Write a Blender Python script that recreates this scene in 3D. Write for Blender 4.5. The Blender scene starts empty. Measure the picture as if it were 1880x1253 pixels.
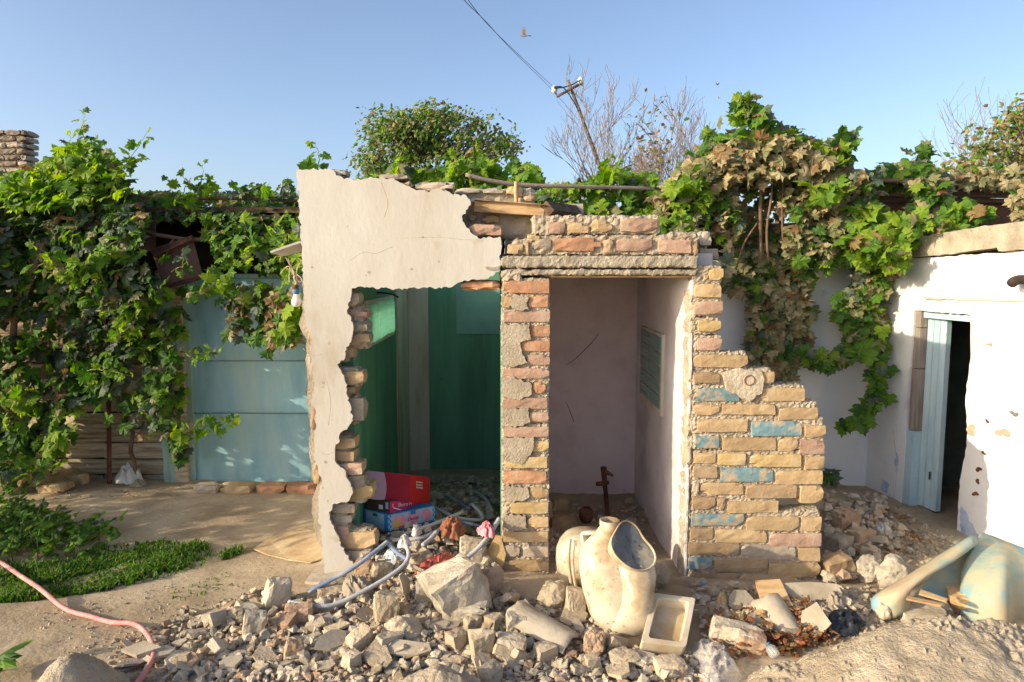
import bpy, bmesh, math, random
import numpy as np
from mathutils import Vector, Matrix, noise, geometry

# ------------------------------------------------------------------ camera, sky, sun, exposure
scn = bpy.context.scene
COL = scn.collection
CAM_H, PITCH, FPX = 1.58, math.radians(5.76), 1300.0
cam_d = bpy.data.cameras.new('camera')
cam_d.sensor_width = 36.0
cam_d.lens = 36.0 * FPX / 1880.0
cam_d.clip_start, cam_d.clip_end = 0.05, 3000.0
cam = bpy.data.objects.new('camera', cam_d)
COL.objects.link(cam)
cam.location = (0, 0, CAM_H)
cam.rotation_euler = (math.pi / 2 - PITCH, 0, 0)
scn.camera = cam

SUN_AZ = math.radians(25.0)      # light travels towards +X and a little away from the camera
SUN_EL = math.radians(18.5)
ldir = Vector((math.cos(SUN_AZ) * math.cos(SUN_EL), math.sin(SUN_AZ) * math.cos(SUN_EL), -math.sin(SUN_EL)))
world = bpy.data.worlds.new('World')
scn.world = world
world.use_nodes = True
wn = world.node_tree.nodes
wl = world.node_tree.links
for n_ in list(wn):
    wn.remove(n_)
sky = wn.new('ShaderNodeTexSky')
sky.sky_type = 'NISHITA'
sky.sun_disc = False
sky.sun_elevation = SUN_EL
sd = -ldir
sky.sun_rotation = math.atan2(sd.x, sd.y)
sky.altitude = 600
sky.air_density = 0.75
sky.dust_density = 4.2
sky.ozone_density = 1.0
bg = wn.new('ShaderNodeBackground')
bg.inputs['Strength'].default_value = 0.15
wo = wn.new('ShaderNodeOutputWorld')
wl.new(sky.outputs[0], bg.inputs['Color'])
wl.new(bg.outputs[0], wo.inputs['Surface'])
sun_d = bpy.data.lights.new('sun', 'SUN')
sun_d.energy = 3.0
sun_d.angle = math.radians(0.55)
sun_d.color = (1.0, 0.85, 0.60)
sun = bpy.data.objects.new('sun', sun_d)
COL.objects.link(sun)
sun.rotation_euler = ldir.to_track_quat('-Z', 'Y').to_euler()
scn.view_settings.view_transform = 'Standard'
scn.view_settings.look = 'None'
scn.view_settings.gamma = 1.0
scn.view_settings.exposure = 0.9
scn.view_settings.use_curve_mapping = False
scn.cycles.max_bounces = 8
scn.cycles.transparent_max_bounces = 12

# ------------------------------------------------------------------ helpers
R = random.Random(7)
CP, SP = math.cos(PITCH), math.sin(PITCH)

def ray(u, v):
    x, y = (u - 940) / FPX, (626.5 - v) / FPX
    return Vector((x, CP + y * SP, y * CP - SP))

def P(u, v, Y):
    """photo pixel -> point in the vertical plane at depth Y"""
    d = ray(u, v)
    t = Y / d.y
    return Vector((d.x * t, Y, CAM_H + d.z * t))

def G(u, v, z=0.0):
    """photo pixel -> point on the level z"""
    d = ray(u, v)
    t = (z - CAM_H) / d.z
    return Vector((d.x * t, d.y * t, z))

def lerp(a, b, t):
    return a + (b - a) * t

def mk(name, verts, faces, mat=None, parent=None, smooth=False, mats=None, mi=None, loc=None):
    me = bpy.data.meshes.new(name)
    if isinstance(verts, np.ndarray):
        verts = verts.tolist()
    me.from_pydata([tuple(v) for v in verts], [], faces)
    if mats:
        for m in mats:
            me.materials.append(m)
        if mi is not None:
            me.polygons.foreach_set('material_index', mi)
    elif mat:
        me.materials.append(mat)
    if smooth:
        me.polygons.foreach_set('use_smooth', [True] * len(me.polygons))
    me.update()
    o = bpy.data.objects.new(name, me)
    COL.objects.link(o)
    if parent:
        o.parent = parent
    if loc is not None:
        o.location = loc
    return o

def frombm(name, bm, mat, parent=None, smooth=False):
    me = bpy.data.meshes.new(name)
    bm.to_mesh(me)
    bm.free()
    me.materials.append(mat)
    if smooth:
        me.polygons.foreach_set('use_smooth', [True] * len(me.polygons))
    o = bpy.data.objects.new(name, me)
    COL.objects.link(o)
    if parent:
        o.parent = parent
    return o

def tag(o, label=None, cat=None, group=None, kind=None):
    if label: o['label'] = label
    if cat: o['category'] = cat
    if group: o['group'] = group
    if kind: o['kind'] = kind
    return o

def root(name, loc, label, cat, group=None):
    """Empty at a thing's base; children keep world coordinates through the inverse matrix"""
    o = bpy.data.objects.new(name, None)
    o.empty_display_size = 0.05
    COL.objects.link(o)
    o.location = loc
    return tag(o, label, cat, group)

def adopt(o, parent):
    o.parent = parent
    m = parent
    inv = Matrix.Translation(parent.location) if parent.parent is None else Matrix.Identity(4)
    o.matrix_parent_inverse = inv.inverted()
    return o

class MB:
    """collects pieces of ONE part in world coordinates"""
    def __init__(s):
        s.v, s.f, s.m = [], [], []
    def add(s, vs, fs, m=0):
        b = len(s.v)
        s.v += [tuple(v) for v in vs]
        s.f += [tuple(i + b for i in f) for f in fs]
        s.m += [m] * len(fs)
        return s
    def box(s, p0, p1, m=0):
        x0, y0, z0 = p0
        x1, y1, z1 = p1
        vs = [(x0, y0, z0), (x1, y0, z0), (x1, y1, z0), (x0, y1, z0), (x0, y0, z1), (x1, y0, z1), (x1, y1, z1), (x0, y1, z1)]
        return s.add(vs, [(0, 3, 2, 1), (4, 5, 6, 7), (0, 1, 5, 4), (1, 2, 6, 5), (2, 3, 7, 6), (3, 0, 4, 7)], m)
    def tube(s, pts, r, n=8, m=0, cap=True):
        vs, fs = tube_geo(pts, r, n, cap)
        return s.add(vs, fs, m)
    def build(s, name, mat, parent=None, smooth=False, mats=None):
        o = mk(name, s.v, s.f, mat, None, smooth, mats, s.m if mats else None)
        if parent:
            adopt(o, parent)
        return o

class Tubes:
    """each stem or shoot a part of its own"""
    def __init__(s):
        s.t = []
    def tube(s, pts, r, n=5):
        s.t.append(tube_geo(pts, r, n))
    def build(s, name, mat, parent, smooth=True):
        for vs, fs in s.t:
            adopt(mk(name, vs, fs, mat, None, smooth), parent)

def crom(pts, sub=6):
    pts = [Vector(p) for p in pts]
    if len(pts) < 3:
        return [pts[0].lerp(pts[-1], i / sub) for i in range(sub + 1)]
    q = [pts[0] * 2 - pts[1]] + pts + [pts[-1] * 2 - pts[-2]]
    out = []
    for i in range(1, len(q) - 2):
        a, b, c, d = q[i - 1], q[i], q[i + 1], q[i + 2]
        for k in range(sub):
            t = k / sub
            out.append(0.5 * ((2 * b) + (c - a) * t + (2 * a - 5 * b + 4 * c - d) * t * t + (3 * b - a - 3 * c + d) * t ** 3))
    out.append(pts[-1])
    return out

def tube_geo(pts, r, n=8, cap=True):
    pts = [Vector(p) for p in pts]
    k = len(pts)
    rr = r if isinstance(r, (list, tuple)) else [r] * k
    vs, fs = [], []
    up = Vector((0.13, 0.21, 1)).normalized()
    prev = None
    for i, p in enumerate(pts):
        t = (pts[min(i + 1, k - 1)] - pts[max(i - 1, 0)])
        if t.length < 1e-9:
            t = Vector((0, 0, 1))
        t.normalize()
        a = prev if prev else (up if abs(t.dot(up)) < 0.9 else Vector((1, 0, 0)))
        e1 = (a - t * a.dot(t)).normalized()
        prev = e1
        e2 = t.cross(e1)
        for j in range(n):
            an = 2 * math.pi * j / n
            vs.append(p + (e1 * math.cos(an) + e2 * math.sin(an)) * rr[i])
    for i in range(k - 1):
        for j in range(n):
            a, b = i * n + j, i * n + (j + 1) % n
            fs.append((a, b, b + n, a + n))
    if cap:
        fs.append(tuple(range(n - 1, -1, -1)))
        fs.append(tuple((k - 1) * n + j for j in range(n)))
    return vs, fs

def tube(name, pts, r, mat, parent=None, n=8, smooth=True, sub=6):
    c = crom(pts, sub) if sub else [Vector(p) for p in pts]
    if isinstance(r, (list, tuple)):
        m = len(c) - 1
        rr = []
        for i in range(len(c)):
            x = i / m * (len(r) - 1)
            j = min(int(x), len(r) - 2)
            rr.append(lerp(r[j], r[j + 1], x - j))
        r = rr
    vs, fs = tube_geo(c, r, n)
    o = mk(name, vs, fs, mat, None, smooth)
    if parent:
        adopt(o, parent)
    return o

def gbox(sx, sy, sz, nx, ny, nz, jit=0.0, rnd=0.006, seed=0, freq=22.0, amp=0.0):
    """box split into a grid, its edges knocked round, its faces uneven; centred on the origin"""
    rg = random.Random(seed)
    idx, vs = {}, []
    off = Vector((rg.uniform(-99, 99), rg.uniform(-99, 99), rg.uniform(-99, 99)))
    def vert(i, j, k):
        key = (i, j, k)
        if key in idx:
            return idx[key]
        p = Vector(((i / nx - .5) * sx, (j / ny - .5) * sy, (k / nz - .5) * sz))
        e = (i in (0, nx)) + (j in (0, ny)) + (k in (0, nz))
        d = Vector(((-1 if i == 0 else 1) if i in (0, nx) else 0, (-1 if j == 0 else 1) if j in (0, ny) else 0, (-1 if k == 0 else 1) if k in (0, nz) else 0))
        if e >= 2:
            p -= d * rnd * (0.6 if e == 2 else 1.0) * rg.uniform(.4, 1.5)
            if e == 3 and rg.random() < .22:
                p -= d * rnd * 2.2
        if amp:
            p += d.normalized() * amp * noise.noise(p * freq + off)
        if jit:
            p += Vector((rg.uniform(-jit, jit), rg.uniform(-jit, jit), rg.uniform(-jit, jit)))
        idx[key] = len(vs)
        vs.append(p)
        return idx[key]
    fs = []
    for i in range(nx):
        for j in range(ny):
            fs.append((vert(i, j, 0), vert(i, j + 1, 0), vert(i + 1, j + 1, 0), vert(i + 1, j, 0)))
            fs.append((vert(i, j, nz), vert(i + 1, j, nz), vert(i + 1, j + 1, nz), vert(i, j + 1, nz)))
    for i in range(nx):
        for k in range(nz):
            fs.append((vert(i, 0, k), vert(i + 1, 0, k), vert(i + 1, 0, k + 1), vert(i, 0, k + 1)))
            fs.append((vert(i, ny, k), vert(i, ny, k + 1), vert(i + 1, ny, k + 1), vert(i + 1, ny, k)))
    for j in range(ny):
        for k in range(nz):
            fs.append((vert(0, j, k), vert(0, j, k + 1), vert(0, j + 1, k + 1), vert(0, j + 1, k)))
            fs.append((vert(nx, j, k), vert(nx, j + 1, k), vert(nx, j + 1, k + 1), vert(nx, j, k + 1)))
    return vs, fs

# ------------------------------------------------------------------ materials
def srgb(r, g, b):
    def c(x):
        x /= 255.0
        return x / 12.92 if x <= .04045 else ((x + .055) / 1.055) ** 2.4
    return (c(r), c(g), c(b))

def M(name, cols, scale=6.0, rough=0.9, bump=0.25, bscale=45.0, detail=6.0, metallic=0.0, rand=0.0, stretch=None,
      spec=0.15, pos=None, bdist=0.01, speck=None, bump2=None, local=False):
    """noise-mottled surface: colours along a noise ramp, fine relief, optional specks"""
    m = bpy.data.materials.new(name)
    m.use_nodes = True
    nt = m.node_tree
    N, L = nt.nodes, nt.links
    b = N['Principled BSDF']
    b.inputs['Roughness'].default_value = rough
    b.inputs['Metallic'].default_value = metallic
    b.inputs['Specular IOR Level'].default_value = spec
    if local:
        geo = N.new('ShaderNodeTexCoord')
        src = geo.outputs['Object']
    else:
        geo = N.new('ShaderNodeNewGeometry')
        src = geo.outputs['Position']
    if stretch:
        mp = N.new('ShaderNodeMapping')
        mp.inputs['Scale'].default_value = stretch
        L.new(src, mp.inputs['Vector'])
        csrc = mp.outputs[0]
    else:
        csrc = src
    t = N.new('ShaderNodeTexNoise')
    t.inputs['Scale'].default_value = scale
    t.inputs['Detail'].default_value = detail
    t.inputs['Roughness'].default_value = 0.62
    L.new(csrc, t.inputs['Vector'])
    rmp = N.new('ShaderNodeValToRGB')
    el = rmp.color_ramp.elements
    n = len(cols)
    ps = pos or [0.32 + 0.36 * i / max(n - 1, 1) for i in range(n)]
    while len(el) < n:
        el.new(0.5)
    for i in range(n):
        el[i].position = ps[i]
        el[i].color = (*cols[i], 1)
    L.new(t.outputs['Fac'], rmp.inputs['Fac'])
    out = rmp.outputs['Color']
    if speck:
        sc, thr, colr = speck
        t3 = N.new('ShaderNodeTexNoise')
        t3.inputs['Scale'].default_value = sc
        t3.inputs['Detail'].default_value = 3
        L.new(src, t3.inputs['Vector'])
        mr = N.new('ShaderNodeMapRange')
        mr.inputs['From Min'].default_value = thr
        mr.inputs['From Max'].default_value = thr + .06
        L.new(t3.outputs['Fac'], mr.inputs['Value'])
        mx = N.new('ShaderNodeMix')
        mx.data_type = 'RGBA'
        L.new(mr.outputs[0], mx.inputs[0])
        L.new(out, mx.inputs[6])
        mx.inputs[7].default_value = (*colr, 1)
        out = mx.outputs[2]
    if rand:
        oi = N.new('ShaderNodeObjectInfo')
        mr2 = N.new('ShaderNodeMapRange')
        mr2.inputs['To Min'].default_value = 1 - rand
        mr2.inputs['To Max'].default_value = 1 + rand * .6
        L.new(oi.outputs['Random'], mr2.inputs['Value'])
        hs = N.new('ShaderNodeHueSaturation')
        L.new(mr2.outputs[0], hs.inputs['Value'])
        L.new(out, hs.inputs['Color'])
        out = hs.outputs[0]
    L.new(out, b.inputs['Base Color'])
    if bump:
        t2 = N.new('ShaderNodeTexNoise')
        t2.inputs['Scale'].default_value = bscale
        t2.inputs['Detail'].default_value = 8
        t2.inputs['Roughness'].default_value = 0.6
        L.new(csrc if stretch else src, t2.inputs['Vector'])
        bp = N.new('ShaderNodeBump')
        bp.inputs['Strength'].default_value = bump
        bp.inputs['Distance'].default_value = bdist
        L.new(t2.outputs['Fac'], bp.inputs['Height'])
        nrm = bp.outputs[0]
        if bump2:
            t4 = N.new('ShaderNodeTexNoise')
            t4.inputs['Scale'].default_value = bump2[0]
            t4.inputs['Detail'].default_value = 3
            L.new(src, t4.inputs['Vector'])
            bp2 = N.new('ShaderNodeBump')
            bp2.inputs['Strength'].default_value = bump2[1]
            bp2.inputs['Distance'].default_value = bump2[2]
            L.new(t4.outputs['Fac'], bp2.inputs['Height'])
            L.new(nrm, bp2.inputs['Normal'])
            nrm = bp2.outputs[0]
        L.new(nrm, b.inputs['Normal'])
    return m

def leafmat(name, cols, trans=0.4, rough=0.55, scale=9.0):
    m = M(name, cols, scale=scale, rough=rough, bump=0.15, bscale=60, spec=0.3, detail=3)
    nt = m.node_tree
    b = nt.nodes['Principled BSDF']
    tr = nt.nodes.new('ShaderNodeBsdfTranslucent')
    mx = nt.nodes.new('ShaderNodeMixShader')
    mx.inputs[0].default_value = trans
    src = b.inputs['Base Color'].links[0].from_socket
    hs = nt.nodes.new('ShaderNodeHueSaturation')
    hs.inputs['Saturation'].default_value = 1.15
    hs.inputs['Value'].default_value = 1.7
    nt.links.new(src, hs.inputs['Color'])
    nt.links.new(hs.outputs[0], tr.inputs['Color'])
    nt.links.new(b.outputs[0], mx.inputs[1])
    nt.links.new(tr.outputs[0], mx.inputs[2])
    nt.links.new(mx.outputs[0], nt.nodes['Material Output'].inputs['Surface'])
    return m

MT = {}
MT['ground'] = M('packed_dirt', [(.27, .205, .135), (.38, .30, .205), (.47, .385, .275)], scale=2.4, bump=.35, bscale=42, rough=.97, bdist=.018, detail=9, bump2=(9, .22, .03), spec=.05)
MT['plaster'] = M('cream_limewash', [(.32, .265, .19), (.475, .445, .39), (.53, .51, .465)], scale=1.3, bump=.14, bscale=34, rough=.92, bdist=.012, pos=[.25, .42, .62], bump2=(5, .10, .05), speck=(5, .66, (.43, .38, .30)), stretch=(1.7, 1.7, .8), spec=.08, detail=10)
MT['plaster_edge'] = M('plaster_core', [(.30, .26, .21), (.45, .40, .33)], scale=20, bump=.7, bscale=70)
MT['white'] = M('white_limewash', [(.46, .47, .49), (.64, .65, .66), (.70, .69, .67)], scale=1.8, bump=.22, bscale=18, rough=.93, bdist=.02, pos=[.25, .44, .68], bump2=(3.5, .25, .06), spec=.06, speck=(4, .68, (.42, .48, .56)), detail=9)
MT['lavender'] = M('pinkish_lilac_plaster', [(.58, .46, .45), (.70, .59, .58), (.74, .65, .64)], scale=2.3, bump=.2, bscale=16, rough=.95, spec=.05, speck=(26, .74, (.34, .28, .24)), bump2=(4, .2, .04), detail=9)
MT['pale_inner'] = M('pale_inner_plaster', [(.50, .44, .43), (.66, .62, .62), (.74, .71, .71)], scale=2.5, bump=.22, bscale=20, rough=.95, spec=.05, speck=(20, .74, (.35, .3, .25)), bump2=(4, .3, .04))
MT['green'] = M('green_oil_paint', [(.075, .20, .12), (.105, .28, .175), (.14, .33, .21)], scale=1.6, bump=.2, bscale=9, rough=.6, spec=.3, stretch=(5, 5, .5), speck=(8, .70, (.13, .15, .10)), detail=10)
MT['offwhite'] = M('stained_pale_plaster', [(.42, .33, .22), (.60, .55, .44), (.66, .62, .53)], scale=1.6, bump=.2, bscale=12, rough=.92, stretch=(3, 3, .6), speck=(18, .72, (.22, .16, .11)))
MT['paleteal'] = M('pale_teal_paint', [(.15, .31, .26), (.22, .41, .35)], scale=3, bump=.15, rough=.7)
MT['mortar'] = M('grey_beige_mortar', [(.29, .235, .17), (.38, .32, .24), (.45, .385, .30)], scale=9, bump=.8, bscale=85, rough=.98, bdist=.008, spec=.05)
MT['cement'] = M('grey_cement', [(.29, .245, .19), (.38, .325, .255), (.44, .385, .31)], scale=7, bump=.45, bscale=50, rough=.97, spec=.05, bump2=(16, .4, .015))
MT['concrete'] = M('old_concrete', [(.24, .205, .155), (.35, .305, .23), (.43, .38, .295)], scale=8, bump=.8, bscale=60, rough=.97, spec=.05, bdist=.012)
kb = dict(bump=.5, bscale=60, rough=.95, spec=.06, rand=.18, bdist=.008)
MT['b_red'] = M('orange_red_brick', [(.33, .20, .125), (.45, .24, .14), (.50, .33, .215)], scale=13, **kb)
MT['b_pink'] = M('salmon_brick', [(.34, .24, .175), (.43, .275, .20), (.48, .36, .27)], scale=11, **kb)
MT['b_tan'] = M('tan_brick', [(.37, .26, .15), (.47, .335, .19), (.52, .40, .255)], scale=10, **kb)
MT['b_yellow'] = M('yellow_brick', [(.41, .295, .145), (.50, .365, .175), (.53, .42, .26)], scale=10, **kb)
MT['b_brown'] = M('brown_brick', [(.30, .205, .125), (.39, .275, .165), (.44, .335, .22)], scale=12, **kb)
MT['b_blue'] = M('brick_with_blue_paint', [(.44, .34, .225), (.30, .33, .30), (.15, .26, .30), (.20, .30, .32)], scale=14, pos=[.42, .47, .54, .7], **kb)
MT['b_grey'] = M('grey_dusty_brick', [(.30, .245, .185), (.40, .335, .26), (.47, .41, .33)], scale=10, **kb)
MT['b_soot'] = M('sooty_brick', [(.19, .15, .115), (.26, .21, .16), (.31, .26, .21)], scale=10, **kb)
MT['wood'] = M('pale_pine', [(.38, .24, .12), (.55, .37, .19), (.62, .45, .26)], scale=3, bump=.3, bscale=20, rough=.8, stretch=(1.5, 9, 14))
MT['wood_old'] = M('weathered_board', [(.20, .135, .085), (.38, .29, .20), (.50, .42, .32), (.58, .52, .44)], scale=4, bump=.6, bscale=14, rough=.95, stretch=(.9, 9, 13), rand=.22, pos=[.33, .46, .58, .72])
MT['wood_grey'] = M('grey_wood', [(.17, .14, .115), (.26, .22, .19), (.35, .30, .26)], scale=4, bump=.5, bscale=14, rough=.95, stretch=(9, 9, .8))
MT['wood_dark'] = M('dark_wood', [(.07, .045, .03), (.13, .085, .055), (.19, .13, .09)], scale=5, bump=.5, bscale=18, rough=.95, stretch=(1, 8, 8))
MT['gate'] = M('faded_blue_paint', [(.19, .345, .40), (.26, .44, .505), (.32, .49, .52), (.41, .53, .47)], scale=1.9, bump=.25, bscale=5, rough=.62, stretch=(2.2, 2.2, .5), spec=.25, pos=[.30, .45, .56, .70], speck=(11, .68, (.34, .36, .28)), bump2=(3, .2, .03), detail=10)
MT['gate_trim'] = M('teal_frame_paint', [(.20, .28, .25), (.26, .40, .38), (.33, .44, .38)], scale=5, bump=.3, rough=.7, spec=.2, stretch=(5, 5, .7))
MT['bluedoor'] = M('light_blue_paint', [(.28, .40, .46), (.38, .52, .58), (.45, .57, .61)], scale=3, bump=.3, bscale=14, rough=.7, stretch=(5, 5, .7), speck=(14, .71, (.22, .17, .12)))
MT['rust'] = M('rust', [(.055, .028, .02), (.12, .055, .035), (.19, .085, .05)], scale=11, bump=.6, bscale=60, rough=.92, metallic=.1)
MT['rust_sheet'] = M('rusty_sheet_metal', [(.085, .048, .042), (.12, .07, .062), (.15, .09, .075)], scale=4, bump=.3, bscale=40, rough=.9, speck=(12, .66, (.20, .07, .03)))
MT['iron'] = M('dark_iron', [(.04, .03, .025), (.08, .055, .045)], scale=14, bump=.5, rough=.8)
MT['ceramic'] = M('stained_ceramic', [(.22, .15, .085), (.38, .29, .18), (.50, .43, .325), (.56, .505, .415)], scale=5, bump=.08, bscale=40, rough=.36, spec=.4, pos=[.34, .45, .56, .68], speck=(38, .63, (.30, .20, .10)), detail=9)
MT['ceramic_dirty'] = M('dusty_ceramic', [(.42, .33, .22), (.52, .45, .34), (.60, .54, .44)], scale=6, bump=.2, rough=.8)
MT['glaze'] = M('dusty_blue_grey_glaze', [(.10, .112, .12), (.15, .155, .15), (.31, .27, .205), (.36, .315, .245)], scale=5, bump=.25, rough=.75, spec=.12, pos=[.40, .49, .53, .7], detail=4)
MT['pvc'] = M('grey_conduit', [(.30, .31, .33), (.40, .41, .43), (.46, .44, .41)], scale=16, bump=.1, rough=.55, spec=.3)
MT['pvc_blue'] = M('blue_grey_conduit', [(.12, .17, .29), (.24, .29, .38), (.38, .39, .40)], scale=9, bump=.1, rough=.55, spec=.3)
MT['hose'] = M('pink_hose', [(.42, .16, .16), (.55, .24, .23), (.60, .34, .30)], scale=14, bump=.25, rough=.6, spec=.25)
rk = dict(bump=.75, bscale=55, rough=.98, spec=.04, rand=.2, bdist=.012)
MT['r_tan'] = M('tan_rubble', [(.34, .27, .185), (.44, .36, .26), (.52, .44, .33)], scale=9, **rk)
MT['r_grey'] = M('grey_rubble', [(.28, .24, .185), (.38, .335, .265), (.47, .42, .34)], scale=9, **rk)
MT['r_pink'] = M('brick_rubble', [(.30, .20, .135), (.39, .27, .185), (.46, .345, .245)], scale=9, **rk)
MT['r_pale'] = M('pale_rubble', [(.37, .305, .22), (.47, .405, .31), (.53, .475, .38)], scale=7, **rk)
MT['tile'] = M('asbestos_sheet', [(.31, .26, .19), (.40, .345, .265), (.47, .41, .325)], scale=6, bump=.35, bscale=50, rough=.96, spec=.05, rand=.12)
MT['sheet'] = M('faded_green_shell', [(.20, .31, .33), (.33, .38, .31), (.48, .41, .27), (.44, .33, .23)], scale=3.4, bump=.35, bscale=25, rough=.8, spec=.15, pos=[.34, .44, .54, .66], speck=(4, .60, (.22, .38, .44)), detail=9)
MT['crust'] = M('dried_mortar_crust', [(.30, .24, .17), (.39, .325, .24), (.47, .405, .31)], scale=5, bump=.9, bscale=70, rough=.98, bdist=.02, spec=.04, detail=9)
MT['cloth_red'] = M('red_cloth', [(.30, .06, .05), (.45, .11, .08), (.52, .18, .13)], scale=8, bump=.3, rough=.95)
MT['cloth_orange'] = M('rust_cloth', [(.22, .09, .05), (.34, .15, .09)], scale=8, bump=.3, rough=.95)
MT['cloth_grey'] = M('dusty_cloth', [(.25, .21, .16), (.36, .31, .24)], scale=8, bump=.3, rough=.97)
MT['cloth_dark'] = M('dark_plastic_sheet', [(.02, .028, .04), (.045, .05, .06)], scale=7, bump=.4, rough=.5, spec=.3)
MT['bag_blue'] = M('pale_blue_plastic', [(.30, .36, .42), (.45, .50, .54)], scale=9, bump=.3, rough=.5, spec=.3)
MT['bag_pink'] = M('pink_plastic', [(.50, .12, .16), (.62, .24, .27)], scale=9, bump=.3, rough=.45, spec=.4)
MT['bag_white'] = M('white_paper', [(.45, .43, .40), (.62, .60, .57)], scale=12, bump=.3, rough=.7)
MT['yellow_foam'] = M('yellow_foam', [(.42, .28, .12), (.52, .38, .19)], scale=10, bump=.4, rough=.95)
MT['bark'] = M('grey_bark', [(.10, .08, .065), (.17, .14, .12), (.22, .19, .165)], scale=8, bump=.6, rough=.95)
MT['twig'] = M('twig', [(.24, .19, .16), (.33, .27, .23)], scale=9, bump=.4, rough=.95)
MT['vinewood'] = M('vine_stem', [(.09, .055, .035), (.16, .10, .065), (.21, .14, .09)], scale=9, bump=.5, rough=.95)
MT['shoot'] = M('green_shoot', [(.16, .20, .05), (.24, .28, .08)], scale=9, bump=.1, rough=.7)
MT['wire'] = M('black_wire', [(.015, .015, .017), (.03, .03, .03)], scale=9, bump=0, rough=.6)
MT['insulator'] = M('white_porcelain', [(.6, .6, .58), (.7, .7, .68)], scale=9, bump=0, rough=.3, spec=.5)
MT['dark'] = M('dark_void_board', [(.012, .010, .009), (.025, .02, .017)], scale=4, bump=.3, rough=.98)  # near-black, stands in for shade inside the sheds; also draws wall cracks
MT['bulb'] = M('opal_bulb', [(.74, .72, .70), (.78, .76, .74)], scale=4, bump=0, rough=.35, spec=.4)
MT['blueplastic'] = M('blue_band', [(.05, .14, .26), (.09, .20, .34)], scale=20, bump=0, rough=.5)
MT['cord'] = M('beige_cord', [(.45, .34, .26), (.55, .43, .33)], scale=20, bump=.1, rough=.7)
MT['greyboard'] = M('grey_board', [(.42, .40, .37), (.52, .50, .46)], scale=7, bump=.1, rough=.8)
MT['c_lilac'] = M('lilac_card', [(.40, .27, .36), (.46, .32, .41)], scale=4, bump=.05, rough=.6)
MT['c_crimson'] = M('crimson_card', [(.24, .015, .03), (.30, .02, .04)], scale=4, bump=.05, rough=.55)
MT['c_red'] = M('red_card', [(.46, .022, .022), (.52, .03, .03)], scale=4, bump=.05, rough=.55)
MT['c_brown'] = M('brown_card', [(.055, .035, .032), (.09, .06, .05)], scale=30, bump=.05, rough=.6)
MT['c_pink'] = M('magenta_card', [(.52, .02, .11), (.58, .03, .14)], scale=4, bump=.05, rough=.55)
MT['c_blue'] = M('blue_card', [(.02, .16, .40), (.03, .22, .48)], scale=5, bump=.05, rough=.55)
MT['c_skyblue'] = M('pale_blue_card', [(.25, .42, .55), (.34, .50, .60)], scale=5, bump=.05, rough=.55)
MT['c_white'] = M('white_print', [(.66, .64, .62), (.72, .70, .68)], scale=5, bump=0, rough=.6)
MT['c_green'] = M('green_print', [(.02, .16, .05), (.03, .2, .06)], scale=5, bump=0, rough=.6)
MT['c_yellow'] = M('yellow_print', [(.6, .38, .08), (.66, .45, .12)], scale=5, bump=0, rough=.6)
MT['c_rose'] = M('rose_print', [(.58, .20, .34), (.66, .32, .40)], scale=60, bump=0, rough=.6)
MT['c_bluewash'] = M('blue_limewash', [(.22, .32, .52), (.36, .44, .58), (.55, .58, .62)], scale=14, bump=.2, rough=.95)
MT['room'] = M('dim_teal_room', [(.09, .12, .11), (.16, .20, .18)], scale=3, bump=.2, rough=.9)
MT['glassblock'] = M('green_glass_block', [(.07, .19, .15), (.12, .27, .22), (.18, .33, .28)], scale=3, bump=.4, bscale=3, rough=.22, spec=.6, stretch=(3, 1, 22))
MT['bird'] = M('brown_plumage', [(.14, .11, .09), (.28, .23, .19)], scale=25, bump=0, rough=.9)
MT['roofmat'] = M('rusty_roof_edge', [(.09, .04, .032), (.16, .075, .055), (.22, .11, .08)], scale=6, bump=.4, rough=.9, stretch=(1, 6, 6))
MT['redpaint'] = M('brown_red_board', [(.11, .055, .04), (.17, .085, .06)], scale=6, bump=.3, rough=.85)
MT['drycard'] = M('stained_flat_sheet', [(.33, .22, .12), (.45, .33, .19), (.55, .46, .33)], scale=7, bump=.25, rough=.95, detail=9)

LEAF = [
    leafmat('leaf_dark_dusty', [(.045, .07, .04), (.075, .105, .065), (.12, .14, .10)], .18),
    leafmat('leaf_deep_green', [(.03, .085, .012), (.055, .13, .02), (.075, .16, .03)], .38),
    leafmat('leaf_mid_green', [(.065, .15, .014), (.105, .21, .022), (.135, .245, .03)], .46),
    leafmat('leaf_bright', [(.15, .25, .02), (.21, .32, .03), (.28, .36, .05)], .5),
    leafmat('leaf_brown', [(.15, .085, .035), (.22, .14, .06), (.26, .19, .10)], .3),
    leafmat('leaf_dusty_tan', [(.21, .175, .085), (.30, .25, .13), (.37, .32, .19)], .22),
    leafmat('leaf_olive_dust', [(.12, .13, .05), (.19, .19, .085), (.25, .245, .125)], .28),
]
def bagmat():
    m = bpy.data.materials.new('clear_plastic_film')
    m.use_nodes = True
    nt = m.node_tree
    b = nt.nodes['Principled BSDF']
    b.inputs['Base Color'].default_value = (.75, .74, .72, 1)
    b.inputs['Roughness'].default_value = .25
    b.inputs['Specular IOR Level'].default_value = .6
    tr = nt.nodes.new('ShaderNodeBsdfTransparent')
    mx = nt.nodes.new('ShaderNodeMixShader')
    mx.inputs[0].default_value = .7
    nt.links.new(tr.outputs[0], mx.inputs[2])
    nt.links.new(b.outputs[0], mx.inputs[1])
    nt.links.new(mx.outputs[0], nt.nodes['Material Output'].inputs['Surface'])
    return m
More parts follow.
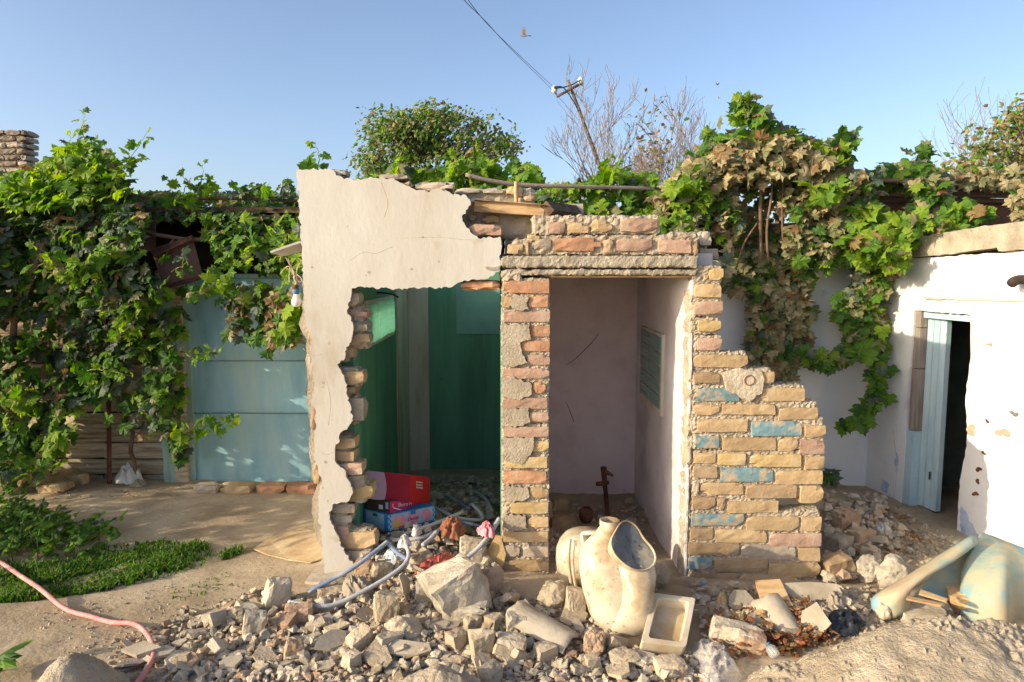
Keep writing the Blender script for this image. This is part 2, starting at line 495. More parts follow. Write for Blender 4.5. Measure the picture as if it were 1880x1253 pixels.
def glassmat():
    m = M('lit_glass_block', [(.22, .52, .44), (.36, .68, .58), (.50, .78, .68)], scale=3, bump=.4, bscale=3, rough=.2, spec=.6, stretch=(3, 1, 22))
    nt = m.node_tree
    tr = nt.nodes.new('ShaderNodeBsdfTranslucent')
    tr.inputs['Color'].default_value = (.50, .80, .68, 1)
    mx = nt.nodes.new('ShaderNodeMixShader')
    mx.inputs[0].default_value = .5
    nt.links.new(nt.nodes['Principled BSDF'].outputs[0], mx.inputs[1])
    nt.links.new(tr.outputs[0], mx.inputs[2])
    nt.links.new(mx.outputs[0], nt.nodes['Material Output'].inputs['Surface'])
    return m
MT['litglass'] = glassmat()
MT['film'] = bagmat()

# ------------------------------------------------------------------ ground
def bump2d(x, y, cx, cy, rx, ry):
    return math.exp(-((x - cx) / rx) ** 2 - ((y - cy) / ry) ** 2)

def H(x, y):
    h = 0.016 * noise.noise((x * 1.3, y * 1.3, 3.1)) + 0.007 * noise.noise((x * 5, y * 5, 9.0))
    if y < 9 and abs(x) < 9:
        h += .075 * bump2d(x, y, 0.15, 3.2, 1.15, .42)
        h += .13 * bump2d(x, y, -.45, 4.2, .5, 1.0)
        h += .10 * bump2d(x, y, -.62, 3.75, .22, .25)
        h += .05 * bump2d(x, y, 1.35, 3.0, .55, .35)
        h += .17 * bump2d(x, y, 1.75, 4.75, .45, .45)
        h += .035 * bump2d(x, y, -3.2, 4.9, 1.0, .35)
    return h

def axis(fine0, fine1, step, lo, hi):
    a = list(np.arange(fine0, fine1 + 1e-6, step))
    out_hi, out_lo, d, x = [], [], step, fine1
    while x < hi:
        d *= 1.35
        x = min(hi, x + d)
        out_hi.append(x)
    d, x = step, fine0
    while x > lo:
        d *= 1.35
        x = max(lo, x - d)
        out_lo.append(x)
    return out_lo[::-1] + a + out_hi

def build_ground():
    xs = axis(-4.6, 3.6, .045, -900, 900)
    ys = axis(1.2, 6.0, .045, -60, 1500)
    vs, fs = [], []
    for y in ys:
        for x in xs:
            near = (-5 < x < 4 and 1 < y < 6.5)
            z = H(x, y) if abs(x) < 14 and -6 < y < 20 else 0.0
            if near:
                z += .008 * noise.noise((x * 14, y * 14, 1)) + .004 * noise.noise((x * 33, y * 33, 5))
            vs.append((x, y, z))
    nx = len(xs)
    for j in range(len(ys) - 1):
        for i in range(nx - 1):
            a = j * nx + i
            fs.append((a, a + 1, a + 1 + nx, a + nx))
    return tag(mk('ground', vs, fs, MT['ground'], smooth=True), 'dusty tan packed dirt ground of the yard', None, kind='structure')
build_ground()

def on_ground(u, v):
    """point where the pixel's ray meets the uneven ground"""
    z = 0.0
    for _ in range(6):
        p = G(u, v, z)
        z = H(p.x, p.y)
    return G(u, v, z)

# ------------------------------------------------------------------ ruined outhouse
Y0 = 3.40
BACK_L, BACK_R = 5.40, 4.86
XL_IN, XD0, XD1, XR_IN, XR_OUT = -0.80, -0.055, 0.185, 0.862, 0.995
oh = root('ruined_outhouse', (0, 4.1, 0), 'ruined cream plastered brick outhouse with two open cells and broken front', 'building')

def rough_outline(pts, step=.02, amp=.004, seed=1):
    rg = random.Random(seed)
    out = []
    n = len(pts)
    for i in range(n):
        a, b = Vector(pts[i]), Vector(pts[(i + 1) % n])
        k = max(1, int((b - a).length / step))
        d = (b - a)
        nn = Vector((-d.y, d.x)).normalized() if d.length > 0 else Vector((0, 0))
        for j in range(k):
            t = j / k
            p = a + d * t
            if k > 1 or True:
                p = p + nn * rg.uniform(-amp, amp) + nn * amp * 1.5 * noise.noise((p.x * 25, p.y * 25, seed))
            out.append(p)
    return out

def slab_xz(pts, y0, y1):
    """polygon in x,z (list of 2D points) pulled from depth y0 (front) to y1"""
    tri = geometry.tessellate_polygon([[Vector((p[0], p[1], 0)) for p in pts]])
    n = len(pts)
    vs = [(p[0], y0, p[1]) for p in pts] + [(p[0], y1, p[1]) for p in pts]
    fs, mi = [], []
    area = sum(pts[i][0] * pts[(i + 1) % n][1] - pts[(i + 1) % n][0] * pts[i][1] for i in range(n))
    ccw = area > 0
    for a, b, c in tri:
        va, vb, vc = [Vector((pts[i][0], pts[i][1])) for i in (a, b, c)]
        cr = (vb - va).cross(vc - va) if False else (vb.x - va.x) * (vc.y - va.y) - (vb.y - va.y) * (vc.x - va.x)
        if cr < 0:
            b, c = c, b
        fs.append((a, b, c)); mi.append(0)
        fs.append((a + n, c + n, b + n)); mi.append(1)
    for i in range(n):
        j = (i + 1) % n
        f = (i, i + n, j + n, j) if ccw else (i, j, j + n, i + n)
        fs.append(f); mi.append(1)
    return vs, fs, mi

FRONT = [(545, 312), (580, 311), (610, 310), (617, 323), (637, 328), (661, 330), (681, 328), (718, 327), (734, 335), (754, 345), (765, 350),
         (788, 351), (805, 349), (822, 352), (832, 357), (855, 359), (863, 367), (862, 381), (847, 397), (850, 411), (865, 424), (879, 436),
         (919, 435), (919, 498), (892, 511), (845, 518), (828, 528), (771, 530), (751, 530), (721, 531), (661, 526), (647, 530), (644, 548),
         (636, 572), (649, 602), (647, 625), (632, 645), (631, 662), (620, 669), (627, 682), (635, 707), (640, 740), (650, 774), (627, 797),
         (615, 821), (615, 844), (634, 868), (649, 905), (640, 921), (610, 926), (604, 945), (614, 975), (640, 1025), (649, 1035), (640, 1062),
         (597, 1070), (593, 1020), (590, 982), (584, 940), (585, 915), (590, 890), (583, 864), (577, 835), (580, 764), (573, 740), (577, 713),
         (571, 660), (572, 625), (560, 595), (556, 500), (550, 400)]
fr2 = [(lambda p: (p.x, p.z))(P(u, v, Y0)) for u, v in FRONT]
fr2r = rough_outline([Vector(p) for p in fr2], .011, .0052, 3)
vs, fs, mi = slab_xz(fr2r, Y0, Y0 + .022)
pl = mk('plaster_front', vs, fs, mats=[MT['plaster'], MT['plaster_edge']], mi=mi)
adopt(pl, oh)
tag(pl, 'cream limewashed plaster with ragged broken edges')
for pts in ([(735, 437), (770, 436), (812, 437), (850, 439), (878, 441)], [(640, 480), (668, 462), (690, 466), (720, 452)], [(556, 640), (575, 652), (590, 650)], [(600, 700), (607, 740), (603, 780)], [(700, 335), (712, 372), (706, 400)], [(588, 830), (600, 835), (612, 832)]):
    tube('plaster_crack', [P(u, v, Y0 + .0004) + Vector((0, 0, R.uniform(-.004, .004))) for u, v in pts], .0011, MT['mortar'], oh, n=4, sub=4)
for k_ in range(16):
    u_, v_ = R.choice([(R.uniform(560, 840), R.uniform(345, 515)), (R.uniform(575, 610), R.uniform(560, 1000))])
    rr_ = R.uniform(.0025, .008)
    c_ = P(u_, v_, Y0)
    q_ = [(c_.x + rr_ * R.uniform(.6, 1.3) * math.cos(t_ * .7), c_.z + rr_ * R.uniform(.6, 1.3) * math.sin(t_ * .7)) for t_ in range(9)]
    vs, fs, mi = slab_xz([Vector(p_) for p_ in q_], Y0 - .0008, Y0 + .004)
    adopt(mk('chip_mark', vs, fs, MT['plaster_edge']), oh)
# brick-and-mortar core behind the plaster
def inset(pts, d):
    n = len(pts)
    out = []
    area = sum(pts[i][0] * pts[(i + 1) % n][1] - pts[(i + 1) % n][0] * pts[i][1] for i in range(n))
    s = 1 if area > 0 else -1
    for i in range(n):
        a, b, c = Vector(pts[i - 1]), Vector(pts[i]), Vector(pts[(i + 1) % n])
        e1, e2 = (b - a).normalized(), (c - b).normalized()
        nn = Vector((-(e1.y + e2.y), e1.x + e2.x))
        if nn.length < 1e-6:
            nn = Vector((-e1.y, e1.x))
        nn.normalize()
        out.append(b + nn * d * s)
    return out
core = [(u - (14 if 590 < v < 1000 and u < 600 else 0), v) for u, v in FRONT]
core2 = inset([(lambda p: (p.x, p.z))(P(u, v, Y0 + .03)) for u, v in core], .012)
vs, fs, mi = slab_xz(rough_outline(core2, .03, .006, 8), Y0 + .0225, Y0 + .135)
fc = mk('wall_core', vs, fs, MT['mortar'])
adopt(fc, oh)

BN = [0]
def brick(u0, u1, v0, v1, mat, Y, parent, depth=.118, proud=0.0, amp=.005, ext=0.0, rnd=.007, tilt=0):
    """one brick whose front shows between these pixels of the plane Y"""
    a, b = P(u0, v1, Y), P(u1, v0, Y)
    l, h = b.x - a.x, b.z - a.z
    BN[0] += 1
    nx = max(3, min(7, int(l / .036)))
    vs, fs = gbox(l + ext, depth, h, nx, 2, 3, .0010, rnd, BN[0], 42, amp)
    o = mk('brick', vs, fs, MT[mat])
    o.location = ((a.x + b.x) / 2 - ext / 2, Y + depth / 2 - proud, (a.z + b.z) / 2)
    o.rotation_euler = (R.uniform(-.012, .012), R.uniform(-.012, .012) + tilt, R.uniform(-.02, .02))
    adopt(o, parent)
    return o

# exposed, broken bricks along the torn edge of the left jamb
for (u0, u1, v0, v1, m) in [(640, 660, 537, 563, 'b_grey'), (640, 673, 566, 588, 'b_pink'), (643, 675, 590, 611, 'b_grey'), (640, 679, 613, 636, 'b_brown'), (628, 650, 638, 660, 'b_brown'),
                            (624, 668, 681, 708, 'b_tan'), (632, 653, 710, 729, 'b_brown'), (636, 668, 731, 774, 'b_grey'), (618, 652, 804, 826, 'b_tan'),
                            (612, 651, 828, 849, 'b_brown'), (622, 666, 851, 873, 'b_pink'), (634, 669, 875, 899, 'b_grey'), (645, 683, 893, 919, 'b_yellow'),
                            (603, 651, 926, 944, 'b_grey'), (608, 645, 946, 964, 'b_grey'), (612, 641, 966, 990, 'b_pink'), (624, 689, 977, 1010, 'b_tan'),
                            (630, 681, 1012, 1052, 'b_grey')]:
    brick(u0, u1, v0, v1, m, Y0 + .03, fc, proud=R.uniform(-.012, .006), amp=.008, ext=.05, rnd=.007, tilt=R.uniform(-.05, .05))
    a_, b_ = P(u0 - 14, v1 + 5, Y0 + .05), P(u1 - R.uniform(5, 11), v0 - 5, Y0 + .05)
    vs, fs = gbox(b_.x - a_.x, .085, b_.z - a_.z, 8, 6, 8, .002, .006, int(v0), 40, .012)
    adopt(mk('joint_mortar', [Vector(v) + Vector(((a_.x + b_.x) / 2, Y0 + .09, (a_.z + b_.z) / 2)) for v in vs], fs, MT['mortar']), fc)
for (u0, u1, v0, v1, m) in [(565, 578, 600, 640, 'b_tan'), (566, 580, 655, 700, 'b_grey'), (570, 582, 745, 790, 'b_pink'), (573, 586, 850, 890, 'b_tan')]:
    brick(u0, u1, v0, v1, m, Y0 + .02, fc, proud=.004, amp=.01)
# bricks on top of the header
for (u0, u1, v0, v1, m) in [(598, 636, 309, 327, 'b_grey'), (695, 749, 318, 332, 'b_grey'), (737, 759, 334, 349, 'b_brown'), (761, 832, 333, 353, 'b_grey'),
                            (857, 922, 411, 435, 'b_pink'), (846, 919, 515, 534, 'b_red')]:
    brick(u0, u1, v0, v1, m, Y0 + .024, fc, proud=.004, amp=.01, rnd=.011)
for (u0, u1, v0, v1, m) in [(834, 882, 344, 359, 'b_grey'), (884, 926, 345, 359, 'b_grey'), (928, 962, 341, 362, 'b_tan'), (958, 984, 356, 370, 'b_tan'),
                            (838, 905, 362, 376, 'b_grey'), (858, 875, 394, 410, 'b_tan'), (882, 918, 394, 412, 'b_tan')]:
    brick(u0, u1, v0, v1, m, Y0 + .16, fc, amp=.011, rnd=.012)
mb = MB()
a, b = P(834, 440, Y0 + .17), P(984, 346, Y0 + .17)
vs, fs = gbox(b.x - a.x, .10, b.z - a.z, 16, 3, 10, .002, .01, 5, 30, .014)
mb.add([Vector(v) + Vector(((a.x + b.x) / 2, Y0 + .235, (a.z + b.z) / 2)) for v in vs], fs)
mb.build('back_mortar', MT['mortar'], oh)

def course_wall(name, rows, Y, depth, label=None, bed=.0, end=.012):
    """rows: (v0, v1, umin, umax, [(u0,u1,mat,dv0,dv1)...]); mortar core row by row with its bricks as children"""
    mb = MB()
    for r, (v0, v1, ua, ub, bl) in enumerate(rows):
        a, b = P(ua, v1 + 5, Y), P(ub, v0 - 5, Y)
        l, h = b.x - a.x - end, b.z - a.z
        vs, fs = gbox(l, depth - .03, h, max(3, int(l / .011)), 5, max(4, int(h / .008)), .0012, .004, 900 + r, 75, .009)
        mb.add([Vector(v) + Vector(((a.x + b.x) / 2, Y + .010 + (depth - .03) / 2 + R.uniform(-.002, .003), (a.z + b.z) / 2)) for v in vs], fs)
    part = mb.build(name, MT['mortar'], oh, smooth=False)
    for (v0, v1, ua, ub, bl) in rows:
        for bk in bl:
            u0, u1, m = bk[:3]
            d0, d1 = (bk[3], bk[4]) if len(bk) > 3 else (0, 0)
            brick(u0, u1, v0 + d0, v1 + d1, m, Y, part, depth=depth - .01, proud=R.uniform(-.002, .005), amp=.0026, rnd=.003)
    if label:
        tag(part, label)
    return part

zx = lambda x: 1220 + x * .5109
zy = lambda y: 480 + y * .5109
STUB = [(25, 70, 100, 213, [(160, 213, 'b_yellow')]), (80, 130, 98, 210, [(107, 207, 'b_tan')]), (142, 192, 100, 214, [(108, 212, 'b_pink')]),
        (212, 254, 100, 206, [(120, 204, 'b_yellow')]), (276, 320, 100, 212, [(116, 208, 'b_pink')]), (336, 382, 98, 304, [(105, 302, 'b_tan')]),
        (397, 438, 98, 396, [(105, 200, 'b_brown'), (345, 396, 'b_tan')]), (455, 503, 98, 508, [(115, 272, 'b_blue'), (345, 507, 'b_tan')]),
        (514, 552, 98, 554, [(105, 200, 'b_tan'), (208, 400, 'b_tan'), (410, 554, 'b_tan', 12, 18)]),
        (567, 614, 98, 581, [(118, 300, 'b_tan'), (310, 494, 'b_blue', 8, 14), (502, 581, 'b_tan', 22, 20)]),
        (628, 672, 98, 579, [(110, 197, 'b_blue'), (207, 402, 'b_tan', 6, 10), (410, 480, 'b_tan', 8, 14), (487, 579, 'b_pink', 14, 22)]),
        (690, 734, 98, 576, [(105, 186, 'b_tan', 0, -6), (191, 292, 'b_yellow'), (306, 492, 'b_yellow', 4, 6), (503, 576, 'b_tan', 10, 14)]),
        (742, 788, 96, 570, [(103, 190, 'b_brown', -6, -8), (200, 392, 'b_blue', 0, 4), (399, 570, 'b_tan', 10, 14)]),
        (796, 840, 94, 572, [(101, 124, 'b_grey'), (129, 286, 'b_tan'), (291, 476, 'b_brown', 6, 12), (486, 572, 'b_tan', 10, 30)]),
        (848, 892, 92, 414, [(99, 184, 'b_brown'), (188, 221, 'b_brown', 2, 4), (226, 412, 'b_tan', 14, 14)]),
        (908, 951, 90, 567, [(97, 286, 'b_blue'), (292, 483, 'b_tan', 10, 18), (491, 567, 'b_tan', 12, 20)]),
        (960, 1003, 88, 566, [(93, 176, 'b_brown'), (182, 369, 'b_tan', 4, 10), (375, 566, 'b_pink', 18, 24)]),
        (1012, 1058, 84, 563, [(85, 271, 'b_brown'), (276, 472, 'b_grey', 6, 14), (479, 563, 'b_tan', 18, 22)]),
        (1064, 1108, 80, 562, [(83, 172, 'b_blue'), (178, 371, 'b_brown', 4, 10), (373, 562, 'b_tan', 20, 28)]),
        (1120, 1166, 80, 560, [(83, 264, 'b_brown'), (268, 480, 'b_brown', 6, 8)]), (1174, 1215, 80, 556, [(83, 200, 'b_grey'), (206, 400, 'b_brown')])]
stub = course_wall('stub_wall', [(zy(a), zy(b), zx(c), zx(d), [(zx(k[0]), zx(k[1]), k[2], *[q * .51 for q in k[3:]]) for k in bl]) for a, b, c, d, bl in STUB], Y0, .13,
                   'stepped tan brick stub with faded blue paint on some bricks')
# plaster lump with round socket
def wpt(x, y): return zx(x), zy(y)
lump = [wpt(*q) for q in [(205, 400), (270, 385), (340, 388), (358, 430), (345, 470), (300, 505), (262, 480), (225, 462)]]
vs, fs, mi = slab_xz(rough_outline([(lambda p: Vector((p.x, p.z)))(P(u, v, Y0)) for u, v in lump], .012, .005, 4), Y0 - .012, Y0 + .03)
o = mk('plaster_lump', vs, fs, MT['r_pale']); adopt(o, stub)
c = P(*wpt(303, 427), Y0 - .013)
vs, fs = [], []
for i in range(20):
    an = 2 * math.pi * i / 20
    for (r_, dy) in ((.028, 0), (.024, -.006), (.020, 0), (.019, .006)):
        vs.append((c.x + r_ * math.cos(an), c.y + dy, c.z + r_ * math.sin(an)))
for i in range(20):
    for k in range(3):
        a_, b_ = i * 4 + k, ((i + 1) % 20) * 4 + k
        fs.append((a_, b_, b_ + 1, a_ + 1))
fs.append(tuple(i * 4 + 3 for i in range(20)))
o = mk('round_socket', vs, fs, MT['r_pink'], smooth=False); adopt(o, stub)
# smeared mortar columns on the stub's inner edge
for k in range(9):
    a = Vector((.874 + R.uniform(-.004, .004), Y0 + .012, .06 + k * .165))
    vs, fs = gbox(.034, .115, .20, 5, 6, 16, .003, .010, 300 + k, 30, .014)
    o = mk('mortar_smear', [Vector(v) + a + Vector((0, .062, 0)) for v in vs], fs, MT['mortar']); adopt(o, stub)

z6x = lambda x: 840 + x * .3432
z6y = lambda y: 330 + y * .3432
z5x = lambda x: 560 + x * .3352
z5y = lambda y: 680 + y * .3352
PIL = []
for (a, b, bl) in [(540, 610, [(245, 492, 'b_red')]), (625, 686, [(236, 292, 'b_tan'), (378, 486, 'b_red')]), (705, 766, [(245, 496, 'b_pink')]),
                   (782, 845, [(384, 494, 'b_red')]), (862, 921, [(340, 496, 'b_red')]), (936, 992, [(372, 496, 'b_pink')]), (1010, 1068, [(238, 490, 'b_pink')])]:
    PIL.append((z6y(a), z6y(b), 920, 1010, [(z6x(k[0]), z6x(k[1]), k[2]) for k in bl]))
for (a, b, bl) in [(65, 126, [(1245, 1320, 'b_red')]), (148, 210, [(1080, 1330, 'b_pink')]), (230, 282, [(1230, 1336, 'b_pink')]), (308, 366, [(1085, 1336, 'b_pink')]),
                   (388, 446, [(1245, 1336, 'b_yellow')]), (474, 538, [(1092, 1326, 'b_yellow')]), (550, 622, [(1084, 1322, 'b_red')]), (640, 698, [(1228, 1334, 'b_tan')]),
                   (722, 786, [(1125, 1332, 'b_yellow')]), (804, 862, [(1216, 1332, 'b_tan')]), (884, 942, [(1084, 1332, 'b_tan')]), (962, 1022, [(1084, 1180, 'b_grey'), (1190, 1332, 'b_grey')]),
                   (1040, 1100, [(1084, 1332, 'b_tan')]), (1116, 1175, [(1084, 1330, 'b_grey')]), (1190, 1245, [(1080, 1200, 'b_grey'), (1206, 1325, 'b_tan')])]:
    PIL.append((z5y(a), z5y(b), 921, 1009, [(z5x(k[0]), z5x(k[1]), k[2]) for k in bl]))
pillar = course_wall('brick_pillar', PIL, Y0, .24, 'brick pillar between the cells with smeared mortar', end=.004)
# smeared cement patches over the pillar's bricks
for (pts, sd_) in [([(290, 612), (376, 628), (380, 690), (330, 702), (286, 684)], 1), ([(238, 770), (384, 775), (390, 850), (336, 870), (352, 935), (378, 985), (300, 1000), (238, 985)], 2),
                   ([(238, 1068), (300, 1050), (390, 1090), (396, 1150), (330, 1175), (240, 1165)], 3)]:
    q = [(lambda p: Vector((p.x, p.z)))(P(z6x(x), z6y(y), Y0)) for x, y in pts]
    vs, fs, mi = slab_xz(rough_outline(q, .012, .005, sd_), Y0 - .009, Y0 + .02)
    o = mk('cement_patch', vs, fs, MT['mortar']); adopt(o, pillar)
for (pts, sd_) in [([(1084, 210), (1220, 205), (1235, 285), (1150, 310), (1084, 290)], 5), ([(1084, 370), (1245, 365), (1250, 440), (1180, 515), (1084, 490)], 6),
                   ([(1086, 630), (1222, 640), (1228, 700), (1140, 720), (1086, 700)], 7), ([(1088, 790), (1205, 795), (1215, 870), (1120, 880), (1088, 860)], 8)]:
    q = [(lambda p: Vector((p.x, p.z)))(P(z5x(x), z5y(y), Y0)) for x, y in pts]
    vs, fs, mi = slab_xz(rough_outline(q, .012, .005, sd_), Y0 - .009, Y0 + .02)
    o = mk('cement_patch', vs, fs, MT['mortar']); adopt(o, pillar)

# concrete lintel and the two brick courses on it
def beam(name, u0, u1, v0, v1, Y, depth, mat, parent, seed, amp=.012, jit=.002, res=.014, slope=0):
    a, b = P(u0, v1, Y), P(u1, v0, Y)
    l, h = b.x - a.x, b.z - a.z
    vs, fs = gbox(l, depth, h, max(3, int(l / res)), 6, max(3, int(h / res)), jit, .008, seed, 30, amp)
    o = mk(name, [Vector(v) + Vector(((a.x + b.x) / 2, Y + depth / 2, (a.z + b.z) / 2 + v[0] * slope)) for v in vs], fs, MT[mat])
    adopt(o, parent)
    return o
lint = beam('concrete_lintel', 918, 1284, 469, 493, Y0 - .012, .25, 'concrete', oh, 41, amp=.004, jit=.0013, res=.012)
beam('lower_lip', 948, 1281, 494, 507, Y0 - .004, .23, 'concrete', lint, 42, amp=.008, jit=.0012, res=.010)
beam('bearing_end', 919, 960, 492, 515, Y0 + .0, .2, 'cement', lint, 43, amp=.02)
beam('wood_strip', 1008, 1284, 506, 510, Y0 + .02, .09, 'wood', lint, 44, amp=.001, jit=.0004)
mb = MB()
for (u0, u1, v0, v1, s_) in [(978, 1215, 396, 432, 1), (970, 1285, 430, 470, 2), (1226, 1283, 426, 442, 3), (940, 985, 440, 470, 4), (1040, 1130, 395, 412, 6)]:
    a, b = P(u0, v1, Y0), P(u1, v0, Y0)
    l, h = b.x - a.x, b.z - a.z
    vs, fs = gbox(l, .2, h, max(3, int(l / .012)), 8, max(4, int(h / .010)), .0012, .010, 700 + s_, 45, .013)
    mb.add([Vector(v) + Vector(((a.x + b.x) / 2, Y0 + .112, (a.z + b.z) / 2)) for v in vs], fs)
hd = mb.build('upper_courses', MT['mortar'], oh)
for (x0, x1, y0, y1, m) in [(485, 578, 222, 296, 'b_pink'), (582, 705, 225, 290, 'b_tan'), (712, 832, 215, 285, 'b_tan'), (868, 1076, 205, 282, 'b_pink'),
                            (408, 506, 314, 376, 'b_grey'), (515, 772, 310, 386, 'b_red'), (778, 836, 314, 396, 'b_brown'), (848, 1048, 312, 384, 'b_pink'),
                            (1070, 1252, 320, 396, 'b_pink'), (1256, 1293, 324, 408, 'b_brown'), (372, 440, 290, 330, 'b_tan'), (360, 388, 328, 406, 'b_brown'), (262, 352, 342, 398, 'b_tan')]:
    brick(z6x(x0), z6x(x1), z6y(y0), z6y(y1), m, Y0, hd, depth=.12, proud=.003, amp=.006)
# the cell's side wall crest, in shade behind the lintel's right end
for (u0, u1, v0, v1) in [(1284, 1308, 424, 452), (1284, 1322, 455, 478), (1290, 1325, 478, 492)]:
    brick(u0, u1, v0, v1, 'b_grey', Y0 + .14, hd, amp=.014)
for k in range(9):
    y_ = Y0 + .30 + k * .15
    z_ = 1.60 + .03 * ((k * 7) % 3)
    vs, fs = gbox(.125, .14, .2, 3, 3, 3, .003, .012, 500 + k, 20, .012)
    o = mk('brick', vs, fs, MT['b_grey']); o.location = ((XR_IN + XR_OUT) / 2, y_, z_); adopt(o, hd)

# inner walls
def grid_wall(name, o_, eu, ev, nu, nv, mat, parent, amp=.006, thick=None, seed=0, freq=4):
    """thick wall: front grid with slight waves, plus back and edges"""
    o_, eu, ev = Vector(o_), Vector(eu), Vector(ev)
    nn = eu.cross(ev).normalized()
    vs, fs = [], []
    for j in range(nv + 1):
        for i in range(nu + 1):
            p = o_ + eu * (i / nu) + ev * (j / nv)
            edge = i in (0, nu) or j in (0, nv)
            vs.append(p + nn * (0 if edge else amp * noise.noise(p * freq + Vector((seed, 0, 0)))))
    for j in range(nv):
        for i in range(nu):
            a = j * (nu + 1) + i
            fs.append((a, a + 1, a + nu + 2, a + nu + 1))
    if thick:
        b = len(vs)
        for (i, j) in ((0, 0), (1, 0), (1, 1), (0, 1)):
            vs.append(o_ + eu * i + ev * j - nn * thick)
        fs.append((b, b + 3, b + 2, b + 1))
        bot = [i for i in range(nu + 1)]
        top = [nv * (nu + 1) + i for i in range(nu + 1)]
        lef = [j * (nu + 1) for j in range(nv + 1)]
        rig = [j * (nu + 1) + nu for j in range(nv + 1)]
        fs += [tuple(bot[::-1] + [b, b + 1]), tuple(top + [b + 2, b + 3]), tuple(lef + [b + 3, b]), tuple(rig[::-1] + [b + 1, b + 2])]
    o = mk(name, vs, fs, MT[mat], smooth=False)
    if parent:
        adopt(o, parent)
    return o
ZT = 1.66
ya, yb = 3.86, 4.70
za, zb = 1.17, 1.39
gl = grid_wall('green_side_wall', (XL_IN, Y0 + .136, -.1), (0, BACK_L - Y0 - .136, 0), (0, 0, za + .1), 24, 20, 'green', oh, thick=.13, seed=2)
for (y0_, y1_, z0_, z1_) in ((Y0 + .136, BACK_L, zb, ZT), (Y0 + .136, ya, za, zb), (yb, BACK_L, za, zb)):
    grid_wall('upper_wall_piece', (XL_IN, y0_, z0_), (0, y1_ - y0_, 0), (0, 0, z1_ - z0_), 10, 4, 'green', oh, thick=.13, seed=2)
bl_ = grid_wall('green_back_wall', (XL_IN - .13, BACK_L + .002, -.1), (XD1 - XL_IN + .1, 0, 0), (0, 0, ZT + .1), 20, 20, 'green', oh, thick=.13, seed=3)
# pale corner strip on both walls
a = P(729, 700, 5.0)
o = grid_wall('pale_corner_side', (XL_IN + .006, 4.86, -.05), (0, BACK_L - 4.866, 0), (0, 0, ZT + .05), 6, 16, 'offwhite', oh, thick=.008, seed=5)
x1 = P(788, 700, BACK_L - .008).x
o = grid_wall('pale_corner_back', (XL_IN + .008, BACK_L - .006, -.05), (x1 - XL_IN - .01, 0, 0), (0, 0, ZT + .05), 6, 16, 'offwhite', oh, thick=.01, seed=6)
a, b = P(838, 614, BACK_L - .006), P(925, 520, BACK_L - .006)
o = grid_wall('pale_patch', (a.x, a.y, a.z), (b.x - a.x, 0, 0), (0, 0, b.z - a.z), 4, 4, 'paleteal', oh, thick=.008, seed=7)
dv = grid_wall('divider_right_face', (XD1, Y0 + .236, -.1), (0, BACK_L - Y0 - .236, 0), (0, 0, ZT + .1), 16, 16, 'lavender', oh, thick=XD1 - XD0, seed=8)
grid_wall('divider_left_face', (XD0 - .006, BACK_L - .01, -.1), (0, -(BACK_L - Y0 - .25), 0), (0, 0, ZT + .1), 12, 12, 'green', oh, thick=.005, seed=12)
for (y0_, y1_, z0_, z1_) in ((Y0 + .136, BACK_L + .1, -.1, za), (Y0 + .136, BACK_L + .1, zb, ZT), (Y0 + .136, ya, za, zb), (yb, BACK_L + .1, za, zb)):
    grid_wall('outer_plaster', (XL_IN - .142, y1_, z0_), (0, y0_ - y1_, 0), (0, 0, z1_ - z0_), 10, 4, 'plaster', oh, thick=.011, seed=2)
lb = grid_wall('lilac_back_wall', (XD1 + .002, BACK_R, -.1), (XR_IN - XD1 + .1, 0, 0), (0, 0, ZT + .1), 16, 24, 'lavender', oh, thick=.12, seed=9)
rw = grid_wall('pale_side_wall', (XR_IN, BACK_R - .004, -.1), (0, -(BACK_R - Y0 - .14), 0), (0, 0, ZT + .1), 24, 24, 'pale_inner', oh, amp=.008, thick=XR_OUT - XR_IN, seed=10)
q_ = rough_outline([Vector((Y0 + .012, .02)), Vector((Y0 + .139, -.05)), Vector((Y0 + .139, ZT - .12)), Vector((Y0 + .02, ZT - .13)), Vector((Y0 + .008, 1.1)), Vector((Y0 + .03, .72)), Vector((Y0 + .004, .55))], .03, .006, 21)
vs, fs, mi = slab_xz(q_, 0, 1)
o = mk('plaster_skin', [(lerp(XR_IN, XR_IN + .0105, d_), y_, z_) for y_, d_, z_ in vs], fs, MT['pale_inner']); adopt(o, oh)
# cracks in the lilac wall, cut as thin dark grooves
for pts in ([(1107, 594), (1099, 612), (1090, 625), (1080, 636), (1068, 648), (1055, 660), (1040, 670), (1026, 676), (1023, 670)], [(1030, 728), (1040, 740), (1048, 760), (1054, 775)]):
    tube('wall_crack', [P(u, v, BACK_R - .001) for u, v in pts], .0022, MT['dark'], oh, n=5, sub=3)
mb = MB()
mb.box((XD0 + .02, Y0 + .20, ZT + .002), (XR_OUT - .02, BACK_R + .1, ZT + .10))
mb.build('roof_slab', MT['cement'], oh)
vs, fs = gbox(XD0 - XL_IN + .09, .70, .10, 14, 12, 2, .004, .01, 77, 12, .03)
o = mk('broken_roof_slab', [Vector(v) + Vector(((XD0 + XL_IN) / 2 - .04, Y0 + .56, ZT + .053)) for v in vs], fs, MT['cement']); adopt(o, oh)  # unseen slab, kept short so daylight brightens the left cell's rear
mb = MB()
mb.box((XL_IN - .13, BACK_R + .13, -.05), (-2.2 + 1.3, BACK_L, .3))
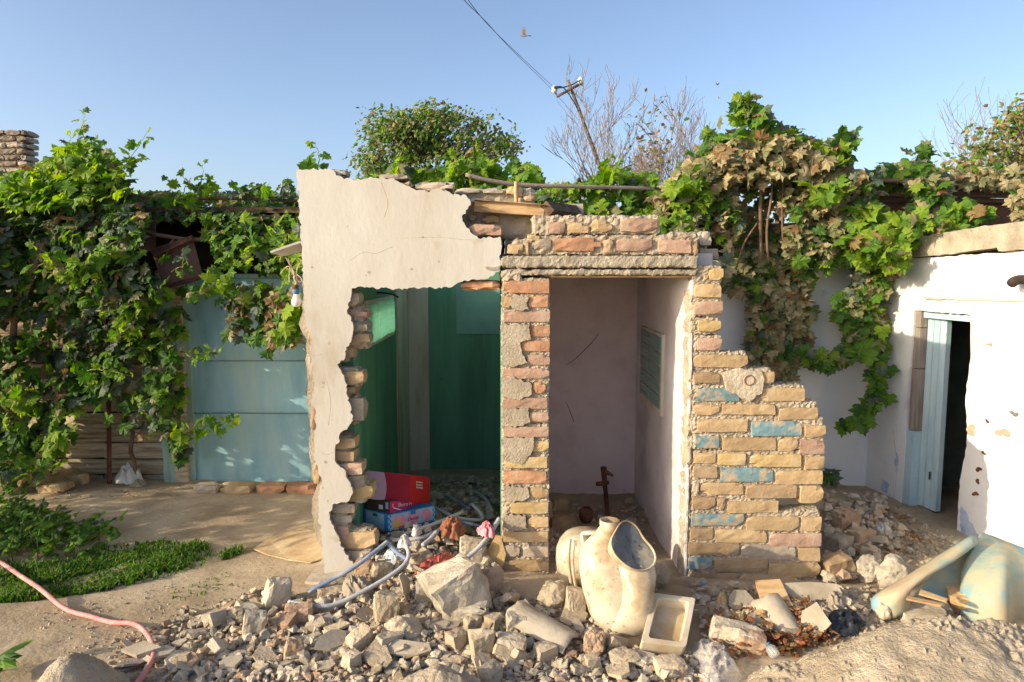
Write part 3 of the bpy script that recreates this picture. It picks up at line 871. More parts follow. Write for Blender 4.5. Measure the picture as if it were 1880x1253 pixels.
# green glass-block window in the left cell's side wall
gw = MB()
for (q0, q1) in (((ya - .02, za - .02), (yb + .02, za + .004)), ((ya - .02, zb - .004), (yb + .02, zb + .02)), ((ya - .02, za + .004), (ya + .004, zb - .004)), ((yb - .004, za + .004), (yb + .02, zb - .004))):
    gw.box((XL_IN - .01, q0[0], q0[1]), (XL_IN + .012, q1[0], q1[1]))
gwo = gw.build('glass_block_window', MT['offwhite'], gl)
w3 = (yb - ya - .04) / 3
for k in range(3):
    vs, fs = gbox(.03, w3 + .004, zb - za, 2, 4, 9, .0008, .006, 60 + k, 30, .002)
    o = mk('glass_block', [Vector(v) + Vector((XL_IN + .012, ya + w3 / 2 + k * (w3 + .02), (za + zb) / 2)) for v in vs], fs, MT['litglass']); adopt(o, gwo)
tube('iron_hook', [P(690, 538, 4.2), P(700, 538, 4.2), P(718, 540, 4.25), P(731, 546, 4.3)], .006, MT['iron'], gl, n=6)
# green window in the right cell's side wall
def PX(u, v, X):
    d = ray(u, v)
    t = X / d.x
    return Vector((X, d.y * t, CAM_H + d.z * t))
q = [PX(1187, 604, XR_IN), PX(1219, 619, XR_IN), PX(1212, 749, XR_IN), PX(1180, 721, XR_IN)]
zb_, zt_ = (q[2].z + q[3].z) / 2, (q[0].z + q[1].z) / 2
yn, yf = min(q[1].y, q[2].y), max(q[0].y, q[3].y)
mb = MB()
mb.box((XR_IN - .014, yn - .02, zb_ - .03), (XR_IN + .01, yf + .02, zt_ + .012))
wo_ = mb.build('small_window', MT['offwhite'], rw)
ny_, nz_ = 2, 5
for i in range(ny_):
    for k in range(nz_):
        dy_, dz_ = (yf - yn) / ny_, (zt_ - zb_) / nz_
        mb = MB()
        mb.box((XR_IN - .021, yn + i * dy_ + .005, zb_ + k * dz_ + .004), (XR_IN + .0, yn + (i + 1) * dy_ - .005, zb_ + (k + 1) * dz_ - .004))
        mb.build('pane', MT['glassblock'], wo_)
# loop of string on the plaster by the lintel
tube('string_loop', [P(u, v, Y0 - .006) for u, v in [(918, 488), (905, 492), (892, 490), (893, 494), (908, 495), (916, 492)]], .0022, MT['cord'], oh, n=5)

# ------------------------------------------------------------------ white yard wall at the back
yw = grid_wall('yard_wall', (.99, 5.04, -.1), (1.60, 0, 0), (0, 0, P(1500, 478, 5.04).z + .1), 40, 40, 'white', None, amp=.02, thick=.2, seed=14, freq=2.2)
tag(yw, 'low white yard wall behind the stepped brick stub, draped with vine', 'wall')

# ------------------------------------------------------------------ white house on the right
WC = Vector((2.585, 5.02, 0))
WD = Vector((.15, -1, 0)).normalized()
WNRM = Vector((-1, -.15, 0)).normalized()
def PW(u, v, off=0.0):
    d = ray(u, v)
    o_ = Vector((0, 0, CAM_H))
    c_ = WC + WNRM * off
    t = (c_ - o_).dot(WNRM) / d.dot(WNRM)
    return o_ + d * t
def WS(u, v):
    p = PW(u, v)
    return (p - WC).dot(WD), p.z
def wp(s, z, off=0.0):
    return WC + WD * s + WNRM * off + Vector((0, 0, z))
house = root('white_house', wp(1.0, 0), 'white limewashed house wall with grey parapet and half open blue door', 'building')
dl0, ztop = WS(1664, 572)
dl0 = WS(1662, 800)[0]
dl = WS(1682, 650)[0]
dr = WS(1774, 700)[0]
ztop = WS(1740, 575)[1]
def wslab(name, pts, off0, off1, mat, parent, mats=None, amp=.003, step=.03, seed=0):
    q = rough_outline([Vector(p) for p in pts], step, amp, seed)
    vs, fs, mi = slab_xz(q, 0, 1)
    out = []
    for (s, d, z) in vs:
        out.append(wp(s, z, lerp(off0, off1, d)))
    o = mk(name, out, fs, MT[mat])
    adopt(o, parent)
    return o
zl, zr = WS(1640, 478)[1], WS(1880, 462)[1]
SE = 2.3
ztA = lambda s: lerp(zl, zr, s / WS(1880, 462)[0])
wall_pts = [(-.02, -.1), (dl0, -.1), (dl0 + .005, .45), (dl0 - .02, .62), (dl0 + .01, 1.0), (dl0 + .02, ztop), (dr, ztop), (dr + .02, 1.05), (dr, .8), (dr + .035, .62), (dr + .03, .5), (dr, .3), (dr + .005, -.1), (SE, -.1), (SE, ztA(SE)), (-.02, ztA(0))]
hw = wslab('front_wall', wall_pts, 0, -.24, 'white', house, seed=2)
zp = lambda u, v: WS(u, v)
pp = [zp(1645, 476), zp(1760, 466), zp(1840, 455), zp(1843, 462), zp(1880, 459)]
pp = [(s, z) for s, z in pp]
ptop = [zp(1880, 408), zp(1800, 418), zp(1720, 432), zp(1645, 446)]
par = wslab('parapet', [(-.05, pp[0][1])] + pp + [(SE, pp[-1][1] + .02), (SE, ptop[0][1] + .05)] + ptop + [(-.05, ptop[-1][1] - .01)], .035, -.26, 'concrete', house, seed=3)
wslab('plaster_ridge', [(WS(1700, 545)[0], WS(1700, 549)[1]), (SE, WS(1880, 549)[1]), (SE, WS(1880, 543)[1]), (WS(1700, 545)[0], WS(1700, 545)[1])], .014, -.01, 'plaster', house, seed=4)
# dark room behind the door
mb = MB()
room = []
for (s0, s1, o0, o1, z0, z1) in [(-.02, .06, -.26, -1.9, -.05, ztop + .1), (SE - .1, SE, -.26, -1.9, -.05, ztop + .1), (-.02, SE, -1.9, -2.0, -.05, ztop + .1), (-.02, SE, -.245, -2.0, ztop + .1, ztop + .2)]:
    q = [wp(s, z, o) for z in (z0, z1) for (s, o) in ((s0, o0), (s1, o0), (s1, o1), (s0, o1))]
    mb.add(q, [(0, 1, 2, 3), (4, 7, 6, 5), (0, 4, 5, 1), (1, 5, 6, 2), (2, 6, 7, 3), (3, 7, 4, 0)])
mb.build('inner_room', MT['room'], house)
# door frame, leaf, exposed timber in the jamb
def wbox(name, s0, s1, z0, z1, o0, o1, mat, parent, lean=0):
    mb = MB()
    q = [wp(s, z, o) for z in (z0, z1) for (s, o) in ((s0, o0), (s1, o0), (s1, o1), (s0, o1))]
    mb.add(q, [(0, 1, 2, 3), (4, 7, 6, 5), (0, 4, 5, 1), (1, 5, 6, 2), (2, 6, 7, 3), (3, 7, 4, 0)])
    return mb.build(name, MT[mat], parent)
wbox('door_frame_top', dl0 + .02, dr - .006, ztop - .045, ztop - .003, -.03, -.12, 'bluedoor', house)
for (z0, z1) in ((.52, .93), (.935, 1.2), (1.205, ztop - .004)):
    wbox('jamb_timber', dl0 + .012, dl + .012, z0, z1, -.012, -.09, 'wood_grey', house)
wbox('jamb_plaster', dl0 + .006, dl + .01, -.05, .515, -.004, -.09, 'bluedoor', house)
hp = wp(dl + .015, 0, -.06)
ld = (WD * .995 + (-WNRM) * .08).normalized()
ln = Vector((ld.y, -ld.x, 0))
ln = ln if ln.dot(WNRM) > 0 else -ln
leaf_w = WS(1733, 700)[0] - dl - .10
door = None
for k in range(3):
    mb = MB()
    a_, b_ = k * leaf_w / 3 + .002, (k + 1) * leaf_w / 3 - .002
    q = []
    for z in (.02, ztop - .05):
        for (s, t) in ((a_, 0), (b_, 0), (b_, .035), (a_, .035)):
            q.append(hp + ld * s - ln * t * 1 + Vector((0, 0, z)))
    mb.add(q, [(0, 1, 2, 3), (4, 7, 6, 5), (0, 4, 5, 1), (1, 5, 6, 2), (2, 6, 7, 3), (3, 7, 4, 0)])
    if door is None:
        door = mb.build('door_leaf', MT['bluedoor'], house)
        tag(door, 'light blue plank door swung inward')
    else:
        mb.build('plank', MT['bluedoor'], door)
c = hp + ld * .1 + ln * .012 + Vector((0, 0, .22))
tube('door_bolt', [c, c + Vector((0, 0, .05))], .006, MT['rust'], door, n=6)
# scars, holes and the pipe stub
for (u, v, r_, m) in [(1817, 633, 5, 'mortar'), (1862, 760, 7, 'glaze'), (1842, 795, 12, 'r_pale'), (1813, 774, 4, 'rust'), (1806, 832, 4, 'rust'), (1797, 862, 6, 'rust'), (1795, 884, 5, 'rust'),
                      (1791, 907, 6, 'rust'), (1783, 790, 12, 'r_pale')]:
    s_, z_ = WS(u, v)
    rr = r_ / FPX * 2.9
    rg = random.Random(u)
    q = []
    for i in range(22):
        an = 2 * math.pi * i / 22
        k = rr * (1 + .35 * math.sin(an * 2 + u) + .2 * math.sin(an * 3 + v) + rg.uniform(-.08, .08))
        q.append((s_ + k * 1.5 * math.cos(an), z_ + k * math.sin(an)))
    vs, fs, mi = slab_xz([Vector(p) for p in q], 0, 1)
    o = mk('wall_scar', [wp(s, z, lerp(.003, -.01, d)) for s, d, z in vs], fs, MT[m]); adopt(o, house)
pp0 = PW(1858, 520, .10)
tube('pipe_stub', [wp(WS(1895, 514)[0], WS(1895, 514)[1], -.05), wp(WS(1885, 514)[0], WS(1885, 514)[1], .05), pp0], .026, MT['iron'], house, n=12, sub=2)
for pts in ([(1690, 560), (1720, 552), (1760, 556)], [(1800, 610), (1806, 660), (1800, 700)], [(1830, 560), (1850, 600), (1846, 640)], [(1640, 930), (1646, 860), (1640, 790)], [(1822, 850), (1850, 862), (1880, 858)]):
    tube('hairline_crack', [PW(u, v, .0006) for u, v in pts], .0011, MT['plaster_edge'], house, n=4, sub=4)
for pts in ([(1764, 930), (1776, 945), (1790, 975), (1800, 985), (1762, 985)], [(1645, 830), (1650, 845), (1646, 870), (1642, 850)], [(1620, 880), (1632, 890), (1628, 905), (1616, 900)]):
    q = [WS(u, v) for u, v in pts]
    vs, fs, mi = slab_xz(rough_outline([Vector(p) for p in q], .015, .006, 5), 0, 1)
    adopt(mk('old_blue_paint', [wp(s, z, lerp(.0015, -.004, d_)) for s, d_, z in vs], fs, MT['c_bluewash']), house)
# rest of the house block behind the wall
mb = MB()
q = [wp(s, z, o) for z in (-.05, ztA(0) - .02) for (s, o) in ((-.02, -2.05), (SE, -2.05), (SE, -2.25), (-.02, -2.25))]
mb.add(q, [(0, 1, 2, 3), (4, 7, 6, 5), (0, 4, 5, 1), (1, 5, 6, 2), (2, 6, 7, 3), (3, 7, 4, 0)])
q = [wp(s, z, o) for z in (ztA(0) - .12, ztA(0) - .02) for (s, o) in ((.0, -.25), (SE, -.25), (SE, -2.05), (.0, -2.05))]
mb.add(q, [(0, 1, 2, 3), (4, 7, 6, 5), (0, 4, 5, 1), (1, 5, 6, 2), (2, 6, 7, 3), (3, 7, 4, 0)])
mb.build('rear_wall_and_roof', MT['white'], house)

# ------------------------------------------------------------------ shed roof beyond the right wall, with rusty edge
sh = root('back_shed', (2.9, 6.2, 0), 'dark timber shed with rust brown roof edge behind the right vine', 'shed')
def rail(name, u0, v0, u1, v1, Y, hpx, depth, mat, parent, seed=1, amp=.008):
    a, b = P(u0, v0, Y), P(u1, v1, Y)
    L_ = (b - a).length
    hh = hpx / FPX * Y
    vs, fs = gbox(L_, depth, hh, max(4, int(L_ / .12)), 2, 2, .001, .004, seed, 7, amp)
    ang = math.atan2(b.z - a.z, b.x - a.x)
    o = mk(name, vs, fs, MT[mat])
    o.location = (a + b) / 2 + Vector((0, depth / 2, 0))
    o.rotation_euler = (0, -ang, 0)
    adopt(o, parent)
    return o
rail('roof_edge', 1606, 337, 1960, 338, 5.7, 11, .9, 'roofmat', sh, 2)
rail('fascia_board', 1606, 354, 1960, 358, 5.75, 13, .06, 'wood_dark', sh, 3)
rail('fascia_board', 1600, 366, 1960, 370, 5.8, 10, .06, 'wood_dark', sh, 4)
rail('wall_board', 1560, 393, 1960, 393, 5.9, 40, .05, 'redpaint', sh, 5)
rail('wall_board', 1250, 440, 1960, 440, 6.0, 60, .05, 'dark', sh, 6)  # near-black strip carries the shade inside the shed
for u in (1300, 1440, 1580, 1700, 1860):
    a = P(u, 380, 5.95)
    tube('post', [(a.x, 6.05, 0), (a.x, 6.05, a.z)], .04, MT['wood_dark'], sh, n=6, sub=0)
mb = MB()
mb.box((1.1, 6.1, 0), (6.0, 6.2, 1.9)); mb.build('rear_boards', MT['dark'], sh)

# ------------------------------------------------------------------ left: plank wall, gate, posts
YL = 5.18
ps = root('plank_wall', (-3.4, YL, 0), 'weathered horizontal plank wall half hidden by the left vine', 'wall')
v = 524
k = 0
while v < 890:
    hpx = R.choice([26, 28, 30, 31])
    cut = R.choice([None, 90, 190, 240])
    segs = [(-420, 322)] if cut is None else [(-420, cut), (cut + 1, 322)]
    for (ua, ub) in segs:
        a, b = P(ua, v + hpx - 1.6, YL), P(ub, v, YL)
        vs, fs = gbox(b.x - a.x, .024, b.z - a.z, max(6, int((b.x - a.x) / .12)), 1, 2, .0015, .002, 1000 + k, 5, .006)
        o = mk('plank', vs, fs, MT['wood_old'])
        o.location = ((a.x + b.x) / 2, YL + .012 + R.uniform(-.007, .007), (a.z + b.z) / 2)
        o.rotation_euler = (0, R.uniform(-.006, .006), 0)
        adopt(o, ps)
        k += 1
    v += hpx
mb = MB()
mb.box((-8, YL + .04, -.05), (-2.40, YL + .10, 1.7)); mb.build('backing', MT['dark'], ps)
for u in (-260, 60, 200):
    a = P(u, 520, YL - .02)
    tube('stud', [(a.x, YL + .06, 0), (a.x, YL + .06, 2.2)], .035, MT['wood_dark'], ps, n=6, sub=0)
# lean-to roof above planks and gate, inside shade put into near-black boards
rf = root('lean_to_roof', (-2.6, 6.0, 1.95), 'sagging lean-to roof with reddish board edge under the left vine', 'roof')
rail('edge_board', 160, 398, 372, 400, YL - .05, 9, .06, 'wood_dark', rf, 11)
rail('edge_board', 372, 396, 545, 402, YL - .06, 10, .06, 'redpaint', rf, 12)
rail('edge_board', 400, 448, 560, 446, YL - .02, 9, .05, 'wood_old', rf, 13)
mb = MB()
z0 = P(300, 392, YL).z
mb.add([(-8, YL - .05, z0), (-1.0, YL - .05, z0), (-1.0, 7.2, z0 + .12), (-8, 7.2, z0 + .12), (-8, YL - .05, z0 + .04), (-1.0, YL - .05, z0 + .04), (-1.0, 7.2, z0 + .16), (-8, 7.2, z0 + .16)],
       [(0, 3, 2, 1), (4, 5, 6, 7), (0, 1, 5, 4), (1, 2, 6, 5), (2, 3, 7, 6), (3, 0, 4, 7)])
mb.build('roof_boards', MT['wood_dark'], rf)
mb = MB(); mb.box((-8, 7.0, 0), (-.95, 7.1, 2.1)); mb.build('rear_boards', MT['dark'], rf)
# gate
gate = root('metal_gate', P(460, 893, YL), 'faded blue sheet metal gate with riveted seams and bent lower edge', 'gate')
xs0, xs1 = 346, 572
def gpanel(v0, v1, name, seed, bent=False):
    a, b = P(xs0, v1, YL), P(xs1, v0, YL)
    nx, nz = 26, 10
    vs, fs = [], []
    for side in (0, 1):
        for j in range(nz + 1):
            for i in range(nx + 1):
                x, z = lerp(a.x, b.x, i / nx), lerp(a.z, b.z, j / nz)
                y = YL - .012 + .012 * noise.noise((x * 2.2, z * 2.2, seed)) + .004 * side
                if bent and j == 0:
                    t = i / nx
                    z += .045 * math.sin(max(0, t - .3) * 3.0) * (1 + .5 * noise.noise((x * 9, 1, 1))) + .012 * noise.noise((x * 17, 3, 1))
                    y -= .03 * math.sin(max(0, t - .3) * 4)
                vs.append((x, y, z))
    m = (nx + 1) * (nz + 1)
    for j in range(nz):
        for i in range(nx):
            q = j * (nx + 1) + i
            fs.append((q, q + 1, q + nx + 2, q + nx + 1))
            fs.append((q + m, q + m + nx + 1, q + m + nx + 2, q + m + 1))
    o = mk(name, vs, fs, MT['gate'], smooth=True)
    adopt(o, gate)
    return o
gpanel(512, 664, 'sheet_panel', 1)
gpanel(661.5, 760, 'sheet_panel', 2)
gpanel(757.5, 893, 'sheet_panel', 3, True)
def stile(u0, u1, v0, v1, dy, mat='gate_trim', nm='stile'):
    a, b = P(u0, v1, YL), P(u1, v0, YL)
    vs, fs = gbox(b.x - a.x, .03, b.z - a.z, 2, 1, 12, .001, .003, int(u0), 6, .003)
    o = mk(nm, vs, fs, MT[mat]); o.location = ((a.x + b.x) / 2, YL + dy, (a.z + b.z) / 2); adopt(o, gate)
    return o
stile(336, 346.5, 505, 900, -.018)
stile(571, 582, 505, 897, -.018)
stile(336, 582, 503, 512, -.010, nm='top_rail')
for vv in (663, 759):
    mb = MB()
    for i in range(22):
        c = P(352 + i * 10.2, vv - 2.5, YL - .027)
        vs, fs = gbox(.008, .006, .008, 1, 1, 1)
        mb.add([Vector(p_) + c for p_ in vs], fs)
    mb.build('rivet_row', MT['gate_trim'], gate)
    tube('seam', [P(346, vv, YL - .024), P(458, vv, YL - .024), P(571, vv, YL - .024)], .002, MT['iron'], gate, n=4, sub=0)
# gate side infill next to the outhouse
mb = MB(); mb.box((P(583, 700, YL).x, YL + .0, -.05), (-.93, YL + .1, 1.85)); mb.build('side_boards', MT['wood_dark'], gate)
# wooden door post
dp = root('gate_post', P(325, 893, YL), 'split pale green wooden post between plank wall and gate', 'post')
for (u0, u1, m, dy) in ((309, 323, 'gate_trim', -.03), (324, 329, 'wood_dark', -.012), (329.5, 336, 'wood_old', -.03)):
    a, b = P(u0, 898, YL), P(u1, 500, YL)
    vs, fs = gbox(b.x - a.x, .07, b.z - a.z, 2, 2, 22, .002, .003, int(u0), 6, .009)
    o = mk('post_board', vs, fs, MT[m]); o.location = ((a.x + b.x) / 2, YL + dy, (a.z + b.z) / 2); adopt(o, dp)
# iron bar
a = P(201, 897, 5.02)
ib = mk('iron_bar', *tube_geo([Vector((a.x, 5.02, 0)), P(200, 780, 5.02), P(198, 560, 5.02)], .018, 4), MT['rust'])
tag(ib, 'upright rusty iron bar standing against the plank wall', 'bar')
mb = MB()
# bent rusty sheet hanging under the roof edge
rs = root('rusty_sheet', P(320, 520, 4.95), 'bent rusty metal sheet hanging below the roof in the left vine', 'sheet')
def sheet4(name, pts, Y4, thick, mat, parent, nu=10, nv=6, amp=.01, seed=0):
    c4 = [P(u, v, y) for (u, v), y in zip(pts, Y4)]
    vs, fs = [], []
    nn = (c4[1] - c4[0]).cross(c4[3] - c4[0]).normalized()
    for side in (0, 1):
        for j in range(nv + 1):
            for i in range(nu + 1):
                s, t = i / nu, j / nv
                p = (c4[0] * (1 - s) + c4[1] * s) * (1 - t) + (c4[3] * (1 - s) + c4[2] * s) * t
                p = p + nn * (amp * noise.noise(p * 5 + Vector((seed, 0, 0)))) + nn * thick * side
                vs.append(p)
    m = (nu + 1) * (nv + 1)
    for j in range(nv):
        for i in range(nu):
            q = j * (nu + 1) + i
            fs.append((q, q + nu + 1, q + nu + 2, q + 1))
            fs.append((q + m, q + m + 1, q + m + nu + 2, q + m + nu + 1))
    per = [i for i in range(nu + 1)] + [j * (nu + 1) + nu for j in range(1, nv + 1)] + [nv * (nu + 1) + i for i in range(nu - 1, -1, -1)] + [j * (nu + 1) for j in range(nv - 1, 0, -1)]
    for i in range(len(per)):
        a_, b_ = per[i], per[(i + 1) % len(per)]
        fs.append((a_, b_, b_ + m, a_ + m))
    o = mk(name, vs, fs, MT[mat], smooth=False)
    if parent:
        adopt(o, parent)
    return o
sheet4('face_sheet', [(276, 458), (352, 432), (372, 505), (300, 524)], (4.9, 4.95, 4.92, 4.86), .006, 'rust_sheet', rs, seed=1)
sheet4('rim', [(276, 458), (352, 432), (353, 440), (280, 470)], (4.88, 4.93, 4.88, 4.82), .006, 'rust', rs, seed=2)
sheet4('rim', [(300, 524), (372, 505), (374, 512), (303, 531)], (4.85, 4.91, 4.86, 4.80), .006, 'rust', rs, seed=3)
sheet4('side_sheet', [(250, 400), (287, 405), (284, 465), (258, 455)], (5.1, 5.05, 4.95, 5.05), .006, 'rust_sheet', rs, seed=4)

# brick ruin far left
fr = root('brick_chimney', P(20, 300, 9.0), 'grey brick chimney stack rising behind the left vine', 'chimney')
mb = MB()
a, b = P(-80, 330, 9.06), P(42, 242, 9.06)
mb.box((a.x, 9.04, 0), (b.x, 9.25, b.z)); mb.build('stack_core', MT['mortar'], fr)
v = 238
row = 0
while v < 325:
    u = -86 + (row % 2) * 17
    while u < 46:
        w = R.choice([30, 33, 34])
        ue = min(u + w, 48 + (row % 3))
        if ue - u > 8:
            o = brick(u, ue - 1.5, v, v + 10.2, R.choice(['b_soot', 'b_grey']), 9.0, fr, depth=.25, amp=.016, rnd=.012)
        u += w
    o = None
    for kk in range(1):
        vs, fs = gbox(.05, .22, .068, 1, 2, 2, .004, .01, row * 7 + kk, 20, .01)
        c = P(47, v + 5, 9.0)
        o = mk('brick', vs, fs, MT['b_grey']); o.location = (c.x - .02, 9.15, c.z); adopt(o, fr)
    v += 11.6
    row += 1

# ------------------------------------------------------------------ rubble
def hull_mesh(name, pts, mat):
    bm = bmesh.new()
    for p in pts:
        bm.verts.new(p)
    r = bmesh.ops.convex_hull(bm, input=bm.verts)
    bmesh.ops.delete(bm, geom=[g for g in r['geom_interior'] if isinstance(g, bmesh.types.BMVert)], context='VERTS')
    bmesh.ops.recalc_face_normals(bm, faces=bm.faces)
    me = bpy.data.meshes.new(name)
    bm.to_mesh(me)
    bm.free()
    me.materials.append(mat)
    return me

def chunk_pts(rg, sx, sy, sz, n=5):
    pts = []
    for i in (-1, 1):
        for j in (-1, 1):
            for k in (-1, 1):
                for _ in range(1 if rg.random() < .5 else 2):
                    pts.append((i * sx * rg.uniform(.28, .5), j * sy * rg.uniform(.28, .5), k * sz * rg.uniform(.3, .5)))
    for _ in range(n):
        v = Vector((rg.gauss(0, 1), rg.gauss(0, 1), rg.gauss(0, 1))).normalized()
        pts.append((v.x * sx * .52, v.y * sy * .52, v.z * sz * .52))
    return pts

def plate_mesh(name, rg, mat, curve=0.0, n=8, thick=.10):
    """thin broken piece, unit size, bent about its long axis when curve > 0"""
    out = []
    for i in range(n):
        an = 2 * math.pi * i / n + rg.uniform(-.25, .25)
        r_ = rg.uniform(.36, .56)
        out.append(Vector((math.cos(an) * r_, math.sin(an) * r_ * .75)))
    bm = bmesh.new()
    top = [bm.verts.new((p.x, p.y, 0)) for p in out]
    f = bm.faces.new(top)
    bmesh.ops.triangulate(bm, faces=[f])
    bmesh.ops.subdivide_edges(bm, edges=bm.edges[:], cuts=2, use_grid_fill=True)
    r = bmesh.ops.extrude_face_region(bm, geom=bm.faces[:])
    for g in r['geom']:
        if isinstance(g, bmesh.types.BMVert):
            g.co.z += thick
    bmesh.ops.recalc_face_normals(bm, faces=bm.faces)
    for v_ in bm.verts:
        v_.co.z += -curve * v_.co.y ** 2 * 2.2
    me = bpy.data.meshes.new(name)
    bm.to_mesh(me)
    bm.free()
    me.materials.append(mat)
    return me

def put(me, name, loc, rot, sc):
    o = bpy.data.objects.new(name, me)
    COL.objects.link(o)
    o.location, o.rotation_euler, o.scale = loc, rot, sc
    return o

HN = [0]
def hero(kind, u, vb, wpx, hpx, mat, label, rz=0.0, rx=0.0, ry=0.0, name=None, cat='stone', dz=None, sink=.12, z=None, group=None, dep=.85):
    """a named chunk standing with its foot at pixel (u, vb)"""
    HN[0] += 1
    sd_ = HN[0]
    rg = random.Random(sd_ * 13)
    if z is None:
        p = on_ground(u, vb)
    else:
        p = G(u, vb, z)
    w, h = wpx * p.y / FPX, hpx * p.y / FPX * 1.04
    d = w * dep
    if kind == 'block':
        vs, fs = gbox(w * .92, d * .8, h, 6, 5, 5, w * .008, w * .05, sd_, 3.5 / w, w * .06)
    elif kind == 'wedge':
        me = hull_mesh('chunk', chunk_pts(rg, w, d, h, 7), MT[mat])
        bm = bmesh.new()
        bm.from_mesh(me)
        bmesh.ops.subdivide_edges(bm, edges=bm.edges[:], cuts=4, use_grid_fill=True)
        bmesh.ops.triangulate(bm, faces=bm.faces[:])
        off = Vector((sd_ * 5.1, 0, 0))
        for v_ in bm.verts:
            q_ = v_.co * (1 / w)
            v_.co += v_.co.normalized() * w * (.035 * noise.noise(q_ * 5 + off) + .028 * noise.noise(q_ * 13 + off))
        bm.to_mesh(me); bm.free()
        vs = None
    elif kind == 'lump':
        bm = bmesh.new()
        bmesh.ops.create_icosphere(bm, subdivisions=4, radius=.5)
        off = Vector((sd_ * 7.7, 0, 0))
        for v_ in bm.verts:
            c_ = v_.co.copy()
            k = 1 + .35 * noise.noise(c_ * 2.6 + off) + .13 * noise.noise(c_ * 7 + off) + .06 * noise.noise(c_ * 17 + off)
            v_.co = Vector((c_.x * w * k, c_.y * d * k, c_.z * h * k))
        me = bpy.data.meshes.new('lump')
        bm.to_mesh(me); bm.free()
        me.materials.append(MT[mat])
        vs = None
    elif kind == 'plate':
        me = plate_mesh('plate', rg, MT[mat], 0, 7, .07)
        vs = None
    elif kind == 'curved':
        me = plate_mesh('curved', rg, MT[mat], .42, 6, .05)
        vs = None
    if vs is not None:
        me = bpy.data.meshes.new('block')
        me.from_pydata([tuple(v_) for v_ in vs], [], fs)
        me.materials.append(MT[mat])
    sc = (1, 1, 1)
    zc = h * (.5 - sink)
    if kind in ('plate', 'curved'):
        sc = (w, max(h * 1.25, w * .5), w * .8)
        zc = h * .35 if rx else h * .2
    o = put(me, name or {'block': 'rubble_block', 'wedge': 'rubble_chunk', 'lump': 'rubble_lump', 'plate': 'broken_slab', 'curved': 'curved_tile_piece'}[kind],
            p + Vector((0, d * .25, zc)), (rx, ry, rz), sc)
    tag(o, label, cat, group)
    return o

NBLK = 'pieces of broken masonry before the outhouse'
hero('block', 506, 1117, 50, 56, 'r_pale', 'pale five sided block standing alone near the pink hose end of the rubble', .5, .05, .22, dep=1)
hero('wedge', 838, 1132, 118, 112, 'r_grey', 'largest broken concrete wedge lying in front of the left cell', .4, .1, -.45)
hero('block', 856, 1145, 96, 40, 'r_grey', 'long grey brick lying just before the big concrete wedge', -.1, .1, -.08, dep=.55)
hero('block', 938, 1214, 62, 46, 'r_pale', 'whitewashed half brick in the front rubble, brightest one', -.15, .1, .05)
hero('block', 948, 1166, 46, 42, 'r_grey', 'speckled grey half brick behind the whitewashed half brick', .2, .2, .1)
hero('wedge', 884, 1212, 52, 62, 'r_tan', 'upright tan chunk touching the whitewashed half brick', .3)
hero('block', 868, 1165, 36, 34, 'r_tan', 'small tan block below the long grey brick', .5)
hero('wedge', 905, 1165, 34, 44, 'r_tan', 'rough brown chunk beside the speckled half brick', .9)
hero('lump', 738, 1176, 68, 44, 'r_tan', 'rounded tan boulder in the middle of the rubble', .2)
hero('block', 660, 1196, 52, 40, 'r_tan', 'brown brick end tilted beside the ribbed plate', .7, .15, -.4)
hero('wedge', 708, 1142, 50, 66, 'r_tan', 'tall tan stone standing under the bent conduit', .2)
hero('curved', 742, 1105, 50, 70, 'tile', 'upright curved tile piece by the big concrete wedge', 1.4, 1.25, .0, cat='tile')
hero('block', 782, 1108, 46, 40, 'r_grey', 'dusty grey block to the left of the big concrete wedge', .1)
hero('block', 464, 1172, 44, 52, 'r_grey', 'tall brown stone below the pale five sided block', .3, .1, .15)
hero('lump', 428, 1145, 52, 30, 'r_tan', 'flat tan stone next to the tall brown stone', .1)
hero('block', 546, 1148, 58, 36, 'r_pink', 'crumbling pinkish brick end under the two conduits', .25)
hero('curved', 590, 1155, 52, 34, 'tile', 'bent tile leaning on the pinkish brick end', .5, .65, 0, cat='tile')
hero('plate', 668, 1142, 40, 30, 'tile', 'broken curved shard beside the tall tan stone', .9, .7, 0, cat='tile')
hero('block', 700, 1068, 44, 34, 'r_tan', 'tan chunk between the two conduits near the left jamb', .4, .1, .2)
hero('block', 668, 1058, 38, 30, 'r_pink', 'pink brick chunk at the foot of the left jamb', -.3, .2, .1)
hero('wedge', 610, 1092, 70, 26, 'r_tan', 'low slope of lumpy mortar under the upper conduit', .1, sink=.3)
hero('curved', 605, 1205, 84, 26, 'tile', 'long curved shard lying flat near the pink hose', -.45, .25, 0, cat='tile')
hero('plate', 735, 1222, 118, 46, 'tile', 'large ribbed asbestos plate lying in the front rubble', -.1, .35, 0, cat='slab')
hero('block', 537, 1215, 38, 40, 'r_pink', 'reddish brick end in the grey chips before the hose', .4, .1, .2)
hero('wedge', 644, 1228, 36, 34, 'r_tan', 'small dark stone between long shard and ribbed plate', .9)
hero('plate', 590, 1238, 58, 24, 'r_tan', 'angular flat stone at the front edge below the long shard', .3, .3, 0)
hero('curved', 812, 1165, 88, 32, 'tile', 'grey tile shard bridging below the long grey brick', .3, .2, 0, cat='tile')
hero('wedge', 838, 1195, 40, 40, 'r_tan', 'brown splintered chunk between ribbed plate and upright tan chunk', .7)
hero('plate', 830, 1228, 62, 26, 'r_tan', 'flat tan slab in front of the splintered chunk', .2, .3, 0)
hero('lump', 1020, 1120, 70, 56, 'r_tan', 'crumbly mortar lump resting at the foot of the brick pillar', .3)
hero('wedge', 1056, 1132, 40, 58, 'r_tan', 'pointed mortar chunk against the upturned toilet pan', .2)
hero('lump', 1092, 1206, 46, 50, 'r_pink', 'brown stone propping the upturned toilet pan', .6)
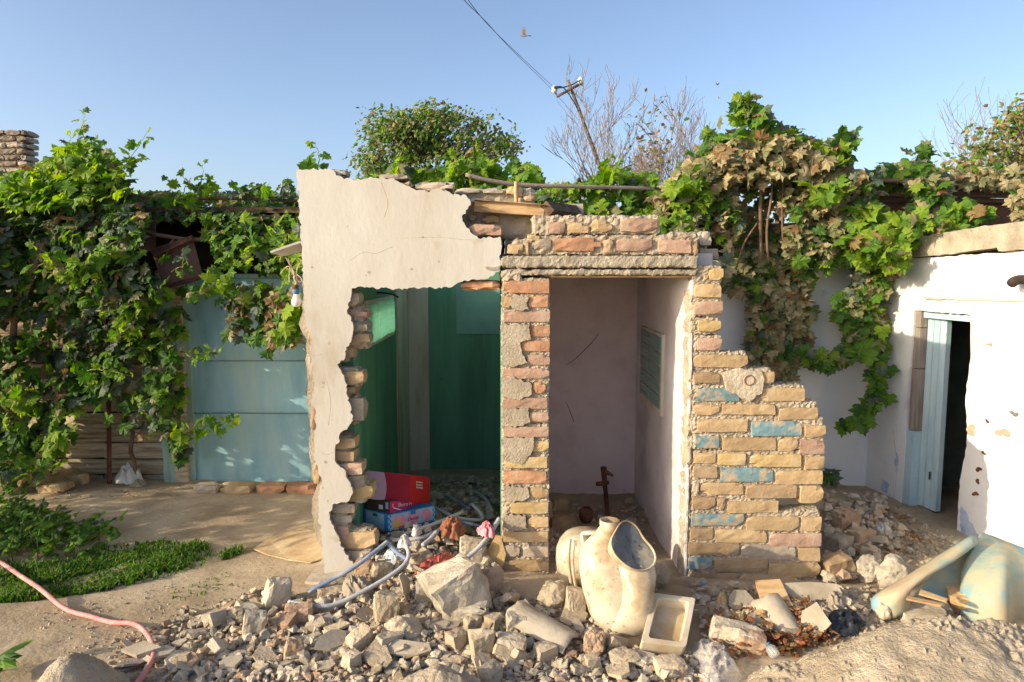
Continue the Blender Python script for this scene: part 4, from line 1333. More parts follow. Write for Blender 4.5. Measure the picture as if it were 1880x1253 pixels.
hero('lump', 1150, 1228, 58, 34, 'r_tan', 'lumpy tan clod before the upturned toilet pan', .3)
hero('block', 1232, 1246, 64, 34, 'r_tan', 'tan brick half under the near end of the ceramic tray', .1)
hero('wedge', 1000, 1215, 46, 34, 'r_tan', 'triangular flat stone right of the whitewashed half brick', .5)
hero('wedge', 1088, 1232, 34, 34, 'r_tan', 'small upright stone at the front below the toilet pan', .3)
hero('wedge', 902, 1262, 52, 46, 'r_grey', 'rough grey rock at the bottom edge, middle of the photo', .8)
hero('block', 866, 1046, 52, 62, 'r_pale', 'pale block with pink bag on it beside the pillar', .2, 0, .05)
hero('plate', 912, 1048, 36, 84, 'yellow_foam', 'yellowish board leaning against the left side of the pillar', .0, 1.4, 0, cat='board')
hero('wedge', 905, 1092, 38, 56, 'r_pink', 'brown chunk squeezed against the pillar foot', .3)
hero('lump', 888, 1046, 52, 34, 'r_pale', 'cream coloured broken plaster chunk before the pale block', .5)
hero('wedge', 772, 1045, 60, 26, 'r_tan', 'flat pale shard lying on cloth inside the left cell', .5)
hero('plate', 790, 1005, 50, 22, 'tile', 'broken tile in the shade inside the left cell', .5, .4, 0, cat='tile')
hero('plate', 745, 1010, 40, 20, 'tile', 'tile shard beside the conduit bend inside the left cell', 1.2, .4, 0, cat='tile')
# right cell and right yard
hero('block', 1028, 938, 34, 24, 'b_tan', 'loose brick at the back of the lilac cell', .2, name='loose_brick', cat='brick')
hero('block', 1035, 972, 56, 24, 'b_brown', 'second loose brick in the lilac cell, nearer the front', .1, name='loose_brick', cat='brick')
hero('block', 1000, 965, 30, 50, 'b_brown', 'brick on end behind the pillar in the lilac cell', .1, name='loose_brick', cat='brick')
hero('lump', 1210, 1080, 46, 50, 'r_tan', 'brown clod behind the upturned toilet pan by the white wall', .3)
hero('block', 1540, 1068, 62, 50, 'b_brown', 'dark slab lying right of the stepped brick stub', .2, .1, -.2, name='loose_brick', cat='brick')
hero('wedge', 1545, 1022, 52, 42, 'r_grey', 'shaded rounded block above the dark slab right of the stub', .4)
hero('lump', 1602, 1072, 56, 54, 'r_grey', 'dark rounded stone in the shade near the blue door', .3)
hero('lump', 1648, 1082, 66, 60, 'r_grey', 'dark boulder behind the curled green shell', .1)
hero('block', 1578, 1010, 42, 40, 'r_pink', 'brown block on the heap by the back yard wall', .6)
hero('block', 1555, 975, 50, 40, 'r_pink', 'brown broken brick higher on the heap by the yard wall', .3)
hero('wedge', 1600, 1030, 38, 28, 'r_tan', 'small tan brick end lying on the dark rounded stone', .9)
hero('plate', 1555, 938, 40, 18, 'tile', 'grey shard on top of the heap by the yard wall', .3, .4, 0)
hero('plate', 1362, 1125, 66, 42, 'tile', 'flat grey slab leaning on the foot of the brick stub', .05, .75, 0, cat='slab')
hero('plate', 1500, 1115, 122, 48, 'tile', 'corrugated grey plate lying before the brick stub', -.1, .7, 0, cat='slab')
hero('block', 1355, 1192, 108, 46, 'r_pale', 'pale concrete slab beside the ceramic tray among dry leaves', -.25, .1, .2, dep=.5)
hero('block', 1382, 1200, 56, 38, 'r_pink', 'broken brick leaning on the pale concrete slab', -.2, .2, .15)
hero('plate', 1500, 1172, 60, 74, 'tile', 'long narrow tan slab beyond the half pipe piece', -.75, .8, 0, cat='slab')
hero('wedge', 1690, 1140, 92, 28, 'r_pale', 'cream slab lying before the curled green shell', .1)
hero('wedge', 1783, 1130, 78, 46, 'wood', 'chunk of splintered yellow wood by the curled shell', -.5, cat='wood')
hero('wedge', 1722, 1130, 60, 24, 'r_grey', 'grey splintered slab between cream slab and curled shell', -.2)
hero('lump', 1625, 1140, 30, 34, 'r_tan', 'small rounded clod at the lower tip of the curled shell', .2)
hero('wedge', 1850, 1128, 34, 24, 'r_tan', 'tan clod on the crest of the mortar slab at the right edge', .2)
# left: stones by the plank wall
for i, (u, v, w, h, lb_) in enumerate([(64, 893, 46, 28, 'leftmost tan stone below the plank wall'), (112, 886, 56, 20, 'upper flat stone of the small pile below the plank wall'),
                                       (96, 905, 66, 18, 'lower flat stone of the small pile below the plank wall'), (142, 890, 34, 20, 'small tan stone at the end of the pile near the iron bar')]):
    hero('block', u, v, w, h, 'b_tan', lb_, R.uniform(-.3, .3), 0, -.18, name='flat_stone', dep=.7)
for i, (u0, u1, m, lb_) in enumerate([(352, 396, 'b_grey', 'dusty brick under the gate nearest the post'), (400, 460, 'b_tan', 'long beige brick under the gate'),
                                      (468, 522, 'b_red', 'red brick under the middle of the gate'), (524, 580, 'b_red', 'red brick under the gate beside the outhouse')]):
    p = on_ground((u0 + u1) / 2, 908)
    w = (u1 - u0) * p.y / FPX
    vs, fs = gbox(w, .12, .065, 4, 2, 2, .002, .008, 70 + i, 26, .008)
    o = mk('packing_brick', vs, fs, MT[m]); o.location = p + Vector((0, .07, .028)); o.rotation_euler = (0, R.uniform(-.03, .03), R.uniform(-.1, .1))
    tag(o, lb_, 'brick', 'bricks packed under the gate')

# medium and small pieces: individuals that nothing tells apart
pool = []
for i in range(30):
    rg = random.Random(400 + i)
    m = ['r_tan', 'r_grey', 'r_tan', 'r_pink', 'r_pale', 'r_grey'][i % 6]
    k = rg.random()
    if k < .22:
        pool.append((hull_mesh('chip', chunk_pts(rg, 1, rg.uniform(.6, 1), rg.uniform(.4, .8), 3), MT[m]), 1))
    elif k < .52:
        q = []
        for _ in range(13):
            v_ = Vector((rg.gauss(0, 1), rg.gauss(0, 1), rg.gauss(0, 1))).normalized()
            q.append((v_.x * .52, v_.y * rg.uniform(.28, .5), v_.z * rg.uniform(.16, .4)))
        pool.append((hull_mesh('chip', q, MT[m]), .8))
    else:
        pool.append((plate_mesh('shard', rg, MT[m if m != 'r_pink' else 'tile'], .35 if k > .85 else 0, 6, .09), .6))
for i in range(6):
    rg = random.Random(900 + i)
    vs, fs = gbox(1, .62, .42, 3, 2, 2, .02, .03, 640 + i, 4, .06)
    me = bpy.data.meshes.new('halfbrick')
    me.from_pydata([tuple(v_) for v_ in vs], [], fs)
    me.materials.append(MT[['r_tan', 'r_pink', 'r_pale', 'r_grey', 'r_tan', 'r_pale'][i]])
    pool.append((me, 1.1)); pool.append((me, 1.1))
def in_poly(u, v, poly):
    c_ = False
    n = len(poly)
    for i in range(n):
        (x1, y1), (x2, y2) = poly[i], poly[(i + 1) % n]
        if (y1 > v) != (y2 > v) and u < (x2 - x1) * (v - y1) / (y2 - y1) + x1:
            c_ = not c_
    return c_
def poly_sample(poly, rg):
    us = [p[0] for p in poly]; vs_ = [p[1] for p in poly]
    while True:
        u, v = rg.uniform(min(us), max(us)), rg.uniform(min(vs_), max(vs_))
        if in_poly(u, v, poly):
            return u, v
ZONES = [([(300, 1140), (480, 1085), (560, 1100), (760, 1060), (930, 1090), (1060, 1130), (1180, 1210), (1300, 1250), (300, 1253)], 150, (.036, .105), 'before the outhouse'),
         ([(170, 1190), (330, 1140), (600, 1180), (640, 1253), (250, 1253)], 45, (.025, .06), 'before the outhouse'),
         ([(1515, 920), (1600, 920), (1640, 1000), (1640, 1060), (1515, 1075)], 40, (.05, .12), 'yard'),
         ([(1275, 1085), (1420, 1075), (1420, 1190), (1310, 1215), (1290, 1150)], 14, (.04, .08), 'before the outhouse'),
         ([(1300, 1090), (1560, 1100), (1620, 1150), (1400, 1190), (1300, 1170)], 22, (.04, .08), 'before the outhouse'),
         ([(680, 970), (915, 960), (915, 1060), (690, 1060)], 30, (.04, .09), 'before the outhouse')]
rgs = random.Random(77)
LAND = [(506, 1110, 'near the pale five sided block'), (838, 1110, 'beside the big concrete wedge'), (938, 1205, 'around the whitewashed half brick'), (738, 1165, 'round the rounded tan boulder'), (464, 1165, 'by the tall brown stone'),
        (735, 1220, 'along the ribbed asbestos plate'), (260, 1195, 'next to the pink hose bend'), (400, 1225, 'in the grey chips right of the hose'), (560, 1235, 'at the bottom edge below the long shard'), (1020, 1120, 'at the pillar foot'),
        (1092, 1205, 'under the upturned toilet pan'), (1000, 1225, 'at the bottom edge right of the half brick'), (1230, 1240, 'before the ceramic tray'), (720, 1030, 'between the conduits in the left cell'), (850, 1010, 'by the pink bag inside the left cell'),
        (1355, 1180, 'beside the pale concrete slab'), (1440, 1150, 'round the half pipe shard'), (1520, 1120, 'by the corrugated plate'), (1545, 1040, 'on the dark slab right of the stub'), (1580, 960, 'high on the heap by the yard wall'),
        (1620, 1040, 'near the dark rounded stone'), (640, 1120, 'under the hooked conduit'), (640, 1190, 'round the long curved shard')]
nloose = 0
for poly, n, (s0, s1), wh in ZONES:
    for i in range(n):
        u, v = poly_sample(poly, rgs)
        p = on_ground(u, v)
        me, fl = rgs.choice(pool)
        s = s0 + (s1 - s0) * rgs.random() ** 2.2
        if me.name.startswith('shard'):
            s *= 1.6
        o = put(me, 'rubble_piece', p + Vector((0, 0, s * .22 * fl + rgs.uniform(0, .02))), (rgs.gauss(0, .35), rgs.gauss(0, .35), rgs.uniform(0, 6.3)), (s, s, s))
        cw = {'tan': 'tan', 'gre': 'grey', 'bri': 'reddish brick', 'pal': 'pale', 'asb': 'grey tile'}[me.materials[0].name[:3]]
        sw = 'thin shard' if me.name.startswith('shard') else 'brick fragment' if me.name.startswith('half') else ('angular chip' if s < (s0 + s1) * .42 else 'chunk')
        lm = min(LAND, key=lambda q: (q[0] - u) ** 2 + (q[1] - v) ** 2)[2]
        o['label'] = f'loose {cw} {sw} {lm}'
        o['category'] = 'rubble'
        o['group'] = 'shaded rubble in the yard corner' if wh == 'yard' else 'loose pieces of the sunlit rubble'
        continue
        if wh == 'yard':
            tag(o, 'shaded loose brick rubble between the stub and the blue door', 'rubble', 'shaded rubble in the yard corner')
        else:
            tag(o, 'small loose stone or brick chip in the sunlit rubble', 'rubble', 'loose chips of the sunlit rubble')

# gravel and crumbs: nobody could count them
def gravel(name, zones, mats, seed, label):
    rg = np.random.default_rng(seed)
    rp = random.Random(seed)
    V, F, MI = [], [], []
    base = np.array([(1, 0, -.3), (0, 1, -.3), (-1, 0, -.3), (0, -1, -.3), (.4, .3, .7), (-.5, .1, .6), (.1, -.6, .55)], float)
    tri = []
    bm = bmesh.new()
    for p in base:
        bm.verts.new(p)
    bmesh.ops.convex_hull(bm, input=bm.verts)
    bm.verts.ensure_lookup_table(); bm.verts.index_update()
    tri = [tuple(v_.index for v_ in f.verts) for f in bm.faces]
    bm.free()
    for poly, n, s0, s1, zo in zones:
        for i in range(n):
            u, v = poly_sample(poly, rp)
            p = on_ground(u, v)
            s = s0 + (s1 - s0) * rp.random() ** 3
            a = rp.uniform(0, 6.28)
            ca, sa = math.cos(a), math.sin(a)
            q = base * rg.uniform(.6, 1.3, (7, 3)) * (s, s * .75, s * rp.uniform(.35, .9))
            rot = np.array([[ca, -sa, 0], [sa, ca, 0], [0, 0, 1]])
            q = q @ rot.T + (p.x, p.y, p.z + s * .1 + zo * rp.random())
            b = len(V)
            V.extend(q.tolist())
            F.extend([(t[0] + b, t[1] + b, t[2] + b) for t in tri])
            MI.extend([rp.randrange(len(mats))] * len(tri))
    o = mk(name, V, F, mats=[MT[m] for m in mats], mi=MI)
    return tag(o, label, None, kind='stuff')
gravel('rubble_chips', [([(320, 1150), (480, 1085), (560, 1100), (760, 1060), (930, 1090), (1060, 1120), (1180, 1200), (1330, 1200), (1330, 1290), (300, 1290)], 1500, .014, .042, .02),
                  ([(1515, 915), (1620, 915), (1660, 990), (1640, 1060), (1515, 1080)], 420, .015, .05, .05),
                  ([(1640, 985), (1770, 985), (1720, 1040), (1640, 1060)], 130, .01, .03, .01),
                  ([(1262, 1075), (1600, 1085), (1640, 1130), (1400, 1180), (1300, 1215)], 520, .012, .036, .02),
                  ([(655, 945), (915, 925), (915, 1070), (660, 1070)], 420, .012, .04, .05),
                  ([(740, 885), (915, 885), (915, 960), (800, 965)], 260, .015, .05, .05),
                  ([(1012, 925), (1180, 925), (1225, 1090), (1012, 1090)], 200, .012, .035, .02)],
       ['r_tan', 'r_grey', 'r_pink', 'r_tan', 'r_grey', 'tile', 'r_pale'], 15, 'broken brick and plaster bits packed between the larger stones')
gravel('gravel', [([(200, 1175), (350, 1130), (480, 1080), (560, 1100), (760, 1060), (930, 1090), (1060, 1120), (1180, 1200), (1330, 1200), (1330, 1290), (200, 1290)], 5200, .004, .022, .012),
                  ([(60, 1130), (420, 1050), (480, 1090), (300, 1160), (120, 1240)], 700, .003, .012, 0),
                  ([(100, 900), (330, 895), (330, 912), (90, 915)], 160, .004, .014, 0),
                  ([(1300, 1080), (1620, 1080), (1700, 1140), (1560, 1180), (1300, 1200)], 1300, .004, .02, .012),
                  ([(1515, 920), (1640, 930), (1760, 1000), (1640, 1060), (1515, 1075)], 1300, .005, .028, .02),
                  ([(650, 960), (915, 930), (915, 1070), (660, 1070)], 900, .005, .022, .02),
                  ([(1010, 930), (1180, 930), (1220, 1080), (1010, 1080)], 500, .004, .02, .01)],
       ['r_tan', 'r_grey', 'r_pink', 'r_tan', 'r_grey'], 5, 'fine chips and gravel of the demolition rubble')

# crusty mortar heaps in front
def mound(name, label, x0, x1, y0, y1, hf, seed, nx=150, ny=90):
    vs, fs = [], []
    for j in range(ny + 1):
        for i in range(nx + 1):
            x, y = lerp(x0, x1, i / nx), lerp(y0, y1, j / ny)
            z = hf(x, y)
            p = Vector((x, y, seed))
            msk = sstep(-.15, .2, noise.noise(p * 3.1 + Vector((5, 0, 0))))
            dv_ = noise.voronoi(p * 26)[0]
            z += .020 * noise.noise(p * 6) + .012 * noise.noise(p * 17) + msk * (.030 * (.6 - dv_[0]) + .012 * noise.noise(p * 60)) + .0025 * noise.noise(p * 90)
            vs.append((x + .006 * noise.noise(p * 30 + Vector((9, 0, 0))), y, z))
    for j in range(ny):
        for i in range(nx):
            a = j * (nx + 1) + i
            fs.append((a, a + 1, a + nx + 2, a + nx + 1))
    o = mk(name, vs, fs, MT['crust'], smooth=True)
    return tag(o, label, 'mortar heap')
def sstep(a, b, x):
    t = max(0, min(1, (x - a) / (b - a)))
    return t * t * (3 - 2 * t)
def m1(x, y):
    top = .09 + .185 * sstep(.85, 1.5, x) + .02 * math.sin(x * 5)
    cy = 2.52 - .03 * (x - 1.2)
    f = sstep(cy + .20, cy - .02, y) * (1 - .55 * sstep(cy, cy - .8, y))
    e = sstep(.80, .95, x + .10 * (2.5 - y))
    return -.06 + (top + .06) * f * e
mound('mortar_slab', 'broad crusty slab of dried mortar filling the lower right corner', .72, 2.7, 1.5, 2.85, m1, 3, 380, 230)
slab_o = bpy.data.objects['mortar_slab']
sv = [v_.co for v_ in slab_o.data.vertices if v_.co.z > .04]
rc_ = random.Random(6)
mbc = MB()
for i in range(900):
    p_ = rc_.choice(sv)
    if rc_.random() > .25 and (p_.y < 2.25 or p_.z < .08):
        continue
    s_ = .004 + .014 * rc_.random() ** 3
    q_ = [Vector((rc_.gauss(0, 1), rc_.gauss(0, 1), rc_.gauss(0, 1))).normalized() * s_ * rc_.uniform(.7, 1.2) for _ in range(4)]
    b6 = [Vector((s_, 0, 0)), Vector((-s_, 0, 0)), Vector((0, s_, 0)), Vector((0, -s_, 0)), Vector((0, 0, s_ * .8)), Vector((0, 0, -s_))]
    b6 = [v_ * rc_.uniform(.6, 1.3) + p_ for v_ in b6]
    mbc.add(b6, [(0, 2, 4), (2, 1, 4), (1, 3, 4), (3, 0, 4), (2, 0, 5), (1, 2, 5), (3, 1, 5), (0, 3, 5)])
cr_ = mbc.build('crumbs', MT['crust'], slab_o)
cr_['kind'] = 'stuff'
def m2(x, y):
    return -.06 + .20 * bump2d(x, y, -.28, 2.42, .26, .16)
mound('mortar_lump', 'crusty mortar lump at the bottom edge below the ribbed plate', -.75, .25, 2.0, 2.85, m2, 8)
def m3(x, y):
    return -.06 + .27 * bump2d(x, y, -1.58, 2.40, .17, .20)
mound('mortar_lump', 'crusty mortar lump in the lower left corner under the hose', -2.15, -1.0, 1.95, 2.85, m3, 12)

# ------------------------------------------------------------------ upturned squat toilet pans
def loft(name, rings, mat, parent=None, n=28, smooth=True, cap=True, pw=2.0, tilt=None):
    """rings: (centre Vector, rx, ry) ellipses in horizontal planes, superellipse power pw"""
    vs, fs = [], []
    for (c, rx, ry) in rings:
        for i in range(n):
            an = 2 * math.pi * i / n
            cx, sx = math.cos(an), math.sin(an)
            k = (abs(cx) ** pw + abs(sx) ** pw) ** (-1 / pw)
            vs.append(Vector((c.x + rx * cx * k, c.y + ry * sx * k, c.z)))
    for r_ in range(len(rings) - 1):
        for i in range(n):
            a, b = r_ * n + i, r_ * n + (i + 1) % n
            fs.append((a, b, b + n, a + n))
    if cap:
        fs.append(tuple(range(n - 1, -1, -1)))
        fs.append(tuple((len(rings) - 1) * n + i for i in range(n)))
    o = mk(name, vs, fs, MT[mat], smooth=smooth)
    if parent:
        adopt(o, parent)
    return o
YT = 2.98
tp = root('toilet_pan', G(1140, 1172, .02), 'upturned stained ceramic squat toilet pan with broken outlet leaning before the lilac cell', 'toilet')
def px2(u, v, Y=YT): return P(u, v, Y)
m_px = YT / FPX
rows = [(1172, 1128, 1176, .05), (1166, 1108, 1188, .085), (1150, 1090, 1198, .11), (1120, 1077, 1206, .13), (1085, 1067, 1205, .14), (1055, 1063, 1198, .14), (1036, 1062, 1186, .13),
        (1020, 1066, 1172, .11), (1010, 1073, 1160, .09), (1000, 1083, 1150, .07), (990, 1094, 1142, .055), (980, 1102, 1136, .04), (972, 1108, 1132, .03)]
rings = []
for (v, a, b, dp_) in rows:
    c = P((a + b) / 2, v, YT)
    c.y += .30 * (c.z - .02) * .5
    rings.append((c, (b - a) / 2 * m_px, dp_))
body = loft('pan_body', rings, 'ceramic', tp, n=36, pw=2.3)
# flat rim on the back side, seen as two lines along the left edge
rim = []
for (du, dy, r_) in ((-6, .05, .007), (-13, .07, .008)):
    pts = [P(u + du, v, YT) + Vector((0, dy + .06 * (1170 - v) / 170, 0)) for u, v in [(1064, 1010), (1061, 1040), (1063, 1075), (1070, 1110), (1080, 1140), (1095, 1160), (1120, 1176), (1165, 1180), (1190, 1170), (1206, 1140), (1208, 1100)]]
    tube('pan_rim', pts, r_, MT['ceramic'], tp, n=8)
# outlet column on the front
col = []
for (u, v, r_, dy, ry) in [(1146, 1164, 36, -.020, .05), (1148, 1150, 46, -.045, .06), (1152, 1132, 44, -.080, .066), (1157, 1112, 36, -.112, .066), (1161, 1090, 30, -.135, .066), (1164, 1068, 29, -.135, .066), (1166, 1052, 31, -.125, .064), (1165, 1042, 35, -.110, .064), (1162, 1030, 37, -.09, .064), (1160, 1018, 36, -.07, .06)]:
    c = P(u, v, YT)
    c.y += dy + .15 * (c.z - .02)
    col.append((c, r_ * m_px, ry))
loft('outlet_column', col, 'ceramic', tp, n=28)
# broken oval mouth: rim + plate inside + dark gap
oc = P(1161, 1005, YT - .06)
ex_ = (P(1178, 1046, YT) - P(1136, 966, YT)).normalized()
tilt_n = Vector((.35, -.72, .60)).normalized()
ex_ = (ex_ - tilt_n * ex_.dot(tilt_n)).normalized()
ey_ = tilt_n.cross(ex_).normalized()
RX, RY = 45 * m_px, 41 * m_px
def oval(i, n, k, lift):
    an = 2 * math.pi * i / n
    w_ = 1 + .06 * math.cos(2 * an) + .09 * math.sin(3 * an + .6) - .05 * math.cos(4 * an)
    return oc + ex_ * RX * k * math.cos(an) * w_ + ey_ * RY * k * math.sin(an) * w_ + tilt_n * lift
vs, fs = [], []
n = 36
prof = [(.74, -.085), (.93, -.040), (1.03, -.006), (1.035, .003), (1.01, .006), (.965, .002), (.95, -.02)]
for i in range(n):
    for (k, l_) in prof:
        vs.append(oval(i, n, k, l_))
m_ = len(prof)
for i in range(n):
    for k in range(m_ - 1):
        a, b = i * m_ + k, ((i + 1) % n) * m_ + k
        fs.append((a, b, b + 1, a + 1))
mo = mk('mouth_rim', vs, fs, MT['ceramic'], smooth=True); adopt(mo, tp)
vs, fs = [oc + tilt_n * -.013], []
for k, l_ in ((.35, -.012), (.62, -.008), (.80, -.005), (.945, -.003)):
    for i in range(n):
        vs.append(oval(i, n, k, l_ + .006 * noise.noise((i * .4, k * 5, 2))))
for i in range(n):
    fs.append((0, 1 + i, 1 + (i + 1) % n))
for q in range(3):
    for i in range(n):
        a, b = 1 + q * n + i, 1 + q * n + (i + 1) % n
        fs.append((a, a + n, b + n, b))
o = mk('mouth_plate', vs, fs, MT['glaze'], smooth=True); adopt(o, tp)
for (s, t) in ((.15, .35), (-.3, .1), (.3, -.35)):
    c = oc + ex_ * RX * s + ey_ * RY * t + tilt_n * -.006
    tube('drain_hole', [c, c + tilt_n * .004], .004, MT['iron'], mo, n=8, sub=0)
# inlet spout
sp0, sp1 = P(1119, 998, YT + .04), P(1119, 955, YT + .03)
rgs_ = [(sp0 + Vector((.01, 0, -.03)), .034, .034), (sp0, .030, .030), (sp0.lerp(sp1, .55), .033, .033), (sp0.lerp(sp1, .6), .043, .043), (sp1, .044, .044), (sp1 + Vector((0, 0, .002)), .036, .036), (sp1 + Vector((0, 0, -.03)), .034, .034)]
loft('inlet_spout', rgs_, 'ceramic', tp, n=20)
# second pan behind
t2 = root('toilet_pan', G(1050, 1065, .05), 'whiter second toilet pan half hidden behind the upturned one', 'toilet')
Y2 = 3.30
rings = []
for (v, a, b, dp_) in [(1070, 1030, 1090, .10), (1055, 1022, 1100, .13), (1030, 1019, 1110, .14), (1010, 1020, 1112, .13), (995, 1026, 1112, .12), (983, 1036, 1110, .10), (976, 1048, 1104, .07)]:
    c = P((a + b) / 2, v, Y2)
    rings.append((c, (b - a) / 2 * Y2 / FPX, dp_))
loft('pan_body', rings, 'ceramic', t2, pw=2.6)
def frame4(c4, wpx_, thick, mat, name, parent):
    for i in range(4):
        tube(name, [c4[i], c4[(i + 1) % 4]], wpx_, MT[mat], parent, n=6, sub=0)
c4 = [P(u, v, 3.08) for u, v in [(1068, 980), (1112, 978), (1108, 1014), (1074, 1016)]]
frame4(c4, .009, 0, 'ceramic', 'collar_edge', t2)
o = mk('collar_plate', [p + Vector((0, .02, 0)) for p in c4] + [p + Vector((0, .04, 0)) for p in c4], [(0, 3, 2, 1), (4, 5, 6, 7), (0, 1, 5, 4), (1, 2, 6, 5), (2, 3, 7, 6), (3, 0, 4, 7)], MT['cement']); adopt(o, t2)
c = P(1099, 996, 3.04)
loft('knob', [(c + Vector((0, 0, -.035)), .018, .018), (c + Vector((0, 0, -.01)), .034, .034), (c + Vector((0, 0, .015)), .03, .03), (c + Vector((0, 0, .035)), .014, .014)], 'ceramic', t2, n=16)

# ------------------------------------------------------------------ ceramic tray
tr = root('ceramic_tray', G(1225, 1215, .02), 'cream rectangular tray with stained bottom lying tilted beside the toilet pan', 'tray')
TL, TR_, BR, BL = P(1216, 1090, 2.92), P(1293, 1100, 2.90), P(1260, 1188, 2.70), P(1177, 1178, 2.70)
ex = ((TR_ - TL) + (BR - BL)) * .5
ey = ((TL - BL) + (TR_ - BR)) * .5
nn = ex.cross(ey).normalized()
ey = ey - ex.normalized() * ey.dot(ex.normalized()) * .35
o_ = BL
def tpnt(s, t, d): return o_ + ex * s + ey * t - nn * d
vs, fs = [], []
def rrect(i0, i1, j0, j1, rad, d, k=4):
    out = []
    w_, h_ = ex.length, ey.length
    for (cx, cy, a0) in ((i1, j1, 0), (i0, j1, 90), (i0, j0, 180), (i1, j0, 270)):
        sx = -1 if cx == i1 else 1
        sy = -1 if cy == j1 else 1
        for q in range(k + 1):
            an = math.radians(a0 + 90 * q / k)
            out.append(tpnt(cx + (sx * rad + rad * math.cos(an)) / w_, cy + (sy * rad + rad * math.sin(an)) / h_, d))
    return out
loops = [rrect(.04, .96, .03, .97, .012, .085), rrect(.0, 1, .0, 1, .012, .05), rrect(0, 1, 0, 1, .012, .004), rrect(.008, .992, .006, .994, .012, 0), rrect(.125, .875, .085, .915, .016, 0), rrect(.14, .86, .095, .905, .016, .006), rrect(.16, .84, .11, .89, .014, .052)]
for lp in loops:
    vs += lp
m_ = len(loops[0])
for q in range(len(loops) - 1):
    for i in range(m_):
        a, b = q * m_ + i, q * m_ + (i + 1) % m_
        fs.append((a, b, b + m_, a + m_))
fs.append(tuple(range(m_ - 1, -1, -1)))
o = mk('tray_body', vs, fs, MT['ceramic_dirty'], smooth=False); adopt(o, tr)
o = mk('tray_bottom', loops[-1], [tuple(range(m_))], MT['drycard']); adopt(o, tr)

# ------------------------------------------------------------------ cardboard boxes in the left cell
def carton(name, label, edge, left, right, vtop, mats3, Ytop=None, open_=False):
    """edge/left/right: (u, v, Y) of the bottom of the near vertical edge and of both ends"""
    o_ = P(*edge)
    a, b = P(*left) - o_, P(*right) - o_
    up = P(edge[0], vtop, edge[2]) - o_
    up = Vector((0, 0, up.z)) + (a + b) * .0
    rt = root(name, o_, label, 'box')
    c = [o_, o_ + a, o_ + a + b, o_ + b]
    def face(nm, q, m, par=rt):
        nn = (q[1] - q[0]).cross(q[3] - q[0]).normalized()
        cen = o_ + (a + b + up) * .5
        if nn.dot((q[0] + q[2]) * .5 - cen) < 0:
            nn = -nn
        vs = [p for p in q] + [p - nn * .003 for p in q]
        o = mk(nm, vs, [(0, 1, 2, 3), (7, 6, 5, 4), (0, 4, 5, 1), (1, 5, 6, 2), (2, 6, 7, 3), (3, 7, 4, 0)], MT[m]); adopt(o, par)
        return o
    L_ = face('left_face', [c[0], c[1], c[1] + up, c[0] + up], mats3[0])
    R_ = face('right_face', [c[0], c[3], c[3] + up, c[0] + up], mats3[1])
    face('back_face', [c[1], c[2], c[2] + up, c[1] + up], mats3[0])
    face('end_face', [c[3], c[2], c[2] + up, c[3] + up], mats3[1])
    face('lid', [c[0] + up, c[1] + up, c[2] + up, c[3] + up], mats3[2])
    return rt, o_, a, b, up, L_, R_
def decal(nm, par, o_, e1, e2, poly, m, off):
    """flat print: polygon in the face's own 0..1 coordinates"""
    n_ = e1.cross(e2).normalized()
    if n_.y > 0:
        n_ = -n_
    vs = [o_ + e1 * s + e2 * t + n_ * off for s, t in poly]
    o = mk(nm, vs, [tuple(range(len(poly)))], MT[m]); adopt(o, par)
    return o
def disc(cx, cy, rx, ry, n_=18):
    return [(cx + rx * math.cos(2 * math.pi * i / n_), cy + ry * math.sin(2 * math.pi * i / n_)) for i in range(n_)]
def lettering(par, txt, o_, e1, e2, s, t, size, m, off=.0035, shear=0):
    cu = bpy.data.curves.new('lettering', 'FONT')
    cu.body = txt
    cu.size = size
    cu.extrude = .0004
    cu.shear = shear
    cu.align_x = 'CENTER'
    cu.align_y = 'CENTER'
    tmp = bpy.data.objects.new('lettering_curve', cu)
    COL.objects.link(tmp)
    dg = bpy.context.evaluated_depsgraph_get()
    me = bpy.data.meshes.new_from_object(tmp.evaluated_get(dg))
    bpy.data.objects.remove(tmp)
    bpy.data.curves.remove(cu)
    me.materials.clear()
    me.materials.append(MT[m])
    o = bpy.data.objects.new('lettering', me)
    COL.objects.link(o)
    x = e1.normalized()
    n_ = e1.cross(e2).normalized()
    y = n_.cross(x).normalized()
    if n_.y > 0:
        n_ = -n_
    pos = o_ + e1 * s + e2 * t + n_ * off
    o.matrix_basis = Matrix(((x.x, y.x, n_.x, pos.x), (x.y, y.y, n_.y, pos.y), (x.z, y.z, n_.z, pos.z), (0, 0, 0, 1)))
    adopt(o, par)
    return o
rt, o_, a, b, up, Lf, Rf = carton('blue_carton', 'light blue printed carton at the bottom of the box pile', (713, 976, 3.60), (668, 964, 3.70), (799, 957, 3.78), 946, ('c_skyblue', 'c_skyblue', 'c_blue'))
decal('blue_border', Lf, o_, a, up, [(0, 0), (.16, 0), (.16, 1), (0, 1)], 'c_blue', .001)
decal('blue_border', Lf, o_, a, up, [(.9, 0), (1, 0), (1, 1), (.9, 1)], 'c_blue', .001)
decal('green_mark', Lf, o_, a, up, [(.42, .72), (.62, .72), (.62, .92), (.42, .92)], 'c_green', .0012)
for s0 in (0.0, .94):
    for i in range(6):
        for j in range(2):
            if (i + j) % 2 == 0:
                decal('check_square', Rf, o_, b, up, [(s0 + j * .03, i / 6), (s0 + j * .03 + .03, i / 6), (s0 + j * .03 + .03, i / 6 + 1 / 6), (s0 + j * .03, i / 6 + 1 / 6)], 'c_blue', .001)
decal('blue_band', Rf, o_, b, up, [(.06, 0), (.94, 0), (.94, .12), (.06, .08)], 'c_blue', .0009)
decal('cake_print', Rf, o_, b, up, disc(.22, .48, .15, .40), 'c_rose', .0012)
decal('cake_print', Rf, o_, b, up, disc(.18, .34, .09, .24), 'c_yellow', .0016)
